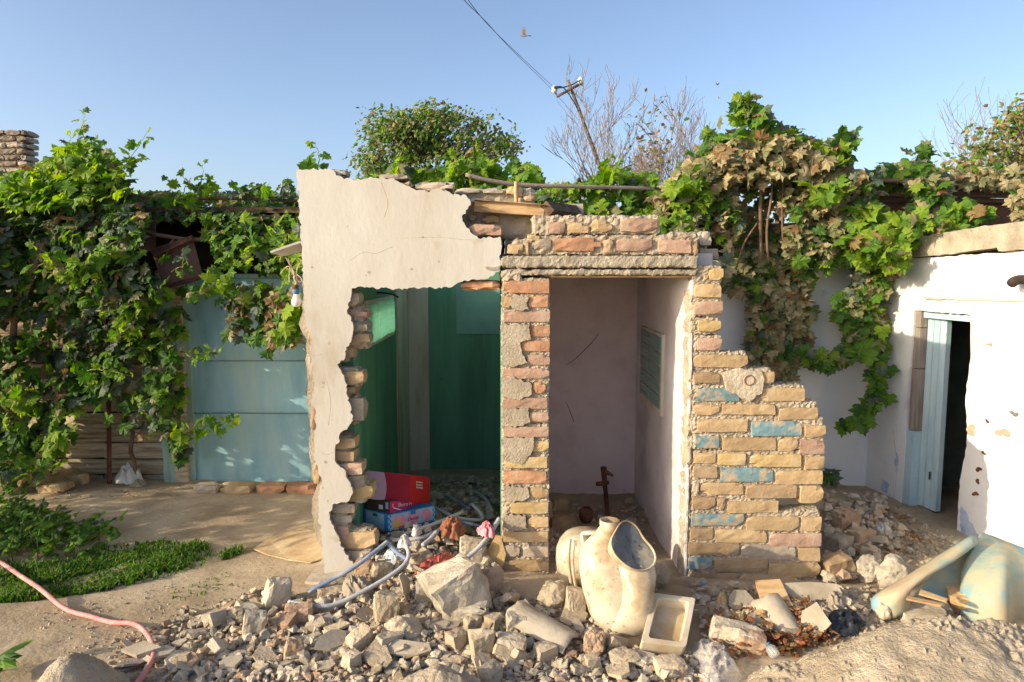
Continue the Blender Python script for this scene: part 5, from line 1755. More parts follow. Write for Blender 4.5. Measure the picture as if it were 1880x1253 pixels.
decal('cake_print', Rf, o_, b, up, disc(.80, .52, .12, .38), 'c_rose', .0012)
decal('name_plate', Rf, o_, b, up, [(.42, .14), (.61, .14), (.63, .92), (.41, .92)], 'c_rose', .0018)
decal('name_plate', Rf, o_, b, up, [(.46, .74), (.57, .74), (.57, 1), (.46, 1)], 'c_blue', .0022)
lettering(Rf, 'Daddy', o_, b, up, .515, .48, .026, 'c_crimson', .0026, .25)
decal('magenta_strip', Rf, o_, b, up, [(.1, .06), (.36, .10), (.36, .18), (.1, .14)], 'c_pink', .002)
decal('magenta_strip', Rf, o_, b, up, [(.44, .03), (.60, .03), (.60, .11), (.44, .11)], 'c_pink', .002)
rt, o_, a, b, up, Lf, Rf = carton('brown_carton', 'flat brown and magenta carton in the middle of the box pile', (716, 944, 3.63), (674, 936, 3.70), (770, 936, 3.80), 921, ('c_brown', 'c_pink', 'c_brown'))
decal('white_label', Lf, o_, a, up, [(.3, .25), (.48, .25), (.48, .6), (.3, .6)], 'c_white', .001)
decal('grey_label', Lf, o_, a, up, [(.06, .35), (.18, .35), (.18, .9), (.06, .9)], 'c_skyblue', .001)
lettering(Rf, 'Shoro Pi', o_, b, up, .50, .62, .030, 'c_white', .002)
lettering(Rf, 'S', o_, b, up, .09, .62, .026, 'c_white', .002)
decal('white_swoosh', Rf, o_, b, up, [(.1, .42), (.5, .02), (.52, .06), (.12, .5)], 'c_white', .0015)
rt, o_, a, b, up, Lf, Rf = carton('red_carton', 'red and lilac cardboard box on top of the box pile', (753, 923, 3.70), (674, 916, 3.64), (789, 925, 3.88), 872, ('c_crimson', 'c_red', 'c_red'))
n_ = 12
arc = [(.60 - .05 * math.sin(math.pi * i / n_) + .0, i / n_) for i in range(n_ + 1)]
decal('lilac_panel', Lf, o_, a, up, arc + [(.995, 1), (.995, 0)], 'c_lilac', .001)
decal('round_seal', Lf, o_, a, up, disc(.86, .30, .065, .10), 'c_crimson', .0018)
for k in range(3):
    x = .30
    rg = random.Random(k)
    while x < .62:
        w_ = rg.uniform(.012, .028)
        decal('print_mark', Rf, o_, b, up, [(x, .74 - k * .10), (x + w_, .74 - k * .10), (x + w_, .79 - k * .10), (x, .79 - k * .10)], 'c_white', .0015)
        x += w_ + .010

# ------------------------------------------------------------------ pipes, hose, cloths, bags
def pipe(label, pts, r, m='pvc', name='conduit', cat='pipe', group='conduits in the rubble'):
    o = tube(name, [P(u, v, Y) for u, v, Y in pts], r, MT[m], None, n=10)
    return tag(o, label, cat, group)
pipe('long grey conduit running from the left jamb down to the dirt', [(566, 1087, 3.16), (600, 1069, 3.18), (645, 1045, 3.22), (690, 1012, 3.3), (712, 994, 3.35)], .0105, 'pvc_blue')
pipe('hooked grey conduit curling over the rubble towards the pale block', [(530, 1106, 3.06), (560, 1110, 3.04), (592, 1114, 3.02), (626, 1106, 3.05), (687, 1075, 3.12), (735, 1044, 3.2), (750, 1022, 3.26), (746, 1000, 3.34)], .0105)
pipe('short blue conduit between the two long ones', [(712, 996, 3.36), (724, 1011, 3.33), (748, 1028, 3.29)], .0105, 'pvc_blue')
pipe('grey conduit leaning on the left side of the pillar', [(848, 1032, 3.2), (868, 1016, 3.24), (888, 996, 3.28), (905, 972, 3.34), (917, 952, 3.4)], .011)
pipe('shaded conduit below the blue carton', [(700, 1000, 3.55), (745, 980, 3.6), (790, 965, 3.66), (832, 948, 3.74), (850, 940, 3.8)], .011)
pipe('bent grey conduit at the back of the left cell', [(798, 932, 3.95), (836, 950, 3.85), (880, 955, 3.85), (884, 945, 3.9), (866, 925, 4.0)], .010)
pipe('dark conduit crossing below the cartons', [(720, 992, 3.52), (770, 988, 3.52), (820, 968, 3.6)], .011)
pipe('thin conduit lying towards the pillar inside the cell', [(840, 955, 3.8), (862, 962, 3.75), (890, 968, 3.7)], .009, 'pvc_blue')
pipe('grey conduit leaning in the far corner of the left cell', [(905, 940, 4.1), (890, 915, 4.3), (868, 902, 4.5), (845, 905, 4.6)], .010)
pipe('short dark conduit behind the red carton', [(800, 905, 4.4), (830, 915, 4.25), (862, 935, 4.05)], .009, 'pvc_blue')
o = tube('conduit_offcut', [P(776, 1002, 3.45), P(790, 990, 3.5), P(803, 976, 3.55)], [.012, .012, .012], MT['pvc'], None, n=8)
tag(o, 'white plastic offcut lying before the cartons', 'pipe')
hz = []
for (u, v) in [(-60, 1022), (0, 1049), (40, 1076), (75, 1100), (120, 1124), (165, 1138), (205, 1149), (245, 1160), (268, 1176), (281, 1200), (282, 1222), (270, 1246), (250, 1275)]:
    p = on_ground(u, v)
    hz.append(p + Vector((0, 0, .016 + (.02 if u > 230 else (.035 if u < 90 else 0)))))
o = tube('garden_hose', hz, .0108, MT['hose'], None, n=10)
tag(o, 'faded pink hose snaking over the dirt at the lower left', 'hose')
# standing rusty tap pipe in the lilac cell
tapo = root('tap_pipe', G(1112, 946, .05), 'rusty standpipe with valve at the back of the lilac cell', 'pipe')
tube('riser', [P(1116, 955, 4.45), P(1113, 915, 4.45), P(1110, 885, 4.45), P(1108, 858, 4.45)], [.014, .014, .016, .02], MT['rust'], tapo, n=10)
tube('valve', [P(1094, 889, 4.44), P(1106, 888, 4.44), P(1118, 886, 4.44)], [.012, .016, .012], MT['rust'], tapo, n=8)
tube('spout', [P(1108, 866, 4.44), P(1116, 869, 4.42), P(1126, 874, 4.40)], [.018, .014, .006], MT['rust'], tapo, n=8)
pb = root('iron_pot', G(1076, 962, .05), 'dark round rusty pot on the floor of the lilac cell', 'pot')
c = P(1076, 944, 4.15)
loft('pot_body', [(c + Vector((0, 0, -.05)), .03, .03), (c + Vector((0, 0, -.02)), .045, .045), (c + Vector((0, 0, .02)), .042, .042), (c + Vector((0, 0, .04)), .025, .025)], 'rust', pb, n=18)

def crumple(name, label, cat, u, v, wpx, hpx, mat, seed, Y=None, dep=.7, amp=.28, group=None):
    """folded cloth or bag: a closed, creased skin"""
    p = on_ground(u, v) if Y is None else P(u, v, Y)
    w, h = wpx * p.y / FPX, hpx * p.y / FPX
    off = Vector((seed * 3.3, 1.7, 0))
    na, nr = 56, 22
    vs, fs = [Vector((0, 0, h * .62))], []
    for k in range(1, nr + 1):
        r_ = k / nr
        for i in range(na):
            an = 2 * math.pi * i / na
            c_ = Vector((math.cos(an) * r_, math.sin(an) * r_, 0))
            rim_ = .80 + .30 * noise.noise(Vector((math.cos(an), math.sin(an), 0)) * 1.7 + off)
            f = 1 - abs(noise.noise(c_ * 2.1 + off)) * 2.0
            g = 1 - abs(noise.noise(c_ * 4.7 + off * 2)) * 2.0
            e = 1 - abs(noise.noise(c_ * 10 + off * 3)) * 2.0
            z = h * ((1 - r_ ** 2.6) * (.50 + .30 * f) + (.16 * g + .09 * e) * (1 - .45 * r_))
            wob = Vector((noise.noise(c_ * 4 + off * 4), noise.noise(c_ * 4 + off * 5), 0)) * .10
            vs.append(Vector(((c_.x * rim_ + wob.x) * w * .62, (c_.y * rim_ + wob.y) * w * dep * .62, z)))
    for i in range(na):
        fs.append((0, 1 + i, 1 + (i + 1) % na))
    for k in range(nr - 1):
        for i in range(na):
            a_, b_ = 1 + k * na + i, 1 + k * na + (i + 1) % na
            fs.append((a_, a_ + na, b_ + na, b_))
    o = mk(name, vs, fs, MT[mat], smooth=True)
    o.location = p + Vector((0, w * dep * .3, 0))
    o.rotation_euler = (.12, 0, seed * .7)
    return tag(o, label, cat, group)
crumple('red_cloth', 'crumpled red cloth behind the big concrete wedge', 'cloth', 805, 1052, 95, 34, 'cloth_red', 1, dep=.5)
crumple('rust_cloth', 'rust coloured rag inside the left cell near the pillar', 'cloth', 828, 985, 72, 34, 'cloth_orange', 2, Y=3.55)
crumple('pink_bag', 'knotted pink plastic bag on the pale block', 'bag', 892, 986, 46, 28, 'bag_pink', 3, Y=3.28)
crumple('blue_bag', 'pale blue plastic bag between the conduits', 'bag', 722, 1040, 52, 34, 'bag_blue', 4)
crumple('white_paper', 'crumpled white paper by the conduit bend', 'paper', 742, 1008, 26, 28, 'bag_white', 5, Y=3.33)
crumple('white_paper', 'crumpled whitish paper before the blue carton', 'paper', 765, 985, 26, 24, 'bag_white', 6, Y=3.5)
crumple('tissue', 'small white tissue beside the red cloth', 'paper', 762, 1050, 32, 22, 'bag_white', 7)
crumple('dusty_cloth', 'dusty brown cloth draped under the lower conduit', 'cloth', 652, 1098, 82, 40, 'cloth_grey', 8)
crumple('red_scrap', 'tiny red scrap under the lower conduit', 'cloth', 690, 1082, 16, 10, 'cloth_red', 9)
crumple('dark_sheet', 'dark wrinkled plastic sheet behind the mortar slab', 'sheet', 1555, 1160, 130, 36, 'cloth_dark', 10, dep=.5)
crumple('clear_bag', 'crumpled clear plastic bag beside the ceramic tray', 'bag', 1322, 1244, 185, 46, 'film', 11, dep=.5, amp=.36)
crumple('white_bag', 'white plastic bag on the heap near the blue door', 'bag', 1622, 985, 44, 24, 'bag_white', 12)
crumple('dry_leaf_clump', 'brown papery leaf clump in the shade by the stub', 'leaf', 1330, 1120, 32, 36, 'drycard', 14)
crumple('grey_bag', 'torn grey sack under the corrugated plate', 'sack', 1540, 1120, 60, 30, 'cloth_grey', 15)
# white sack against the plank wall
crumple('white_sack', 'dusty white cloth bundle beside the iron bar', 'sack', 230, 892, 58, 42, 'bag_white', 13, Y=5.02)
crumple('shoe', 'dusty brown shoe-like bundle at the foot of the plank wall', 'shoe', 250, 893, 36, 12, 'cloth_grey', 17, Y=4.98)
# green-grey curled shell at the right
shl = root('curled_shell', G(1700, 1115, .02), 'faded green and blue curled sheet shell leaning by the white house', 'sheet')
def patch(name, rowsuvY, mat, parent, thick=.006, sub=5):
    """smooth sheet through rows of (u, v, Y) points"""
    rows_ = [crom([P(*q) for q in r_], sub) for r_ in rowsuvY]
    cols_ = list(zip(*rows_))
    cols_ = [crom(list(c_), sub) for c_ in cols_]
    nu, nv = len(cols_), len(cols_[0])
    vs, fs = [], []
    for side in (0, 1):
        for i in range(nu):
            for j in range(nv):
                p = cols_[i][j]
                a_ = cols_[min(i + 1, nu - 1)][j] - cols_[max(i - 1, 0)][j]
                b_ = cols_[i][min(j + 1, nv - 1)] - cols_[i][max(j - 1, 0)]
                n_ = a_.cross(b_)
                n_ = n_.normalized() if n_.length > 1e-9 else Vector((0, 1, 0))
                vs.append(p + n_ * (thick * side))
    m_ = nu * nv
    for i in range(nu - 1):
        for j in range(nv - 1):
            q = i * nv + j
            fs.append((q, q + 1, q + nv + 1, q + nv))
            fs.append((q + m_, q + m_ + nv, q + m_ + nv + 1, q + m_ + 1))
    per = [j for j in range(nv)] + [i * nv + nv - 1 for i in range(1, nu)] + [(nu - 1) * nv + j for j in range(nv - 2, -1, -1)] + [i * nv for i in range(nu - 2, 0, -1)]
    for i in range(len(per)):
        a_, b_ = per[i], per[(i + 1) % len(per)]
        fs.append((a_, a_ + m_, b_ + m_, b_))
    o = mk(name, vs, fs, MT[mat], smooth=True)
    if parent:
        adopt(o, parent)
    return o
patch('curled_edge', [[(1605, 1128, 3.02), (1640, 1135, 2.97), (1668, 1118, 3.0), (1655, 1108, 3.08)],
                      [(1604, 1098, 3.06), (1636, 1098, 2.98), (1668, 1088, 2.99), (1662, 1080, 3.08)],
                      [(1655, 1066, 3.14), (1672, 1064, 3.05), (1698, 1060, 3.04), (1692, 1056, 3.13)],
                      [(1718, 1026, 3.26), (1730, 1026, 3.17), (1748, 1030, 3.15), (1745, 1026, 3.24)],
                      [(1778, 988, 3.38), (1788, 984, 3.31), (1793, 996, 3.28), (1786, 1004, 3.36)]], 'sheet', shl)
patch('flat_sheet', [[(1664, 1126, 3.12), (1680, 1090, 3.16), (1722, 1046, 3.24), (1792, 992, 3.40)],
                     [(1712, 1135, 3.10), (1730, 1100, 3.15), (1750, 1050, 3.24), (1798, 984, 3.42)],
                     [(1764, 1140, 3.08), (1764, 1100, 3.14), (1768, 1050, 3.25), (1806, 978, 3.43)]], 'sheet', shl)
patch('bulged_sheet', [[(1764, 1140, 3.06), (1762, 1095, 3.11), (1768, 1040, 3.22), (1800, 977, 3.40)],
                       [(1810, 1144, 2.99), (1808, 1095, 3.02), (1812, 1040, 3.16), (1822, 984, 3.40)],
                       [(1850, 1148, 2.96), (1848, 1095, 3.0), (1846, 1035, 3.14), (1848, 994, 3.40)],
                       [(1872, 1148, 3.06), (1868, 1095, 3.10), (1872, 1040, 3.20), (1880, 1006, 3.40)],
                       [(1960, 1150, 3.0), (1960, 1095, 3.04), (1960, 1055, 3.16), (1960, 1034, 3.38)]], 'sheet', shl)
# half pipe pieces
def halfpipe(name, label, p0, p1, r0, r1, upv, mat='tile', arc=(10, 170), thick=.009):
    p0, p1 = Vector(p0), Vector(p1)
    ax = (p1 - p0).normalized()
    e2 = (Vector(upv) - ax * Vector(upv).dot(ax)).normalized()
    e1 = e2.cross(ax)
    vs, fs = [], []
    nu, na = 10, 14
    rg = random.Random(len(label))
    for rr in (0, thick):
        for i in range(nu + 1):
            for j in range(na + 1):
                an = math.radians(lerp(arc[0], arc[1], j / na))
                t = i / nu
                if i in (0, nu):
                    t += (.05 * noise.noise((j * .35, i, len(label)))) * (1 if i else -1)
                r_ = lerp(r0, r1, t) - rr
                vs.append(p0 + (p1 - p0) * t + (e1 * math.cos(an) + e2 * math.sin(an)) * r_)
    m_ = (nu + 1) * (na + 1)
    for i in range(nu):
        for j in range(na):
            q = i * (na + 1) + j
            fs.append((q, q + 1, q + na + 2, q + na + 1))
            fs.append((q + m_, q + m_ + na + 1, q + m_ + na + 2, q + m_ + 1))
    per = [j for j in range(na + 1)] + [i * (na + 1) + na for i in range(1, nu + 1)] + [nu * (na + 1) + j for j in range(na - 1, -1, -1)] + [i * (na + 1) for i in range(nu - 1, 0, -1)]
    for i in range(len(per)):
        a_, b_ = per[i], per[(i + 1) % len(per)]
        fs.append((a_, a_ + m_, b_ + m_, b_))
    o = mk(name, vs, fs, MT[mat], smooth=True)
    return tag(o, label, 'pipe')
halfpipe('half_pipe', 'large half pipe shard sloping among the dry leaves', P(1412, 1112, 2.98) + Vector((0, .05, -.03)), P(1472, 1190, 2.78) + Vector((0, .04, -.04)), .085, .075, (-.35, -.45, .8))
halfpipe('half_pipe', 'long half pipe shard sloping away from the pillar foot', P(942, 1128, 2.92) + Vector((0, .03, -.06)), P(1050, 1190, 2.74) + Vector((0, .03, -.055)), .105, .095, (.2, -.3, .95), arc=(42, 140))
# planks
def plank(label, c4, Y4, m='wood', name='wood_plank', thick=.016):
    o = sheet4(name, c4, Y4, thick, m, None, 6, 4, .002, len(label))
    return tag(o, label, 'plank')
plank('short split pine plank leaning at the foot of the stub', [(1386, 1066), (1432, 1063), (1456, 1112), (1404, 1122)], (3.16, 3.16, 2.98, 2.98))
plank('small broken pine board with a slot near the half pipe', [(1368, 1122), (1396, 1108), (1402, 1124), (1372, 1134)], (3.0, 3.0, 2.92, 2.92))
plank('grey slotted lath lying at the bottom left in the chips', [(190, 1228), (275, 1196), (283, 1206), (200, 1246)], (2.62, 2.72, 2.70, 2.58), 'wood_grey', 'lath')
plank('pale flat board beside the pink hose bend', [(222, 1192), (265, 1176), (297, 1188), (250, 1203)], (2.72, 2.76, 2.72, 2.68), 'tile', 'flat_board')
plank('thin stick lying in front of the cream slab', [(1690, 1082), (1740, 1100), (1738, 1105), (1688, 1090)], (2.98, 2.94, 2.92, 2.95), 'wood', 'stick', .008)
plank('second thin stick crossing the cream slab', [(1666, 1094), (1730, 1108), (1728, 1112), (1664, 1099)], (2.96, 2.92, 2.90, 2.93), 'wood', 'stick', .008)
plank('blue painted splinter leaning on the stub foot', [(1290, 1060), (1300, 1066), (1284, 1090), (1274, 1084)], (3.3, 3.3, 3.26, 3.26), 'b_blue', 'splinter', .01)
o = sheet4('flat_sheet', [(470, 1008), (560, 972), (612, 984), (590, 1034)], (3.72, 3.98, 3.9, 3.52), .004, 'drycard', None, 12, 8, .003, 2)
def ground_poly(name, pts, mat, th, label, cat):
    vs = []
    for (u, v) in pts:
        p = on_ground(u, v)
        vs.append(p)
    n_ = len(vs)
    allv = [p + Vector((0, 0, .013)) for p in vs] + [p + Vector((0, 0, .013 - th)) for p in vs]
    fs = [tuple(range(n_))] + [tuple(range(2 * n_ - 1, n_ - 1, -1))] + [(i, i + n_, (i + 1) % n_ + n_, (i + 1) % n_) for i in range(n_)]
    bm_o = mk(name, allv, fs, MT[mat])
    return tag(bm_o, label, cat)
bpy.data.objects.remove(o)
ground_poly('flat_sheet', [(466, 1012), (490, 995), (520, 982), (552, 974), (620, 978), (660, 990), (640, 1026), (598, 1028), (570, 1037), (530, 1032), (490, 1022)], 'drycard', .006, 'stained tan flat sheet lying on the dirt beside the outhouse corner', 'sheet')
ground_poly('flagstone', [(560, 1072), (600, 1020), (640, 1030), (620, 1078)], 'cement', .02, 'pale cement flag at the outhouse corner', 'slab')
# bottle
bt = root('plastic_bottle', G(1425, 1206, .02), 'small clear plastic bottle with blue cap lying in the dry leaves', 'bottle')
p0, p1 = P(1424, 1205, 2.68), P(1408, 1182, 2.72)
tube('bottle_body', [p0, p0.lerp(p1, .6), p0.lerp(p1, .82)], [.022, .022, .012], MT['film'], bt, n=14, sub=3)
tube('bottle_cap', [p0.lerp(p1, .83), p1], .013, MT['blueplastic'], bt, n=14, sub=0)

# ------------------------------------------------------------------ bulb with its board and wires
lamp = root('hanging_bulb', P(543, 560, 3.5), 'opal light bulb with blue collar hanging from twisted wires at the plaster corner', 'light bulb')
YB = 3.47
pt = lambda x, y: P(490 + x * .12766, 420 + y * .12766, YB)
cz = pt(425, 1050)
prof = [(1132, 8), (1120, 40), (1095, 62), (1065, 72), (1030, 70), (1000, 56), (970, 46), (945, 44)]
loft('glass_bulb', [(pt(425, y), r_ * .12766 * YB / FPX, r_ * .12766 * YB / FPX) for y, r_ in prof], 'bulb', lamp, n=20)
loft('blue_collar', [(pt(418, y), r_ * .12766 * YB / FPX, r_ * .12766 * YB / FPX) for y, r_ in [(944, 46), (935, 49), (870, 49), (866, 46)]], 'blueplastic', lamp, n=20)
loft('socket', [(pt(414, y), r_ * .12766 * YB / FPX, r_ * .12766 * YB / FPX) for y, r_ in [(868, 46), (830, 44), (810, 34), (806, 12)]], 'rust', lamp, n=20)
for pts in ([(405, 800), (400, 720), (395, 650), (340, 540), (275, 415)], [(418, 800), (425, 700), (430, 600), (460, 520), (520, 450)], [(400, 670), (350, 600), (320, 545), (260, 565), (200, 640)],
            [(322, 560), (322, 680), (320, 775)], [(430, 660), (490, 710), (500, 760), (470, 770), (435, 730)], [(400, 640), (340, 530), (310, 430)], [(215, 395), (195, 440), (188, 485)], [(405, 800), (380, 830), (430, 780), (385, 700), (430, 660)]):
    tube('wire', [pt(x, y) + Vector((0, R.uniform(-.006, .006), 0)) for x, y in pts], .0026, MT['cord'], lamp, n=6)
bd = sheet4('lamp_board', [(497, 465), (552, 446), (556, 462), (520, 471)], (3.40, 3.42, 3.56, 3.56), .010, 'greyboard', None, 6, 4, .001, 3)
tag(bd, 'thin grey board jutting from the plaster corner above the bulb', 'board')

# ------------------------------------------------------------------ timber box and rod on the broken roof
tb = root('timber_frame', P(935, 385, 3.55), 'light pine box frame lying on the broken brick header', 'timber')
rail('long_board', 870, 378, 1000, 387, 3.50, 21, .025, 'wood', tb, 21, .001)
rail('top_sheet', 870, 367, 1002, 376, 3.48, 3, .30, 'wood', tb, 22, .001)
rail('short_leg', 978, 400, 999, 402, 3.51, 26, .05, 'wood', tb, 23, .001)
a, b = P(1002, 386, 3.50), P(1065, 394, 3.95)
vs, fs = tube_geo([a, b], .045, 4); o = mk('side_board', vs, fs, MT['wood_dark']); adopt(o, tb)
sheet4('brace', [(908, 394), (955, 390), (985, 412), (980, 415)], (3.62, 3.62, 3.6, 3.6), .01, 'greyboard', tb, 4, 2, .001, 5)
sheet4('brace', [(934, 398), (950, 398), (948, 450), (930, 450)], (3.7, 3.7, 3.66, 3.66), .02, 'wood_dark', tb, 4, 4, .001, 6)
sheet4('slab_piece', [(1010, 375), (1070, 374), (1072, 392), (1020, 392)], (3.9, 3.9, 3.85, 3.85), .03, 'cement', tb, 4, 2, .004, 7)
o = tube('long_rod', [P(855, 321, 3.95), P(900, 332, 3.98), P(960, 340, 4.02), (P(1060, 343, 4.1)), P(1200, 346, 4.3)], [.011, .012, .012, .011, .009], MT['twig'], None, n=8)
tag(o, 'long brown rod lying across the roof towards the vine', 'rod')
o = tube('upright_stick', [P(948, 372, 3.56), P(947, 352, 3.56), P(948, 334, 3.56)], .010, MT['wood'], None, n=6)
tag(o, 'short upright stick standing behind the timber box frame', 'stick')

# ------------------------------------------------------------------ foliage
def grape_leaf(seed):
    rg = random.Random(seed)
    half = [(0, 0), (.20, -.16), (.46, -.10), (.50, .14), (.40, .22), (.66, .42), (.44, .50), (.30, .52), (.30, .74), (.12, .80), (0, 1.02)]
    pts = [(x, y) for x, y in half] + [(-x, y) for x, y in half[-2:0:-1]]
    fold, curl = rg.uniform(.05, .6), rg.uniform(-.1, .6)
    vs = [(0, .36, .03)]
    for x, y in pts:
        x *= rg.uniform(.88, 1.12); y += rg.uniform(-.03, .03)
        z = -fold * abs(x) ** 1.3 - curl * (y - .36) ** 2 + rg.uniform(-.09, .09)
        vs.append((x, y, z))
    n = len(pts)
    return np.array(vs, float), [(0, 1 + i, 1 + (i + 1) % n) for i in range(n)]
def oval_leaf(seed, w=.34, n=8):
    rg = random.Random(seed)
    vs = [(0, .5, .05)]
    for i in range(n):
        an = 2 * math.pi * i / n - math.pi / 2
        x, y = w * math.cos(an), .5 + .5 * math.sin(an)
        vs.append((x * rg.uniform(.9, 1.1), y, -.35 * abs(x) + rg.uniform(-.04, .04) - .15 * (y - .4) ** 2))
    return np.array(vs, float), [(0, 1 + i, 1 + (i + 1) % n) for i in range(n)]
GRAPE = [grape_leaf(i) for i in range(9)]
OVAL = [oval_leaf(20 + i) for i in range(3)]
SMALL = [oval_leaf(30 + i, .3, 5) for i in range(3)]
LANCE = [oval_leaf(40 + i, .13, 6) for i in range(3)]
_pool = {}
def leaf_mesh(tpl_id, tpl, mi):
    key = (tpl_id, mi)
    if key not in _pool:
        me = bpy.data.meshes.new('leaf')
        me.from_pydata(tpl[0].tolist(), [], tpl[1])
        me.materials.append(LEAF[mi])
        _pool[key] = me
    return _pool[key]
class Leaves:
    def __init__(s, tpls, tid):
        s.t, s.tid, s.items = tpls, tid, []
    def add(s, p, n, tip, size, mi):
        s.items.append((Vector(p), Vector(n), Vector(tip), size, mi))
    def frames(s):
        out = []
        for i, (p, n, t, sz, mi) in enumerate(s.items):
            n = n.normalized()
            t = t - n * t.dot(n)
            if t.length < 1e-4:
                t = n.orthogonal()
            t.normalize()
            x = t.cross(n)
            out.append((p, x, t, n, sz, mi, i % len(s.t)))
        return out
    def build(s, parent, single=300, seed=1, part='foliage', inframe=True):
        fr = s.frames()
        rg = random.Random(seed)
        def score(f):
            p = f[0]
            c = (p - Vector((0, 0, CAM_H)))
            x, y = c.x, c.y * CP - c.z * SP
            u = 940 + FPX * x / max(y, .1)
            v = 626.5 - FPX * (c.z * CP + c.y * SP) / max(y, .1)
            if not (8 < u < 1872 and 8 < v < 1245):
                return 99 + rg.random()
            return p.y + rg.uniform(0, .22) - f[4] * 3
        order = sorted(range(len(fr)), key=lambda i: score(fr[i]))
        singles = set(order[:single])
        V, F, MI = [], [], []
        off = 0
        for i, (p, x, t, n, sz, mi, ti) in enumerate(fr):
            tv, tf = s.t[ti]
            if i in singles:
                o = bpy.data.objects.new('leaf', leaf_mesh((s.tid, ti), s.t[ti], mi))
                COL.objects.link(o)
                o.matrix_basis = Matrix(((x.x * sz, t.x * sz, n.x * sz, p.x), (x.y * sz, t.y * sz, n.y * sz, p.y), (x.z * sz, t.z * sz, n.z * sz, p.z), (0, 0, 0, 1)))
                adopt(o, parent)
                continue
            Rm = np.array(((x.x, t.x, n.x), (x.y, t.y, n.y), (x.z, t.z, n.z)))
            V.append(tv @ Rm.T * sz + (p.x, p.y, p.z))
            F.extend([(a + off, b + off, c + off) for a, b, c in tf])
            MI.extend([mi] * len(tf))
            off += len(tv)
        if V:
            o = mk(part, np.concatenate(V), F, mats=LEAF, mi=MI)
            adopt(o, parent)
            o['kind'] = 'stuff'
RV = random.Random(55)
def pick(w):
    x = RV.random() * sum(w)
    for i, k in enumerate(w):
        x -= k
        if x <= 0:
            return i
    return len(w) - 1
def fill(L_, poly, n, yf, weights, size, nrm=(-.35, -.75, .5), spread=.55, thin=.0, gap=.0, gfreq=5, ythick=.25, patchw=None):
    """leaves hanging through a mass seen in this pixel outline, at depths yf(u,v)..+ythick"""
    n = int(n * 1.45)
    size = (size[0] * .72, size[1] * .86)
    k = 0
    tries = 0
    while k < n and tries < n * 8:
        tries += 1
        u, v = poly_sample(poly, RV)
        y = yf(u, v) if callable(yf) else yf
        y += ythick * RV.random() ** 1.5
        p = P(u, v, y)
        if gap and noise.noise(p * gfreq) < -.30 + gap * .6 and RV.random() < .85:
            continue
        w = weights
        if patchw is not None and noise.noise(p * 2.1 + Vector((4, 4, 4))) > .05:
            w = patchw
        nn = Vector(nrm) + Vector((RV.gauss(0, spread), RV.gauss(0, spread), RV.gauss(0, spread)))
        tip = Vector((RV.gauss(0, .45), RV.gauss(-.2, .3), -1))
        L_.add(p, nn, tip, RV.uniform(*size) * RV.choice((.6, .8, 1, 1, 1.1)), pick(w))
        k += 1
def shoot(L_, MBs, pts, n, weights, s0, s1, r=.004, wob=.02, spread=.7):
    """young shoot: stem through the points, leaves shrinking to the tip"""
    c = crom([P(*q) for q in pts], 8)
    c = [p + Vector((RV.gauss(0, wob * .2), RV.gauss(0, wob * .3), RV.gauss(0, wob * .15))) for p in c]
    m = len(c)
    MBs.tube(c, [r * (1 - .75 * i / m) for i in range(m)], 5)
    for i in range(n):
        t = (i + .5) / n
        p = c[min(m - 1, int(t * m))]
        d = Vector((RV.gauss(0, 1), RV.gauss(-.4, .8), RV.gauss(0, .7))).normalized()
        sz = lerp(s0, s1, t ** 1.3) * RV.uniform(.8, 1.15)
        q = p + d * sz * .55
        nn = Vector((-.4, -.6, .55)) + Vector((RV.gauss(0, spread), RV.gauss(0, spread), RV.gauss(0, spread)))
        L_.add(q, nn, d + Vector((0, 0, -.5)), sz, pick(weights))
def drape(L_, MBs, pts, width, n, weights, size, r=.006, ythick=.06, spread=.45):
    """hanging strand: leaves all along a cord, overlapping like scales"""
    c = crom([P(*q) for q in pts], 8)
    MBs.tube(c, r, 5)
    m = len(c)
    for i in range(n):
        t = RV.random()
        x = t * (m - 1)
        j = int(x)
        p = c[j].lerp(c[min(j + 1, m - 1)], x - j)
        p = p + Vector((RV.gauss(0, width), -abs(RV.gauss(0, ythick)), RV.gauss(0, width * .6)))
        nn = Vector((-.4, -.85, .35)) + Vector((RV.gauss(0, spread), RV.gauss(0, spread), RV.gauss(0, spread)))
        L_.add(p, nn, Vector((RV.gauss(0, .4), -.2, -1)), RV.uniform(*size), pick(weights))

# ---- left vine            dark dusty, deep, mid, bright, brown, tan, olive
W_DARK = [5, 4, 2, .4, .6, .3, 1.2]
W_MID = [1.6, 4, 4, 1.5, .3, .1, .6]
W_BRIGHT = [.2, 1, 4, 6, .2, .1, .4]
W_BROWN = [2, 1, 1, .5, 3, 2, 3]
lv = root('grape_vine', (-3.2, 5.0, 0), 'thick green grape vine covering the plank wall and lean-to roof on the left', 'vine')
L1, S1, S1b = Leaves(GRAPE, 'g'), Tubes(), Tubes()
yl = lambda u, v: 4.78 + .10 * math.sin(u * .02) + (.0 if v > 420 else (420 - v) * .0035)
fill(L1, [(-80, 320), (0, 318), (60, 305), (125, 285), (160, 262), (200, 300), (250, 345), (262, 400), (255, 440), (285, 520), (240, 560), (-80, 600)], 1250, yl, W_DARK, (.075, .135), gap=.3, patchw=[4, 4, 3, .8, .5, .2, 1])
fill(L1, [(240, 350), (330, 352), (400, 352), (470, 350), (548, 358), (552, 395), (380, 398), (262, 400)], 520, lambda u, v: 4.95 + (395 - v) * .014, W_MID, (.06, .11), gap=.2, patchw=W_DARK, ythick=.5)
fill(L1, [(0, 318), (60, 305), (125, 262), (160, 255), (210, 290), (240, 350), (120, 380), (0, 380)], 330, lambda u, v: 4.72 + (380 - v) * .004, W_BRIGHT, (.07, .12), ythick=.3, nrm=(-.5, -.5, .75))
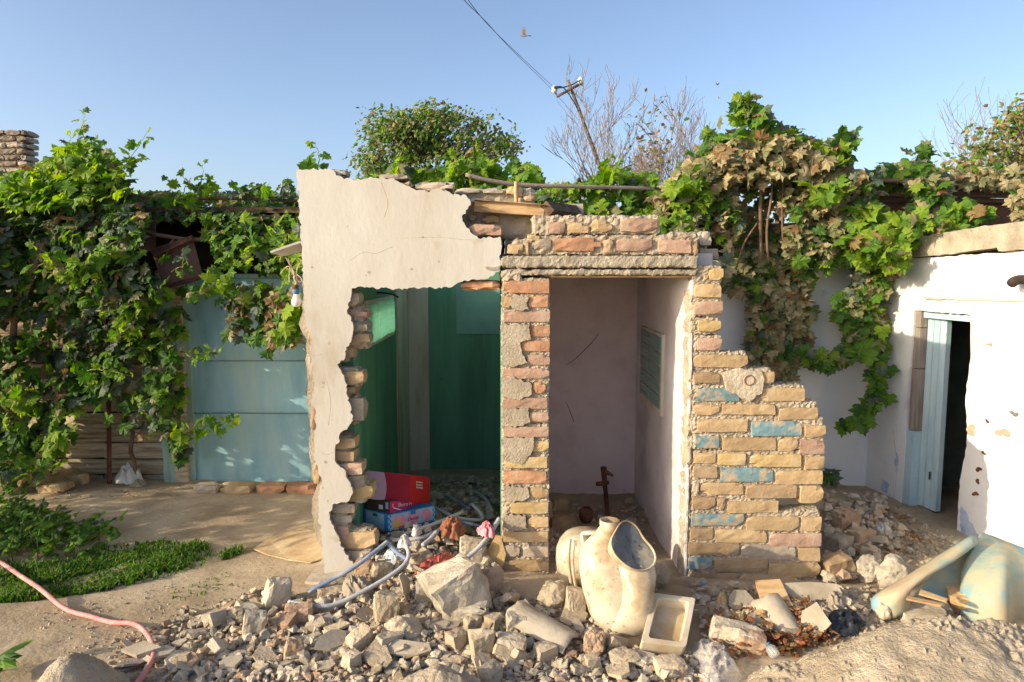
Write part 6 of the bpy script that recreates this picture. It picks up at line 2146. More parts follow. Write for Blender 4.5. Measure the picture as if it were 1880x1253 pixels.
fill(L1, [(-60, 590), (120, 590), (240, 570), (250, 640), (200, 690), (160, 720), (100, 800), (40, 850), (-60, 880)], 380, 4.82, W_MID, (.08, .135), gap=.35, patchw=W_DARK)
fill(L1, [(230, 560), (310, 540), (330, 640), (290, 660), (240, 650)], 90, 4.82, W_MID, (.07, .12), gap=.25)
fill(L1, [(375, 420), (430, 410), (550, 400), (552, 480), (510, 500), (440, 490), (400, 480)], 200, 4.85, W_MID, (.06, .105), gap=.3, patchw=W_BRIGHT)
fill(L1, [(370, 395), (550, 395), (552, 440), (380, 430)], 190, 4.95, W_MID, (.06, .10), gap=.2, patchw=W_DARK)
fill(L1, [(330, 520), (420, 515), (480, 530), (470, 560), (400, 570), (335, 555)], 34, 4.85, W_MID, (.06, .10), gap=.1, patchw=W_BRIGHT)
fill(L1, [(-60, 640), (20, 640), (60, 800), (40, 880), (-60, 900)], 80, 4.7, W_MID, (.08, .13), patchw=W_BRIGHT)
fill(L1, [(-420, 330), (-100, 350), (-70, 430), (-90, 560), (-200, 640), (-420, 640)], 110, 4.35, W_DARK, (.08, .14), ythick=.4, gap=.25)  # unseen growth past the left edge, added to shade the vine in view
for pts, wd, n, w in [([(448, 530, 4.9), (445, 570, 4.88), (440, 608, 4.86)], .035, 34, W_BROWN), ([(500, 520, 4.9), (495, 570, 4.88), (490, 628, 4.86)], .05, 60, W_MID), ([(530, 540, 4.8), (528, 580, 4.78), (520, 620, 4.78)], .06, 60, W_BROWN),
                      ([(545, 540, 4.6), (540, 580, 4.6), (532, 610, 4.6)], .04, 34, W_BRIGHT), ([(325, 560, 4.95), (320, 640, 4.95), (322, 720, 4.95), (318, 800, 4.95)], .035, 46, W_MID),
                      ([(330, 760, 4.95), (330, 800, 4.95), (328, 845, 4.95)], .03, 20, W_MID), ([(290, 660, 4.9), (280, 720, 4.9), (270, 790, 4.9)], .06, 55, W_DARK), ([(60, 700, 4.85), (70, 760, 4.85), (60, 830, 4.85), (30, 880, 4.85)], .09, 80, W_MID),
                      ([(130, 740, 4.85), (110, 800, 4.8), (90, 845, 4.8)], .05, 44, W_BRIGHT), ([(180, 640, 4.9), (200, 690, 4.9), (190, 730, 4.85)], .06, 46, W_MID), ([(215, 650, 4.9), (220, 700, 4.9), (230, 770, 4.9)], .04, 26, W_DARK)]:
    drape(L1, S1, pts, wd, n, w, (.065, .115))
for pts, n, w in [([(120, 320, 4.75), (140, 270, 4.75), (155, 212, 4.72)], 26, W_BRIGHT), ([(100, 330, 4.8), (125, 280, 4.8), (128, 240, 4.8)], 18, W_BRIGHT), ([(215, 340, 4.85), (240, 290, 4.8), (270, 243, 4.75)], 20, W_BRIGHT), ([(160, 300, 4.8), (190, 300, 4.8), (215, 300, 4.8)], 16, W_BRIGHT),
                  ([(190, 300, 4.9), (185, 270, 4.9), (192, 255, 4.9)], 7, W_BRIGHT), ([(330, 370, 5.0), (340, 340, 5.0), (335, 312, 5.0)], 12, W_BRIGHT), ([(360, 370, 5.0), (368, 335, 5.0), (373, 302, 5.0)], 12, W_BRIGHT),
                  ([(300, 360, 5.0), (315, 345, 5.0), (305, 325, 5.0)], 8, W_BRIGHT), ([(430, 360, 5.1), (450, 345, 5.1), (480, 342, 5.1)], 14, W_DARK), ([(490, 365, 5.1), (515, 345, 5.1), (540, 352, 5.1)], 12, W_MID),
                  ([(60, 500, 4.7), (90, 470, 4.6), (60, 452, 4.55)], 10, W_BRIGHT), ([(220, 440, 4.72), (170, 470, 4.6), (130, 500, 4.55), (80, 500, 4.5)], 26, W_BRIGHT), ([(200, 480, 4.7), (150, 520, 4.6), (110, 505, 4.55)], 22, W_BRIGHT),
                  ([(300, 530, 4.8), (240, 560, 4.7), (180, 580, 4.62)], 24, W_BRIGHT), ([(260, 540, 4.8), (235, 600, 4.75), (200, 620, 4.7)], 18, W_BRIGHT), ([(320, 640, 4.9), (360, 655, 4.75), (405, 638, 4.65)], 20, W_MID),
                  ([(320, 790, 4.9), (365, 785, 4.75), (405, 778, 4.68), (440, 762, 4.62)], 26, W_BRIGHT), ([(150, 680, 4.8), (190, 680, 4.7), (240, 690, 4.65)], 20, W_BRIGHT), ([(30, 700, 4.8), (50, 720, 4.7), (10, 735, 4.65)], 14, W_BRIGHT),
                  ([(60, 860, 4.7), (30, 880, 4.62), (15, 895, 4.6)], 14, W_BRIGHT), ([(420, 500, 4.8), (380, 530, 4.7), (345, 540, 4.65)], 16, W_BRIGHT), ([(450, 430, 4.85), (470, 460, 4.75), (440, 490, 4.7)], 20, W_BRIGHT),
                  ([(500, 420, 4.8), (520, 450, 4.7), (500, 480, 4.65)], 20, W_BRIGHT), ([(530, 430, 4.7), (535, 480, 4.6), (530, 520, 4.55)], 20, W_BRIGHT), ([(320, 470, 4.8), (345, 480, 4.72), (312, 500, 4.7)], 8, W_MID), ([(580, 318, 4.2), (586, 290, 4.2), (580, 265, 4.2)], 9, W_MID),
                  ([(270, 700, 4.85), (300, 720, 4.75), (250, 745, 4.7)], 18, W_MID)]:
    shoot(L1, S1b, pts, n, w, .10, .035)
for pts, r in [([(40, 900, 5.0), (60, 800, 5.0), (20, 650, 4.95), (60, 500, 4.9), (120, 380, 4.95)], .022), ([(250, 900, 5.05), (230, 760, 5.02), (170, 620, 4.98), (160, 480, 4.95), (210, 400, 5.0)], .016), ([(120, 400, 4.9), (240, 420, 4.95), (350, 440, 4.95), (480, 430, 4.95), (560, 420, 4.9)], .014),
               ([(160, 420, 4.95), (200, 360, 4.95), (300, 365, 5.05), (430, 365, 5.15), (560, 370, 5.2)], .014), ([(320, 440, 4.92), (290, 500, 4.9), (240, 560, 4.9), (190, 640, 4.9)], .009)]:
    c = crom([P(*q) for q in pts], 8)
    S1.tube([p + Vector((RV.gauss(0, .008), RV.gauss(0, .01), 0)) for p in c], r, 6)
S1.build('stem', MT['vinewood'], lv, smooth=True)
S1b.build('shoot', MT['shoot'], lv, smooth=True)
L1.build(lv, 300, 3)

# ---- vine tops seen over the outhouse
mvn = root('roof_vine', (-.1, 6.3, 0), 'green vine shoots growing behind the outhouse roof', 'vine')
L2, S2 = Leaves(GRAPE, 'g'), Tubes()
fill(L2, [(640, 335), (720, 300), (780, 312), (860, 300), (900, 290), (930, 320), (940, 350), (830, 350), (700, 335)], 210, 5.9, W_MID, (.09, .14), gap=.1, patchw=W_BRIGHT, ythick=.5)
fill(L2, [(940, 300), (985, 300), (995, 335), (950, 345)], 46, 5.7, W_BRIGHT, (.09, .13), ythick=.3)
fill(L2, [(1000, 335), (1080, 335), (1120, 300), (1200, 320), (1210, 410), (1130, 395), (1060, 395), (1010, 375)], 270, 5.3, W_BRIGHT, (.09, .13), gap=.15, patchw=W_MID, ythick=.5)
fill(L2, [(870, 340), (1010, 345), (1060, 390), (960, 420), (930, 430)], 120, 5.4, W_MID, (.08, .12), ythick=.5, gap=.2)
fill(L2, [(940, 360), (1000, 350), (1040, 375), (1000, 390)], 60, 4.3, W_MID, (.06, .09), ythick=.2)
for pts, n, w in [([(870, 330, 5.8), (872, 290, 5.8), (868, 262, 5.8)], 14, W_BRIGHT), ([(850, 330, 5.8), (835, 300, 5.8), (825, 285, 5.8)], 12, W_BRIGHT), ([(955, 340, 5.6), (958, 310, 5.6), (950, 292, 5.6)], 12, W_BRIGHT), ([(730, 330, 5.9), (735, 300, 5.9), (728, 288, 5.9)], 10, W_BRIGHT),
                  ([(1115, 330, 5.3), (1125, 300, 5.3), (1132, 285, 5.3)], 9, W_BRIGHT)]:
    shoot(L2, S2, pts, n, w, .12, .05)
for u in (740, 860, 960, 1060, 1150):
    c = [P(u, 420, 6.0), P(u + 5, 380, 5.9), P(u, 330, 5.8)]
    c[0].z = 0
    S2.tube(crom(c, 6), .012, 5)
S2.build('stem', MT['vinewood'], mvn, smooth=True)
L2.build(mvn, 160, 4)

# ---- right vine
rv = root('dusty_grape_vine', (1.9, 5.2, 0), 'dusty half dried grape vine hanging over the white yard wall on the right', 'vine')
L3, S3, S3b = Leaves(GRAPE, 'g'), Tubes(), Tubes()
W_DUST = [.8, .6, .6, .3, 1.6, 7, 5]
W_DG = [1.4, 2.2, 2.2, .8, .9, 2.6, 3.6]
yr = lambda u, v: 4.70 + (0 if v > 300 else (300 - v) * .004)
fill(L3, [(1200, 420), (1215, 350), (1250, 300), (1300, 262), (1345, 255), (1350, 300), (1340, 340), (1360, 400), (1345, 460), (1300, 425), (1230, 418)], 420, yr, W_DUST, (.085, .135), patchw=W_DG, ythick=.4)
fill(L3, [(1290, 262), (1360, 245), (1450, 245), (1540, 300), (1440, 330), (1300, 330)], 120, 4.62, [.2, .2, .3, .2, 1.4, 6, 3], (.08, .13), ythick=.12)
fill(L3, [(1300, 255), (1360, 240), (1400, 240), (1450, 240), (1500, 262), (1545, 290), (1560, 320), (1480, 330), (1440, 300), (1370, 295), (1330, 300)], 420, yr, W_DUST, (.085, .135), patchw=W_DG, ythick=.45)
fill(L3, [(1430, 300), (1540, 290), (1600, 320), (1620, 360), (1560, 400), (1530, 450), (1500, 470), (1440, 470), (1450, 400), (1425, 350)], 460, 4.68, W_DUST, (.08, .13), patchw=W_DG, ythick=.35, gap=.15)
fill(L3, [(1560, 320), (1640, 300), (1700, 290), (1730, 330), (1600, 345)], 150, 5.2, W_DG, (.09, .13), patchw=W_BRIGHT, ythick=.4)
fill(L3, [(1560, 380), (1600, 370), (1650, 400), (1690, 440), (1650, 450), (1630, 480), (1580, 480), (1550, 440)], 190, 4.6, W_DG, (.09, .135), patchw=W_BRIGHT, ythick=.25)
fill(L3, [(1660, 320), (1720, 320), (1745, 350), (1720, 400), (1740, 430), (1690, 440), (1655, 400), (1690, 360)], 170, 4.75, W_DUST, (.08, .125), ythick=.3, patchw=W_DG)
fill(L3, [(1740, 380), (1790, 370), (1810, 395), (1770, 420), (1730, 420)], 44, 4.5, W_BRIGHT, (.09, .13), ythick=.2)
fill(L3, [(1720, 310), (1880, 305), (1960, 310), (1960, 335), (1740, 335)], 150, 5.5, W_DUST, (.08, .12), ythick=.4)
fill(L3, [(1850, 330), (1960, 320), (1960, 410), (1860, 405)], 90, 4.7, W_DUST, (.08, .12), ythick=.4, patchw=W_DG)
fill(L3, [(1230, 330), (1290, 320), (1300, 370), (1240, 380)], 80, 4.66, W_BRIGHT, (.09, .13), ythick=.2)
fill(L3, [(1210, 395), (1260, 385), (1270, 420), (1215, 420)], 26, 4.4, W_BRIGHT, (.07, .11), ythick=.2)
fill(L3, [(1345, 300), (1440, 305), (1450, 440), (1420, 475), (1350, 470), (1335, 380)], 150, 4.95, W_BROWN, (.07, .11), ythick=.3, gap=.3)
# hanging curtains
fill(L3, [(1345, 470), (1420, 440), (1480, 470), (1492, 560), (1480, 620), (1455, 690), (1430, 705), (1395, 690), (1372, 640), (1380, 560), (1385, 520), (1350, 530)], 480, 4.86, W_DUST, (.075, .12), ythick=.14, patchw=W_DG, spread=.4)
fill(L3, [(1325, 500), (1360, 490), (1375, 530), (1340, 540)], 22, 4.86, W_DG, (.07, .11), ythick=.1)
fill(L3, [(1565, 450), (1640, 440), (1640, 500), (1618, 560), (1625, 640), (1590, 650), (1560, 600), (1550, 560), (1575, 520)], 330, 4.80, W_DUST, (.075, .12), ythick=.14, patchw=W_DG, spread=.4)
fill(L3, [(1535, 540), (1580, 520), (1600, 600), (1560, 610), (1530, 570)], 60, 4.78, W_MID, (.075, .12), ythick=.1)
fill(L3, [(1620, 440), (1665, 440), (1660, 480), (1630, 490)], 40, 4.5, W_BRIGHT, (.08, .12), ythick=.15)
for pts, wd, n, w in [([(1475, 640, 4.85), (1500, 662, 4.84), (1530, 655, 4.83), (1560, 630, 4.82), (1580, 600, 4.82)], .045, 85, W_MID), ([(1592, 640, 4.78), (1606, 680, 4.78), (1600, 730, 4.78), (1575, 765, 4.76), (1545, 776, 4.74)], .035, 50, W_MID),
                      ([(1480, 470, 4.85), (1520, 470, 4.83), (1560, 462, 4.82)], .035, 40, W_MID), ([(1430, 700, 4.86), (1425, 720, 4.86), (1432, 735, 4.86)], .02, 8, W_DG), ([(1330, 470, 4.7), (1322, 500, 4.7), (1345, 525, 4.75)], .025, 14, W_BROWN),
                      ([(1515, 860, 4.9), (1520, 868, 4.9)], .01, 3, W_MID)]:
    drape(L3, S3, pts, wd, n, w, (.065, .11))
for pts, n, w in [([(1365, 260, 4.75), (1370, 220, 4.75), (1368, 190, 4.75), (1358, 172, 4.72)], 34, W_BRIGHT), ([(1380, 260, 4.78), (1385, 220, 4.75), (1375, 180, 4.74)], 22, W_MID), ([(1300, 275, 4.9), (1308, 250, 4.9), (1303, 235, 4.9)], 12, W_MID),
                  ([(1440, 260, 4.8), (1450, 245, 4.8), (1440, 232, 4.8)], 9, W_MID), ([(1520, 300, 4.75), (1545, 270, 4.7), (1562, 240, 4.68)], 24, W_MID), ([(1500, 280, 4.8), (1530, 262, 4.78), (1555, 270, 4.76)], 16, W_BRIGHT),
                  ([(1650, 310, 5.0), (1680, 290, 5.0), (1695, 270, 5.0)], 18, W_MID), ([(1480, 350, 4.65), (1520, 350, 4.6), (1565, 335, 4.55)], 18, W_BRIGHT), ([(1620, 430, 4.55), (1660, 415, 4.45), (1700, 405, 4.4)], 24, W_BRIGHT), ([(1240, 345, 4.7), (1262, 330, 4.65), (1290, 320, 4.62)], 14, W_BRIGHT),
                  ([(1760, 400, 4.55), (1785, 390, 4.5), (1808, 385, 4.45)], 14, W_BRIGHT), ([(1560, 440, 4.6), (1600, 455, 4.5), (1660, 460, 4.4)], 22, W_BRIGHT)]:
    shoot(L3, S3b, pts, n, w, .12, .055)
for pts, r in [([(1397, 480, 4.75), (1396, 400, 4.75), (1398, 320, 4.75), (1405, 270, 4.8)], .012), ([(1410, 480, 4.72), (1408, 420, 4.72), (1416, 360, 4.72), (1418, 300, 4.8)], .008), ([(1437, 440, 4.72), (1436, 380, 4.72), (1438, 320, 4.75)], .007), ([(1350, 500, 4.7), (1365, 450, 4.7), (1390, 410, 4.7)], .006),
               ([(1500, 460, 4.8), (1540, 440, 4.8), (1560, 420, 4.85)], .015), ([(1230, 400, 5.0), (1300, 350, 4.95), (1380, 300, 4.95), (1480, 300, 4.9), (1600, 330, 4.9), (1750, 330, 5.0)], .016), ([(1330, 350, 4.95), (1400, 345, 4.95), (1520, 352, 4.95)], .014), ([(1350, 310, 4.95), (1440, 322, 4.95)], .01)]:
    S3.tube(crom([P(*q) for q in pts], 8), r, 6)
for u in (1290, 1430, 1600):
    a = P(u, 340, 5.35)
    S3.tube(crom([(a.x, 5.35, 0), (a.x + .05, 5.33, 1.0), (a.x, 5.3, a.z)], 6), .02, 6)
S3.build('stem', MT['vinewood'], rv, smooth=True)
S3b.build('shoot', MT['shoot'], rv, smooth=True)
L3.build(rv, 300, 5)

# ------------------------------------------------------------------ trees on the skyline
def branch(mbt, p, d, L_, r, depth, rg, tips, spread=.5, up=.15, kids=(2, 3), n=4):
    pts = [p]
    q = p.copy()
    dd = d.normalized()
    for i in range(n):
        dd = (dd + Vector((rg.gauss(0, .13), rg.gauss(0, .13), rg.gauss(up * .3, .08)))).normalized()
        q = q + dd * (L_ / n)
        pts.append(q.copy())
    mbt.tube(pts, [max(.0036, r * (1 - .5 * i / n)) for i in range(n + 1)], 5 if depth > 1 else 3, cap=False)
    tips.append((pts[n // 2], dd)); tips.append((q, dd))
    if depth == 0:
        return
    for k in range(rg.randint(*kids)):
        t = rg.uniform(.35, 1)
        s = pts[min(n, int(t * n))]
        nd = (dd + Vector((rg.gauss(0, spread), rg.gauss(0, spread), rg.gauss(up, spread * .6)))).normalized()
        branch(mbt, s, nd, L_ * rg.uniform(.6, .8), r * .55, depth - 1, rg, tips, spread, up, kids, n)
def tree(name, label, base, height, lean, depth, seed, leaf_n, leaf_w, leaf_s, spread=.55, kids=(2, 3), r=.07, trunkmat='bark', stems=1, crown=None, up=.15, first=.35):
    rg = random.Random(seed)
    t = root(name, base, label, 'tree')
    mb1, tips = MB(), []
    for s in range(stems):
        d = Vector((lean + rg.gauss(0, .12 if stems == 1 else .38), rg.gauss(0, .15), 1))
        branch(mb1, Vector(base), d, height * first, r, depth, rg, tips, spread, up, kids)
    mb1.build('trunk', MT[trunkmat], t, smooth=True)
    LT = Leaves(SMALL, 's')
    zmin = base[2] + height * .3
    cand = [q for q in tips if q[0].z > zmin] if crown is None else [q for q in tips if crown(q[0])]
    for i in range(leaf_n):
        if not cand:
            break
        p, d = rg.choice(cand)
        off = Vector((rg.gauss(0, 1), rg.gauss(0, 1), rg.gauss(0, .8))) * leaf_s * 1.5
        nn = Vector((-.4, -.4, .6)) + Vector((rg.gauss(0, .7), rg.gauss(0, .7), rg.gauss(0, .5)))
        RV.seed(i + seed * 1000)
        LT.add(p + off, nn, Vector((rg.gauss(0, 1), rg.gauss(0, 1), -.5)), leaf_s * rg.uniform(.7, 1.3), pick(leaf_w))
    if LT.items:
        LT.build(t, 0, seed, 'crown')
    return t
def crown_tree(name, label, base, fork, poly, Y, ydep, nc, per, leaf_w, leaf_s, seed, rc=.16):
    """trunk, limbs to every leaf clump, clumps spread through the crown's volume"""
    rg = random.Random(seed)
    t = root(name, base, label, 'tree')
    tr_ = MB()
    f = Vector(fork)
    tr_.tube(crom([Vector(base), Vector(base).lerp(f, .5) + Vector((.05, 0, 0)), f], 6), [.09 - .003 * i for i in range(13)], 7)
    LT = Leaves(SMALL, 's')
    mid = []
    for i in range(7):
        u, v = poly_sample(poly, rg)
        m = f.lerp(P(u, v, Y + rg.uniform(-ydep, ydep)), .55)
        tr_.tube(crom([f, f.lerp(m, .5) + Vector((rg.gauss(0, .06), rg.gauss(0, .06), .05)), m], 4), [.045 - .003 * k for k in range(9)], 5)
        mid.append(m)
    for i in range(nc):
        u, v = poly_sample(poly, rg)
        c_ = P(u, v, Y + rg.uniform(-ydep, ydep))
        m = min(mid, key=lambda q: (q - c_).length)
        tr_.tube(crom([m, m.lerp(c_, .5) + Vector((rg.gauss(0, .05), rg.gauss(0, .05), rg.gauss(.03, .04))), c_], 3), [.016, .014, .012, .010, .008, .007, .005], 4)
        n_ = int(per * rg.uniform(.4, 1.5))
        for k in range(n_):
            off = Vector((rg.gauss(0, rc), rg.gauss(0, rc), rg.gauss(0, rc * .7)))
            nn = Vector((-.45, -.45, .55)) + Vector((rg.gauss(0, .6), rg.gauss(0, .6), rg.gauss(0, .5)))
            x = rg.random() * sum(leaf_w)
            mi = 0
            while x > leaf_w[mi]:
                x -= leaf_w[mi]; mi += 1
            LT.add(c_ + off, nn, Vector((rg.gauss(0, 1), rg.gauss(0, 1), -.6)), leaf_s * rg.uniform(.6, 1.3), mi)
    tr_.build('trunk', MT['bark'], t, smooth=True)
    LT.build(t, 0, seed, 'crown')
    return t
YA = 11.0
b1 = P(800, 330, YA)
crown_tree('leafy_tree', 'round olive green tree rising behind the outhouse roof', (b1.x, YA, 0), (b1.x, YA, b1.z - .4), [(655, 235), (665, 215), (702, 208), (742, 222), (765, 200), (800, 195), (828, 212), (852, 218), (890, 218), (918, 230), (930, 255), (938, 280), (930, 310), (900, 335), (690, 335), (662, 300), (660, 285), (690, 262)],
           YA, .8, 105, 78, [.1, 3.2, 2.6, .8, .7, .2, 4.5], .078, 12, rc=.12)
crown_tree('yard_tree', 'loose leafy yard tree standing beyond the left edge, shading the dirt', (-4.5, 3.3, 0), (-4.5, 3.3, .45), [(-1010, 520), (-640, 470), (-560, 640), (-600, 880), (-1010, 860)], 3.35, .45, 46, 26, [.5, 3, 3, 1, 0, 0, 1], .085, 19, rc=.10)
b2 = P(1140, 400, 12.0); b2.z = 0
tree('bare_tree', 'bare twiggy tree with a few brown leaves behind the leaning pole', (b2.x, 12.0, 0.3), 5.5, .0, 6, 24, 360, [.2, 1, .4, 0, 4, 1.2, 2], .085, spread=.42, kids=(2, 3), r=.045, trunkmat='twig', stems=7, up=.22, crown=lambda p: p.z > 2.6 and p.x > b2.x + .15 and p.x < b2.x + .7)
b3 = P(1880, 330, 10.0)
crown_tree('autumn_tree', 'green and orange leaved tree at the right edge of the skyline', (b3.x, 10.0, 0), (b3.x, 10.0, b3.z - .3), [(1735, 300), (1750, 275), (1790, 262), (1805, 240), (1842, 222), (1880, 202), (1980, 195), (1980, 330), (1760, 330)],
           10.0, .7, 75, 38, [.2, 2, 1.5, .8, 2.6, 1.2, 4], .08, 33, rc=.12)
b4 = P(1800, 400, 13.0); b4.z = 0
tree('bare_sapling', 'leafless grey tree above the autumn tree at the right', (b4.x + .4, 13.0, .2), 6.6, -.12, 5, 41, 0, [1], .05, spread=.34, kids=(2, 3), r=.05, trunkmat='twig', stems=3, up=.2)

# ------------------------------------------------------------------ leaning pole, wires, birds
YPOLE = 12.5
po = root('utility_pole', (P(1112, 335, YPOLE).x, YPOLE, 0), 'leaning thin utility pole with crossarm and white insulators', 'pole')
pt0, pt1 = P(1112, 335, YPOLE), P(1043, 148, YPOLE)
dirp = (pt1 - pt0)
pbase = pt0 - dirp * (pt0.z / dirp.z)
tube('pole_shaft', [pbase, pt0, pt0.lerp(pt1, .5), pt1], [.05, .04, .03, .024], MT['wood_dark'], po, n=8)
ca, cb = P(1022, 178, YPOLE - .05), P(1070, 152, YPOLE - .05)
tube('crossarm', [ca, cb], .026, MT['wood_dark'], po, n=4, sub=0)
for (u, v) in ((1018, 165), (1066, 149)):
    c = P(u, v, YPOLE - .05)
    loft('insulator', [(c + Vector((0, 0, -.06)), .03, .03), (c + Vector((0, 0, -.02)), .055, .055), (c + Vector((0, 0, .02)), .05, .05), (c + Vector((0, 0, .06)), .03, .03)], 'insulator', po, n=10)
    tube('pin', [c + Vector((.02, 0, -.05)), P(u + 3, v + 9, YPOLE - .05)], .014, MT['iron'], po, n=5, sub=0)
for pts in ([(1066, 147, 12.4), (1045, 158, 12.4), (1018, 163, 12.4)], [(1016, 160, 12.4), (1035, 162, 12.4), (1055, 190, 12.4), (1062, 205, 12.45)]):
    tube('jumper_wire', [P(*q) for q in pts], .011, MT['wire'], po, n=5)
for lb_, pts in (('upper of two overhead wires running to the leaning pole', [(1016, 160, 12.4), (960, 108, 9.6), (905, 55, 7.6), (868, 12, 6.4), (820, -60, 5.2)]), ('lower of two overhead wires passing the leaning pole', [(1066, 225, 14.5), (1015, 167, 12.4), (940, 92, 9.2), (890, 38, 7.2), (850, -2, 6.2), (800, -70, 5.0)])):
    o = tube('overhead_wire', [P(*q) for q in pts], .0032, MT['wire'], None, n=5)
    tag(o, lb_, 'wire', 'overhead wires')
def bird(label, u, v, Y, span, heading):
    """one skin: body, head, tail and two raised wings"""
    vs, fs = [], []
    prof = [(-.50, .012), (-.38, .05), (-.2, .10), (0, .13), (.2, .12), (.33, .075), (.42, .07), (.5, .045), (.58, .008)]
    n = 8
    for (x, r) in prof:
        for i in range(n):
            an = 2 * math.pi * i / n
            vs.append(Vector((x, r * math.cos(an), r * math.sin(an) * .9)))
    for k in range(len(prof) - 1):
        for i in range(n):
            a, b = k * n + i, k * n + (i + 1) % n
            fs.append((a, b, b + n, a + n))
    b0 = len(vs)
    for s in (-1, 1):
        w = [(.22, .08, .06), (-.18, .08, .05), (.20, .42, .34), (-.22, .40, .28), (.02, .82, .62), (-.18, .74, .50)]
        base = len(vs)
        for dz in (0, .018):
            for (x, y, z) in w:
                vs.append(Vector((x, s * y, z + dz)))
        for q in ((0, 1, 3, 2), (2, 3, 5, 4)):
            fs.append(tuple(base + i for i in q)); fs.append(tuple(base + 6 + i for i in reversed(q)))
        for (a, b) in ((0, 2), (2, 4), (4, 5), (5, 3), (3, 1)):
            fs.append((base + a, base + b, base + 6 + b, base + 6 + a))
    base = len(vs)
    for dz in (0, .015):
        for (x, y) in ((-.45, -.04), (-.45, .04), (-.85, .12), (-.85, -.12)):
            vs.append(Vector((x, y, dz)))
    fs += [(base, base + 1, base + 2, base + 3), (base + 7, base + 6, base + 5, base + 4), (base, base + 4, base + 5, base + 1), (base + 1, base + 5, base + 6, base + 2), (base + 2, base + 6, base + 7, base + 3), (base + 3, base + 7, base + 4, base)]
    o = mk('bird', vs, fs, MT['bird'])
    o.location = P(u, v, Y)
    o.scale = (span,) * 3
    o.rotation_euler = (.25, -.1, heading)
    return tag(o, label, 'bird', 'birds in the sky')
bird('larger brown bird flying beside the overhead wires', 962, 66, 14, .16, 2.9)
bird('upper of two tiny birds above the right vine', 1317, 156, 30, .15, .4)
bird('lower of two tiny birds above the right vine', 1320, 181, 34, .12, 2.2)

# ------------------------------------------------------------------ weeds, grass, dry leaves
wd = root('leafy_weed', (-2.6, 4.0, 0), 'bushy round leaved weed at the left edge beside the hose', 'weed')
L4, S4 = Leaves(OVAL, 'o'), Tubes()
RV.seed(91)
for i in range(70):
    u, v = poly_sample([(-60, 1030), (-60, 960), (60, 950), (130, 965), (195, 985), (190, 1020), (60, 1045)], RV)
    p = on_ground(u, v)
    h = RV.uniform(.09, .20) * (1.15 if u < 110 else .7)
    q = p + Vector((RV.gauss(0, .06), RV.gauss(0, .05), h))
    S4.tube([p, p.lerp(q, .5) + Vector((RV.gauss(0, .01), 0, .01)), q], [.004, .003, .002], 4)
    for k in range(RV.randint(12, 18)):
        t = RV.uniform(.25, 1.05)
        c = p.lerp(q, t)
        d = Vector((RV.gauss(0, 1), RV.gauss(0, 1), RV.gauss(.2, .4))).normalized()
        sz = RV.uniform(.04, .075) * (1.1 - .4 * t)
        L4.add(c + d * sz * .2, Vector((-.2, -.35, .9)) + Vector((RV.gauss(0, .45), RV.gauss(0, .45), 0)), d, sz, pick([.3, 4, 3, 1.2, 0, 0, .2]))
S4.build('stem', MT['shoot'], wd, smooth=True)
L4.build(wd, 260, 6)
w2 = root('lance_weed', G(-5, 1235, .02), 'narrow leaved green weed cut by the left edge near the bottom', 'weed')
L5, S5 = Leaves(LANCE, 'l'), Tubes()
base = G(-18, 1240, .0)
S5.tube([base, base + Vector((.01, 0, .06))], .004, 5); S5.build('stem', MT['shoot'], w2)
for i in range(16):
    an = RV.uniform(-1.2, 1.2)
    d = Vector((math.cos(an), math.sin(an) * .8, RV.uniform(-.1, .5)))
    L5.add(base + Vector((.01, 0, .05 + .02 * RV.random())), Vector((0, -.3, 1)) + d * -.3, d, RV.uniform(.10, .17), pick([0, 3, 3, .5, 0, 0, 0]))
L5.build(w2, 20, 7)

def blades(name, polys, hmin, hmax, mats, seed, label):
    rg = random.Random(seed)
    V, F, MI = [], [], []
    for poly, n, hs in polys:
        for i in range(n):
            u, v = poly_sample(poly, rg)
            p = on_ground(u, v)
            if noise.noise(p * 5) < -.12 and rg.random() < .85:
                continue
            h = rg.uniform(hmin, hmax) * hs * (.55 + 1.1 * max(0, noise.noise(p * 3.5 + Vector((7, 0, 0))) + .45))
            an = rg.uniform(0, 6.28)
            w = rg.uniform(.0025, .005)
            lx, ly = rg.gauss(0, .5) * h, rg.gauss(0, .5) * h
            cx, cy = math.cos(an) * w, math.sin(an) * w
            b = len(V)
            V += [(p.x - cx, p.y - cy, p.z - .003), (p.x + cx, p.y + cy, p.z - .003), (p.x + lx * .5 + cx * 1.3, p.y + ly * .5 + cy * 1.3, p.z + h * .65), (p.x + lx * .5 - cx * 1.3, p.y + ly * .5 - cy * 1.3, p.z + h * .65), (p.x + lx, p.y + ly, p.z + h)]
            F += [(b, b + 1, b + 2, b + 3), (b + 3, b + 2, b + 4)]
            m = rg.choice(mats)
            MI += [m, m]
    o = mk(name, V, F, mats=LEAF, mi=MI)
    return tag(o, label, None, kind='stuff')
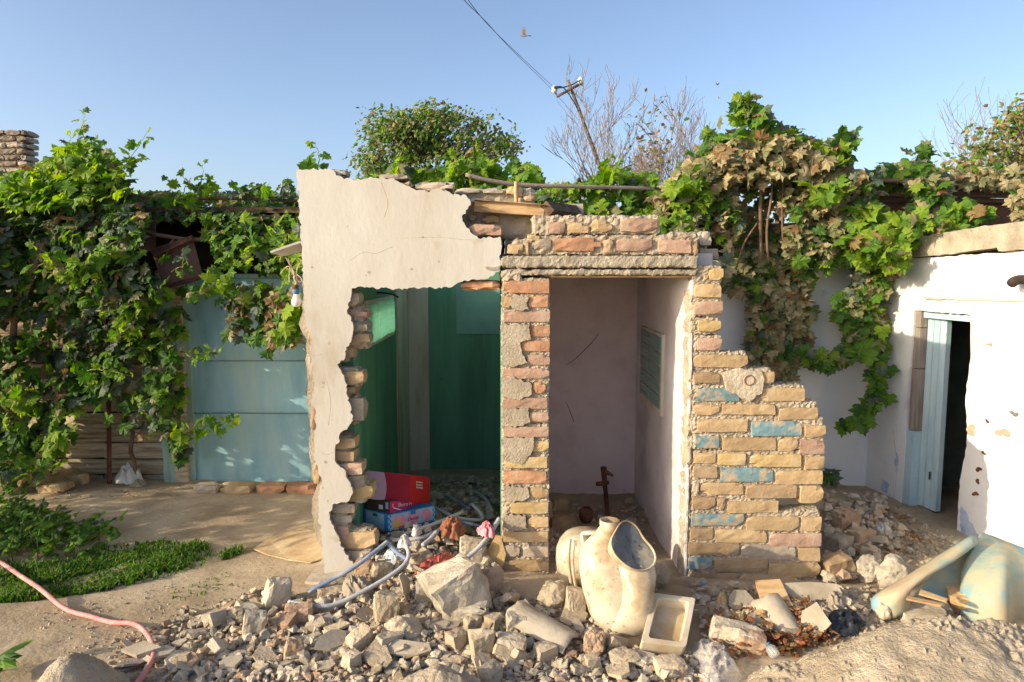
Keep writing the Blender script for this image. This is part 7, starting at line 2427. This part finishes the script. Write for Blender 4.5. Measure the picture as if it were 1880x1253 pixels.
blades('grass', [([(-60, 1060), (120, 1030), (190, 1005), (300, 998), (370, 1000), (395, 1015), (370, 1040), (300, 1062), (200, 1085), (60, 1105), (-60, 1112)], 15000, 1), ([(395, 1022), (440, 1008), (450, 1016), (410, 1030)], 260, .8), ([(300, 1090), (420, 1050), (470, 1060), (330, 1110)], 60, .5)],
       .012, .036, [1, 1, 1, 2, 2, 6], 8, 'low green grass patch beside the weed and hose')
def litter(name, zones, seed, label, mats):
    rg = random.Random(seed)
    LL = Leaves(OVAL, 'o')
    RV.seed(seed)
    for poly, n, s0, s1, lift in zones:
        for i in range(n):
            u, v = poly_sample(poly, rg)
            p = on_ground(u, v)
            LL.add(p + Vector((0, 0, .006 + lift * rg.random())), Vector((rg.gauss(0, .6), rg.gauss(0, .6), 1)), Vector((rg.gauss(0, 1), rg.gauss(0, 1), 0)), rg.uniform(s0, s1), rg.choice(mats))
    V, F, MI, off = [], [], [], 0
    for (p, x, t, n, sz, mi, ti) in LL.frames():
        tv, tf = LL.t[ti]
        Rm = np.array(((x.x, t.x, n.x), (x.y, t.y, n.y), (x.z, t.z, n.z)))
        V.append(tv @ Rm.T * sz + (p.x, p.y, p.z))
        F.extend([(a + off, b + off, c + off) for a, b, c in tf]); MI.extend([mi] * len(tf)); off += len(tv)
    o = mk(name, np.concatenate(V), F, mats=LEAF, mi=MI)
    return tag(o, label, None, kind='stuff')
LEAF.append(leafmat('leaf_litter_red', [(.17, .06, .025), (.28, .11, .05), (.36, .18, .09)], .2))
litter('leaf_litter', [([(1300, 1140), (1370, 1130), (1420, 1160), (1400, 1210), (1310, 1215), (1295, 1170)], 420, .014, .036, .05), ([(1440, 1120), (1480, 1110), (1535, 1180), (1480, 1195), (1450, 1150)], 420, .012, .03, .05),
                       ([(1420, 1170), (1480, 1190), (1440, 1212), (1400, 1200)], 160, .02, .04, .04), ([(1520, 920), (1640, 930), (1700, 1000), (1520, 1060)], 160, .02, .045, .03), ([(780, 940), (860, 930), (900, 980), (780, 1000)], 120, .02, .05, .05),
                       ([(640, 1180), (760, 1180), (840, 1200), (700, 1240)], 40, .015, .035, .02)], 4, 'reddish brown dry leaves scattered in the rubble', [4, 7, 7, 7, 5])
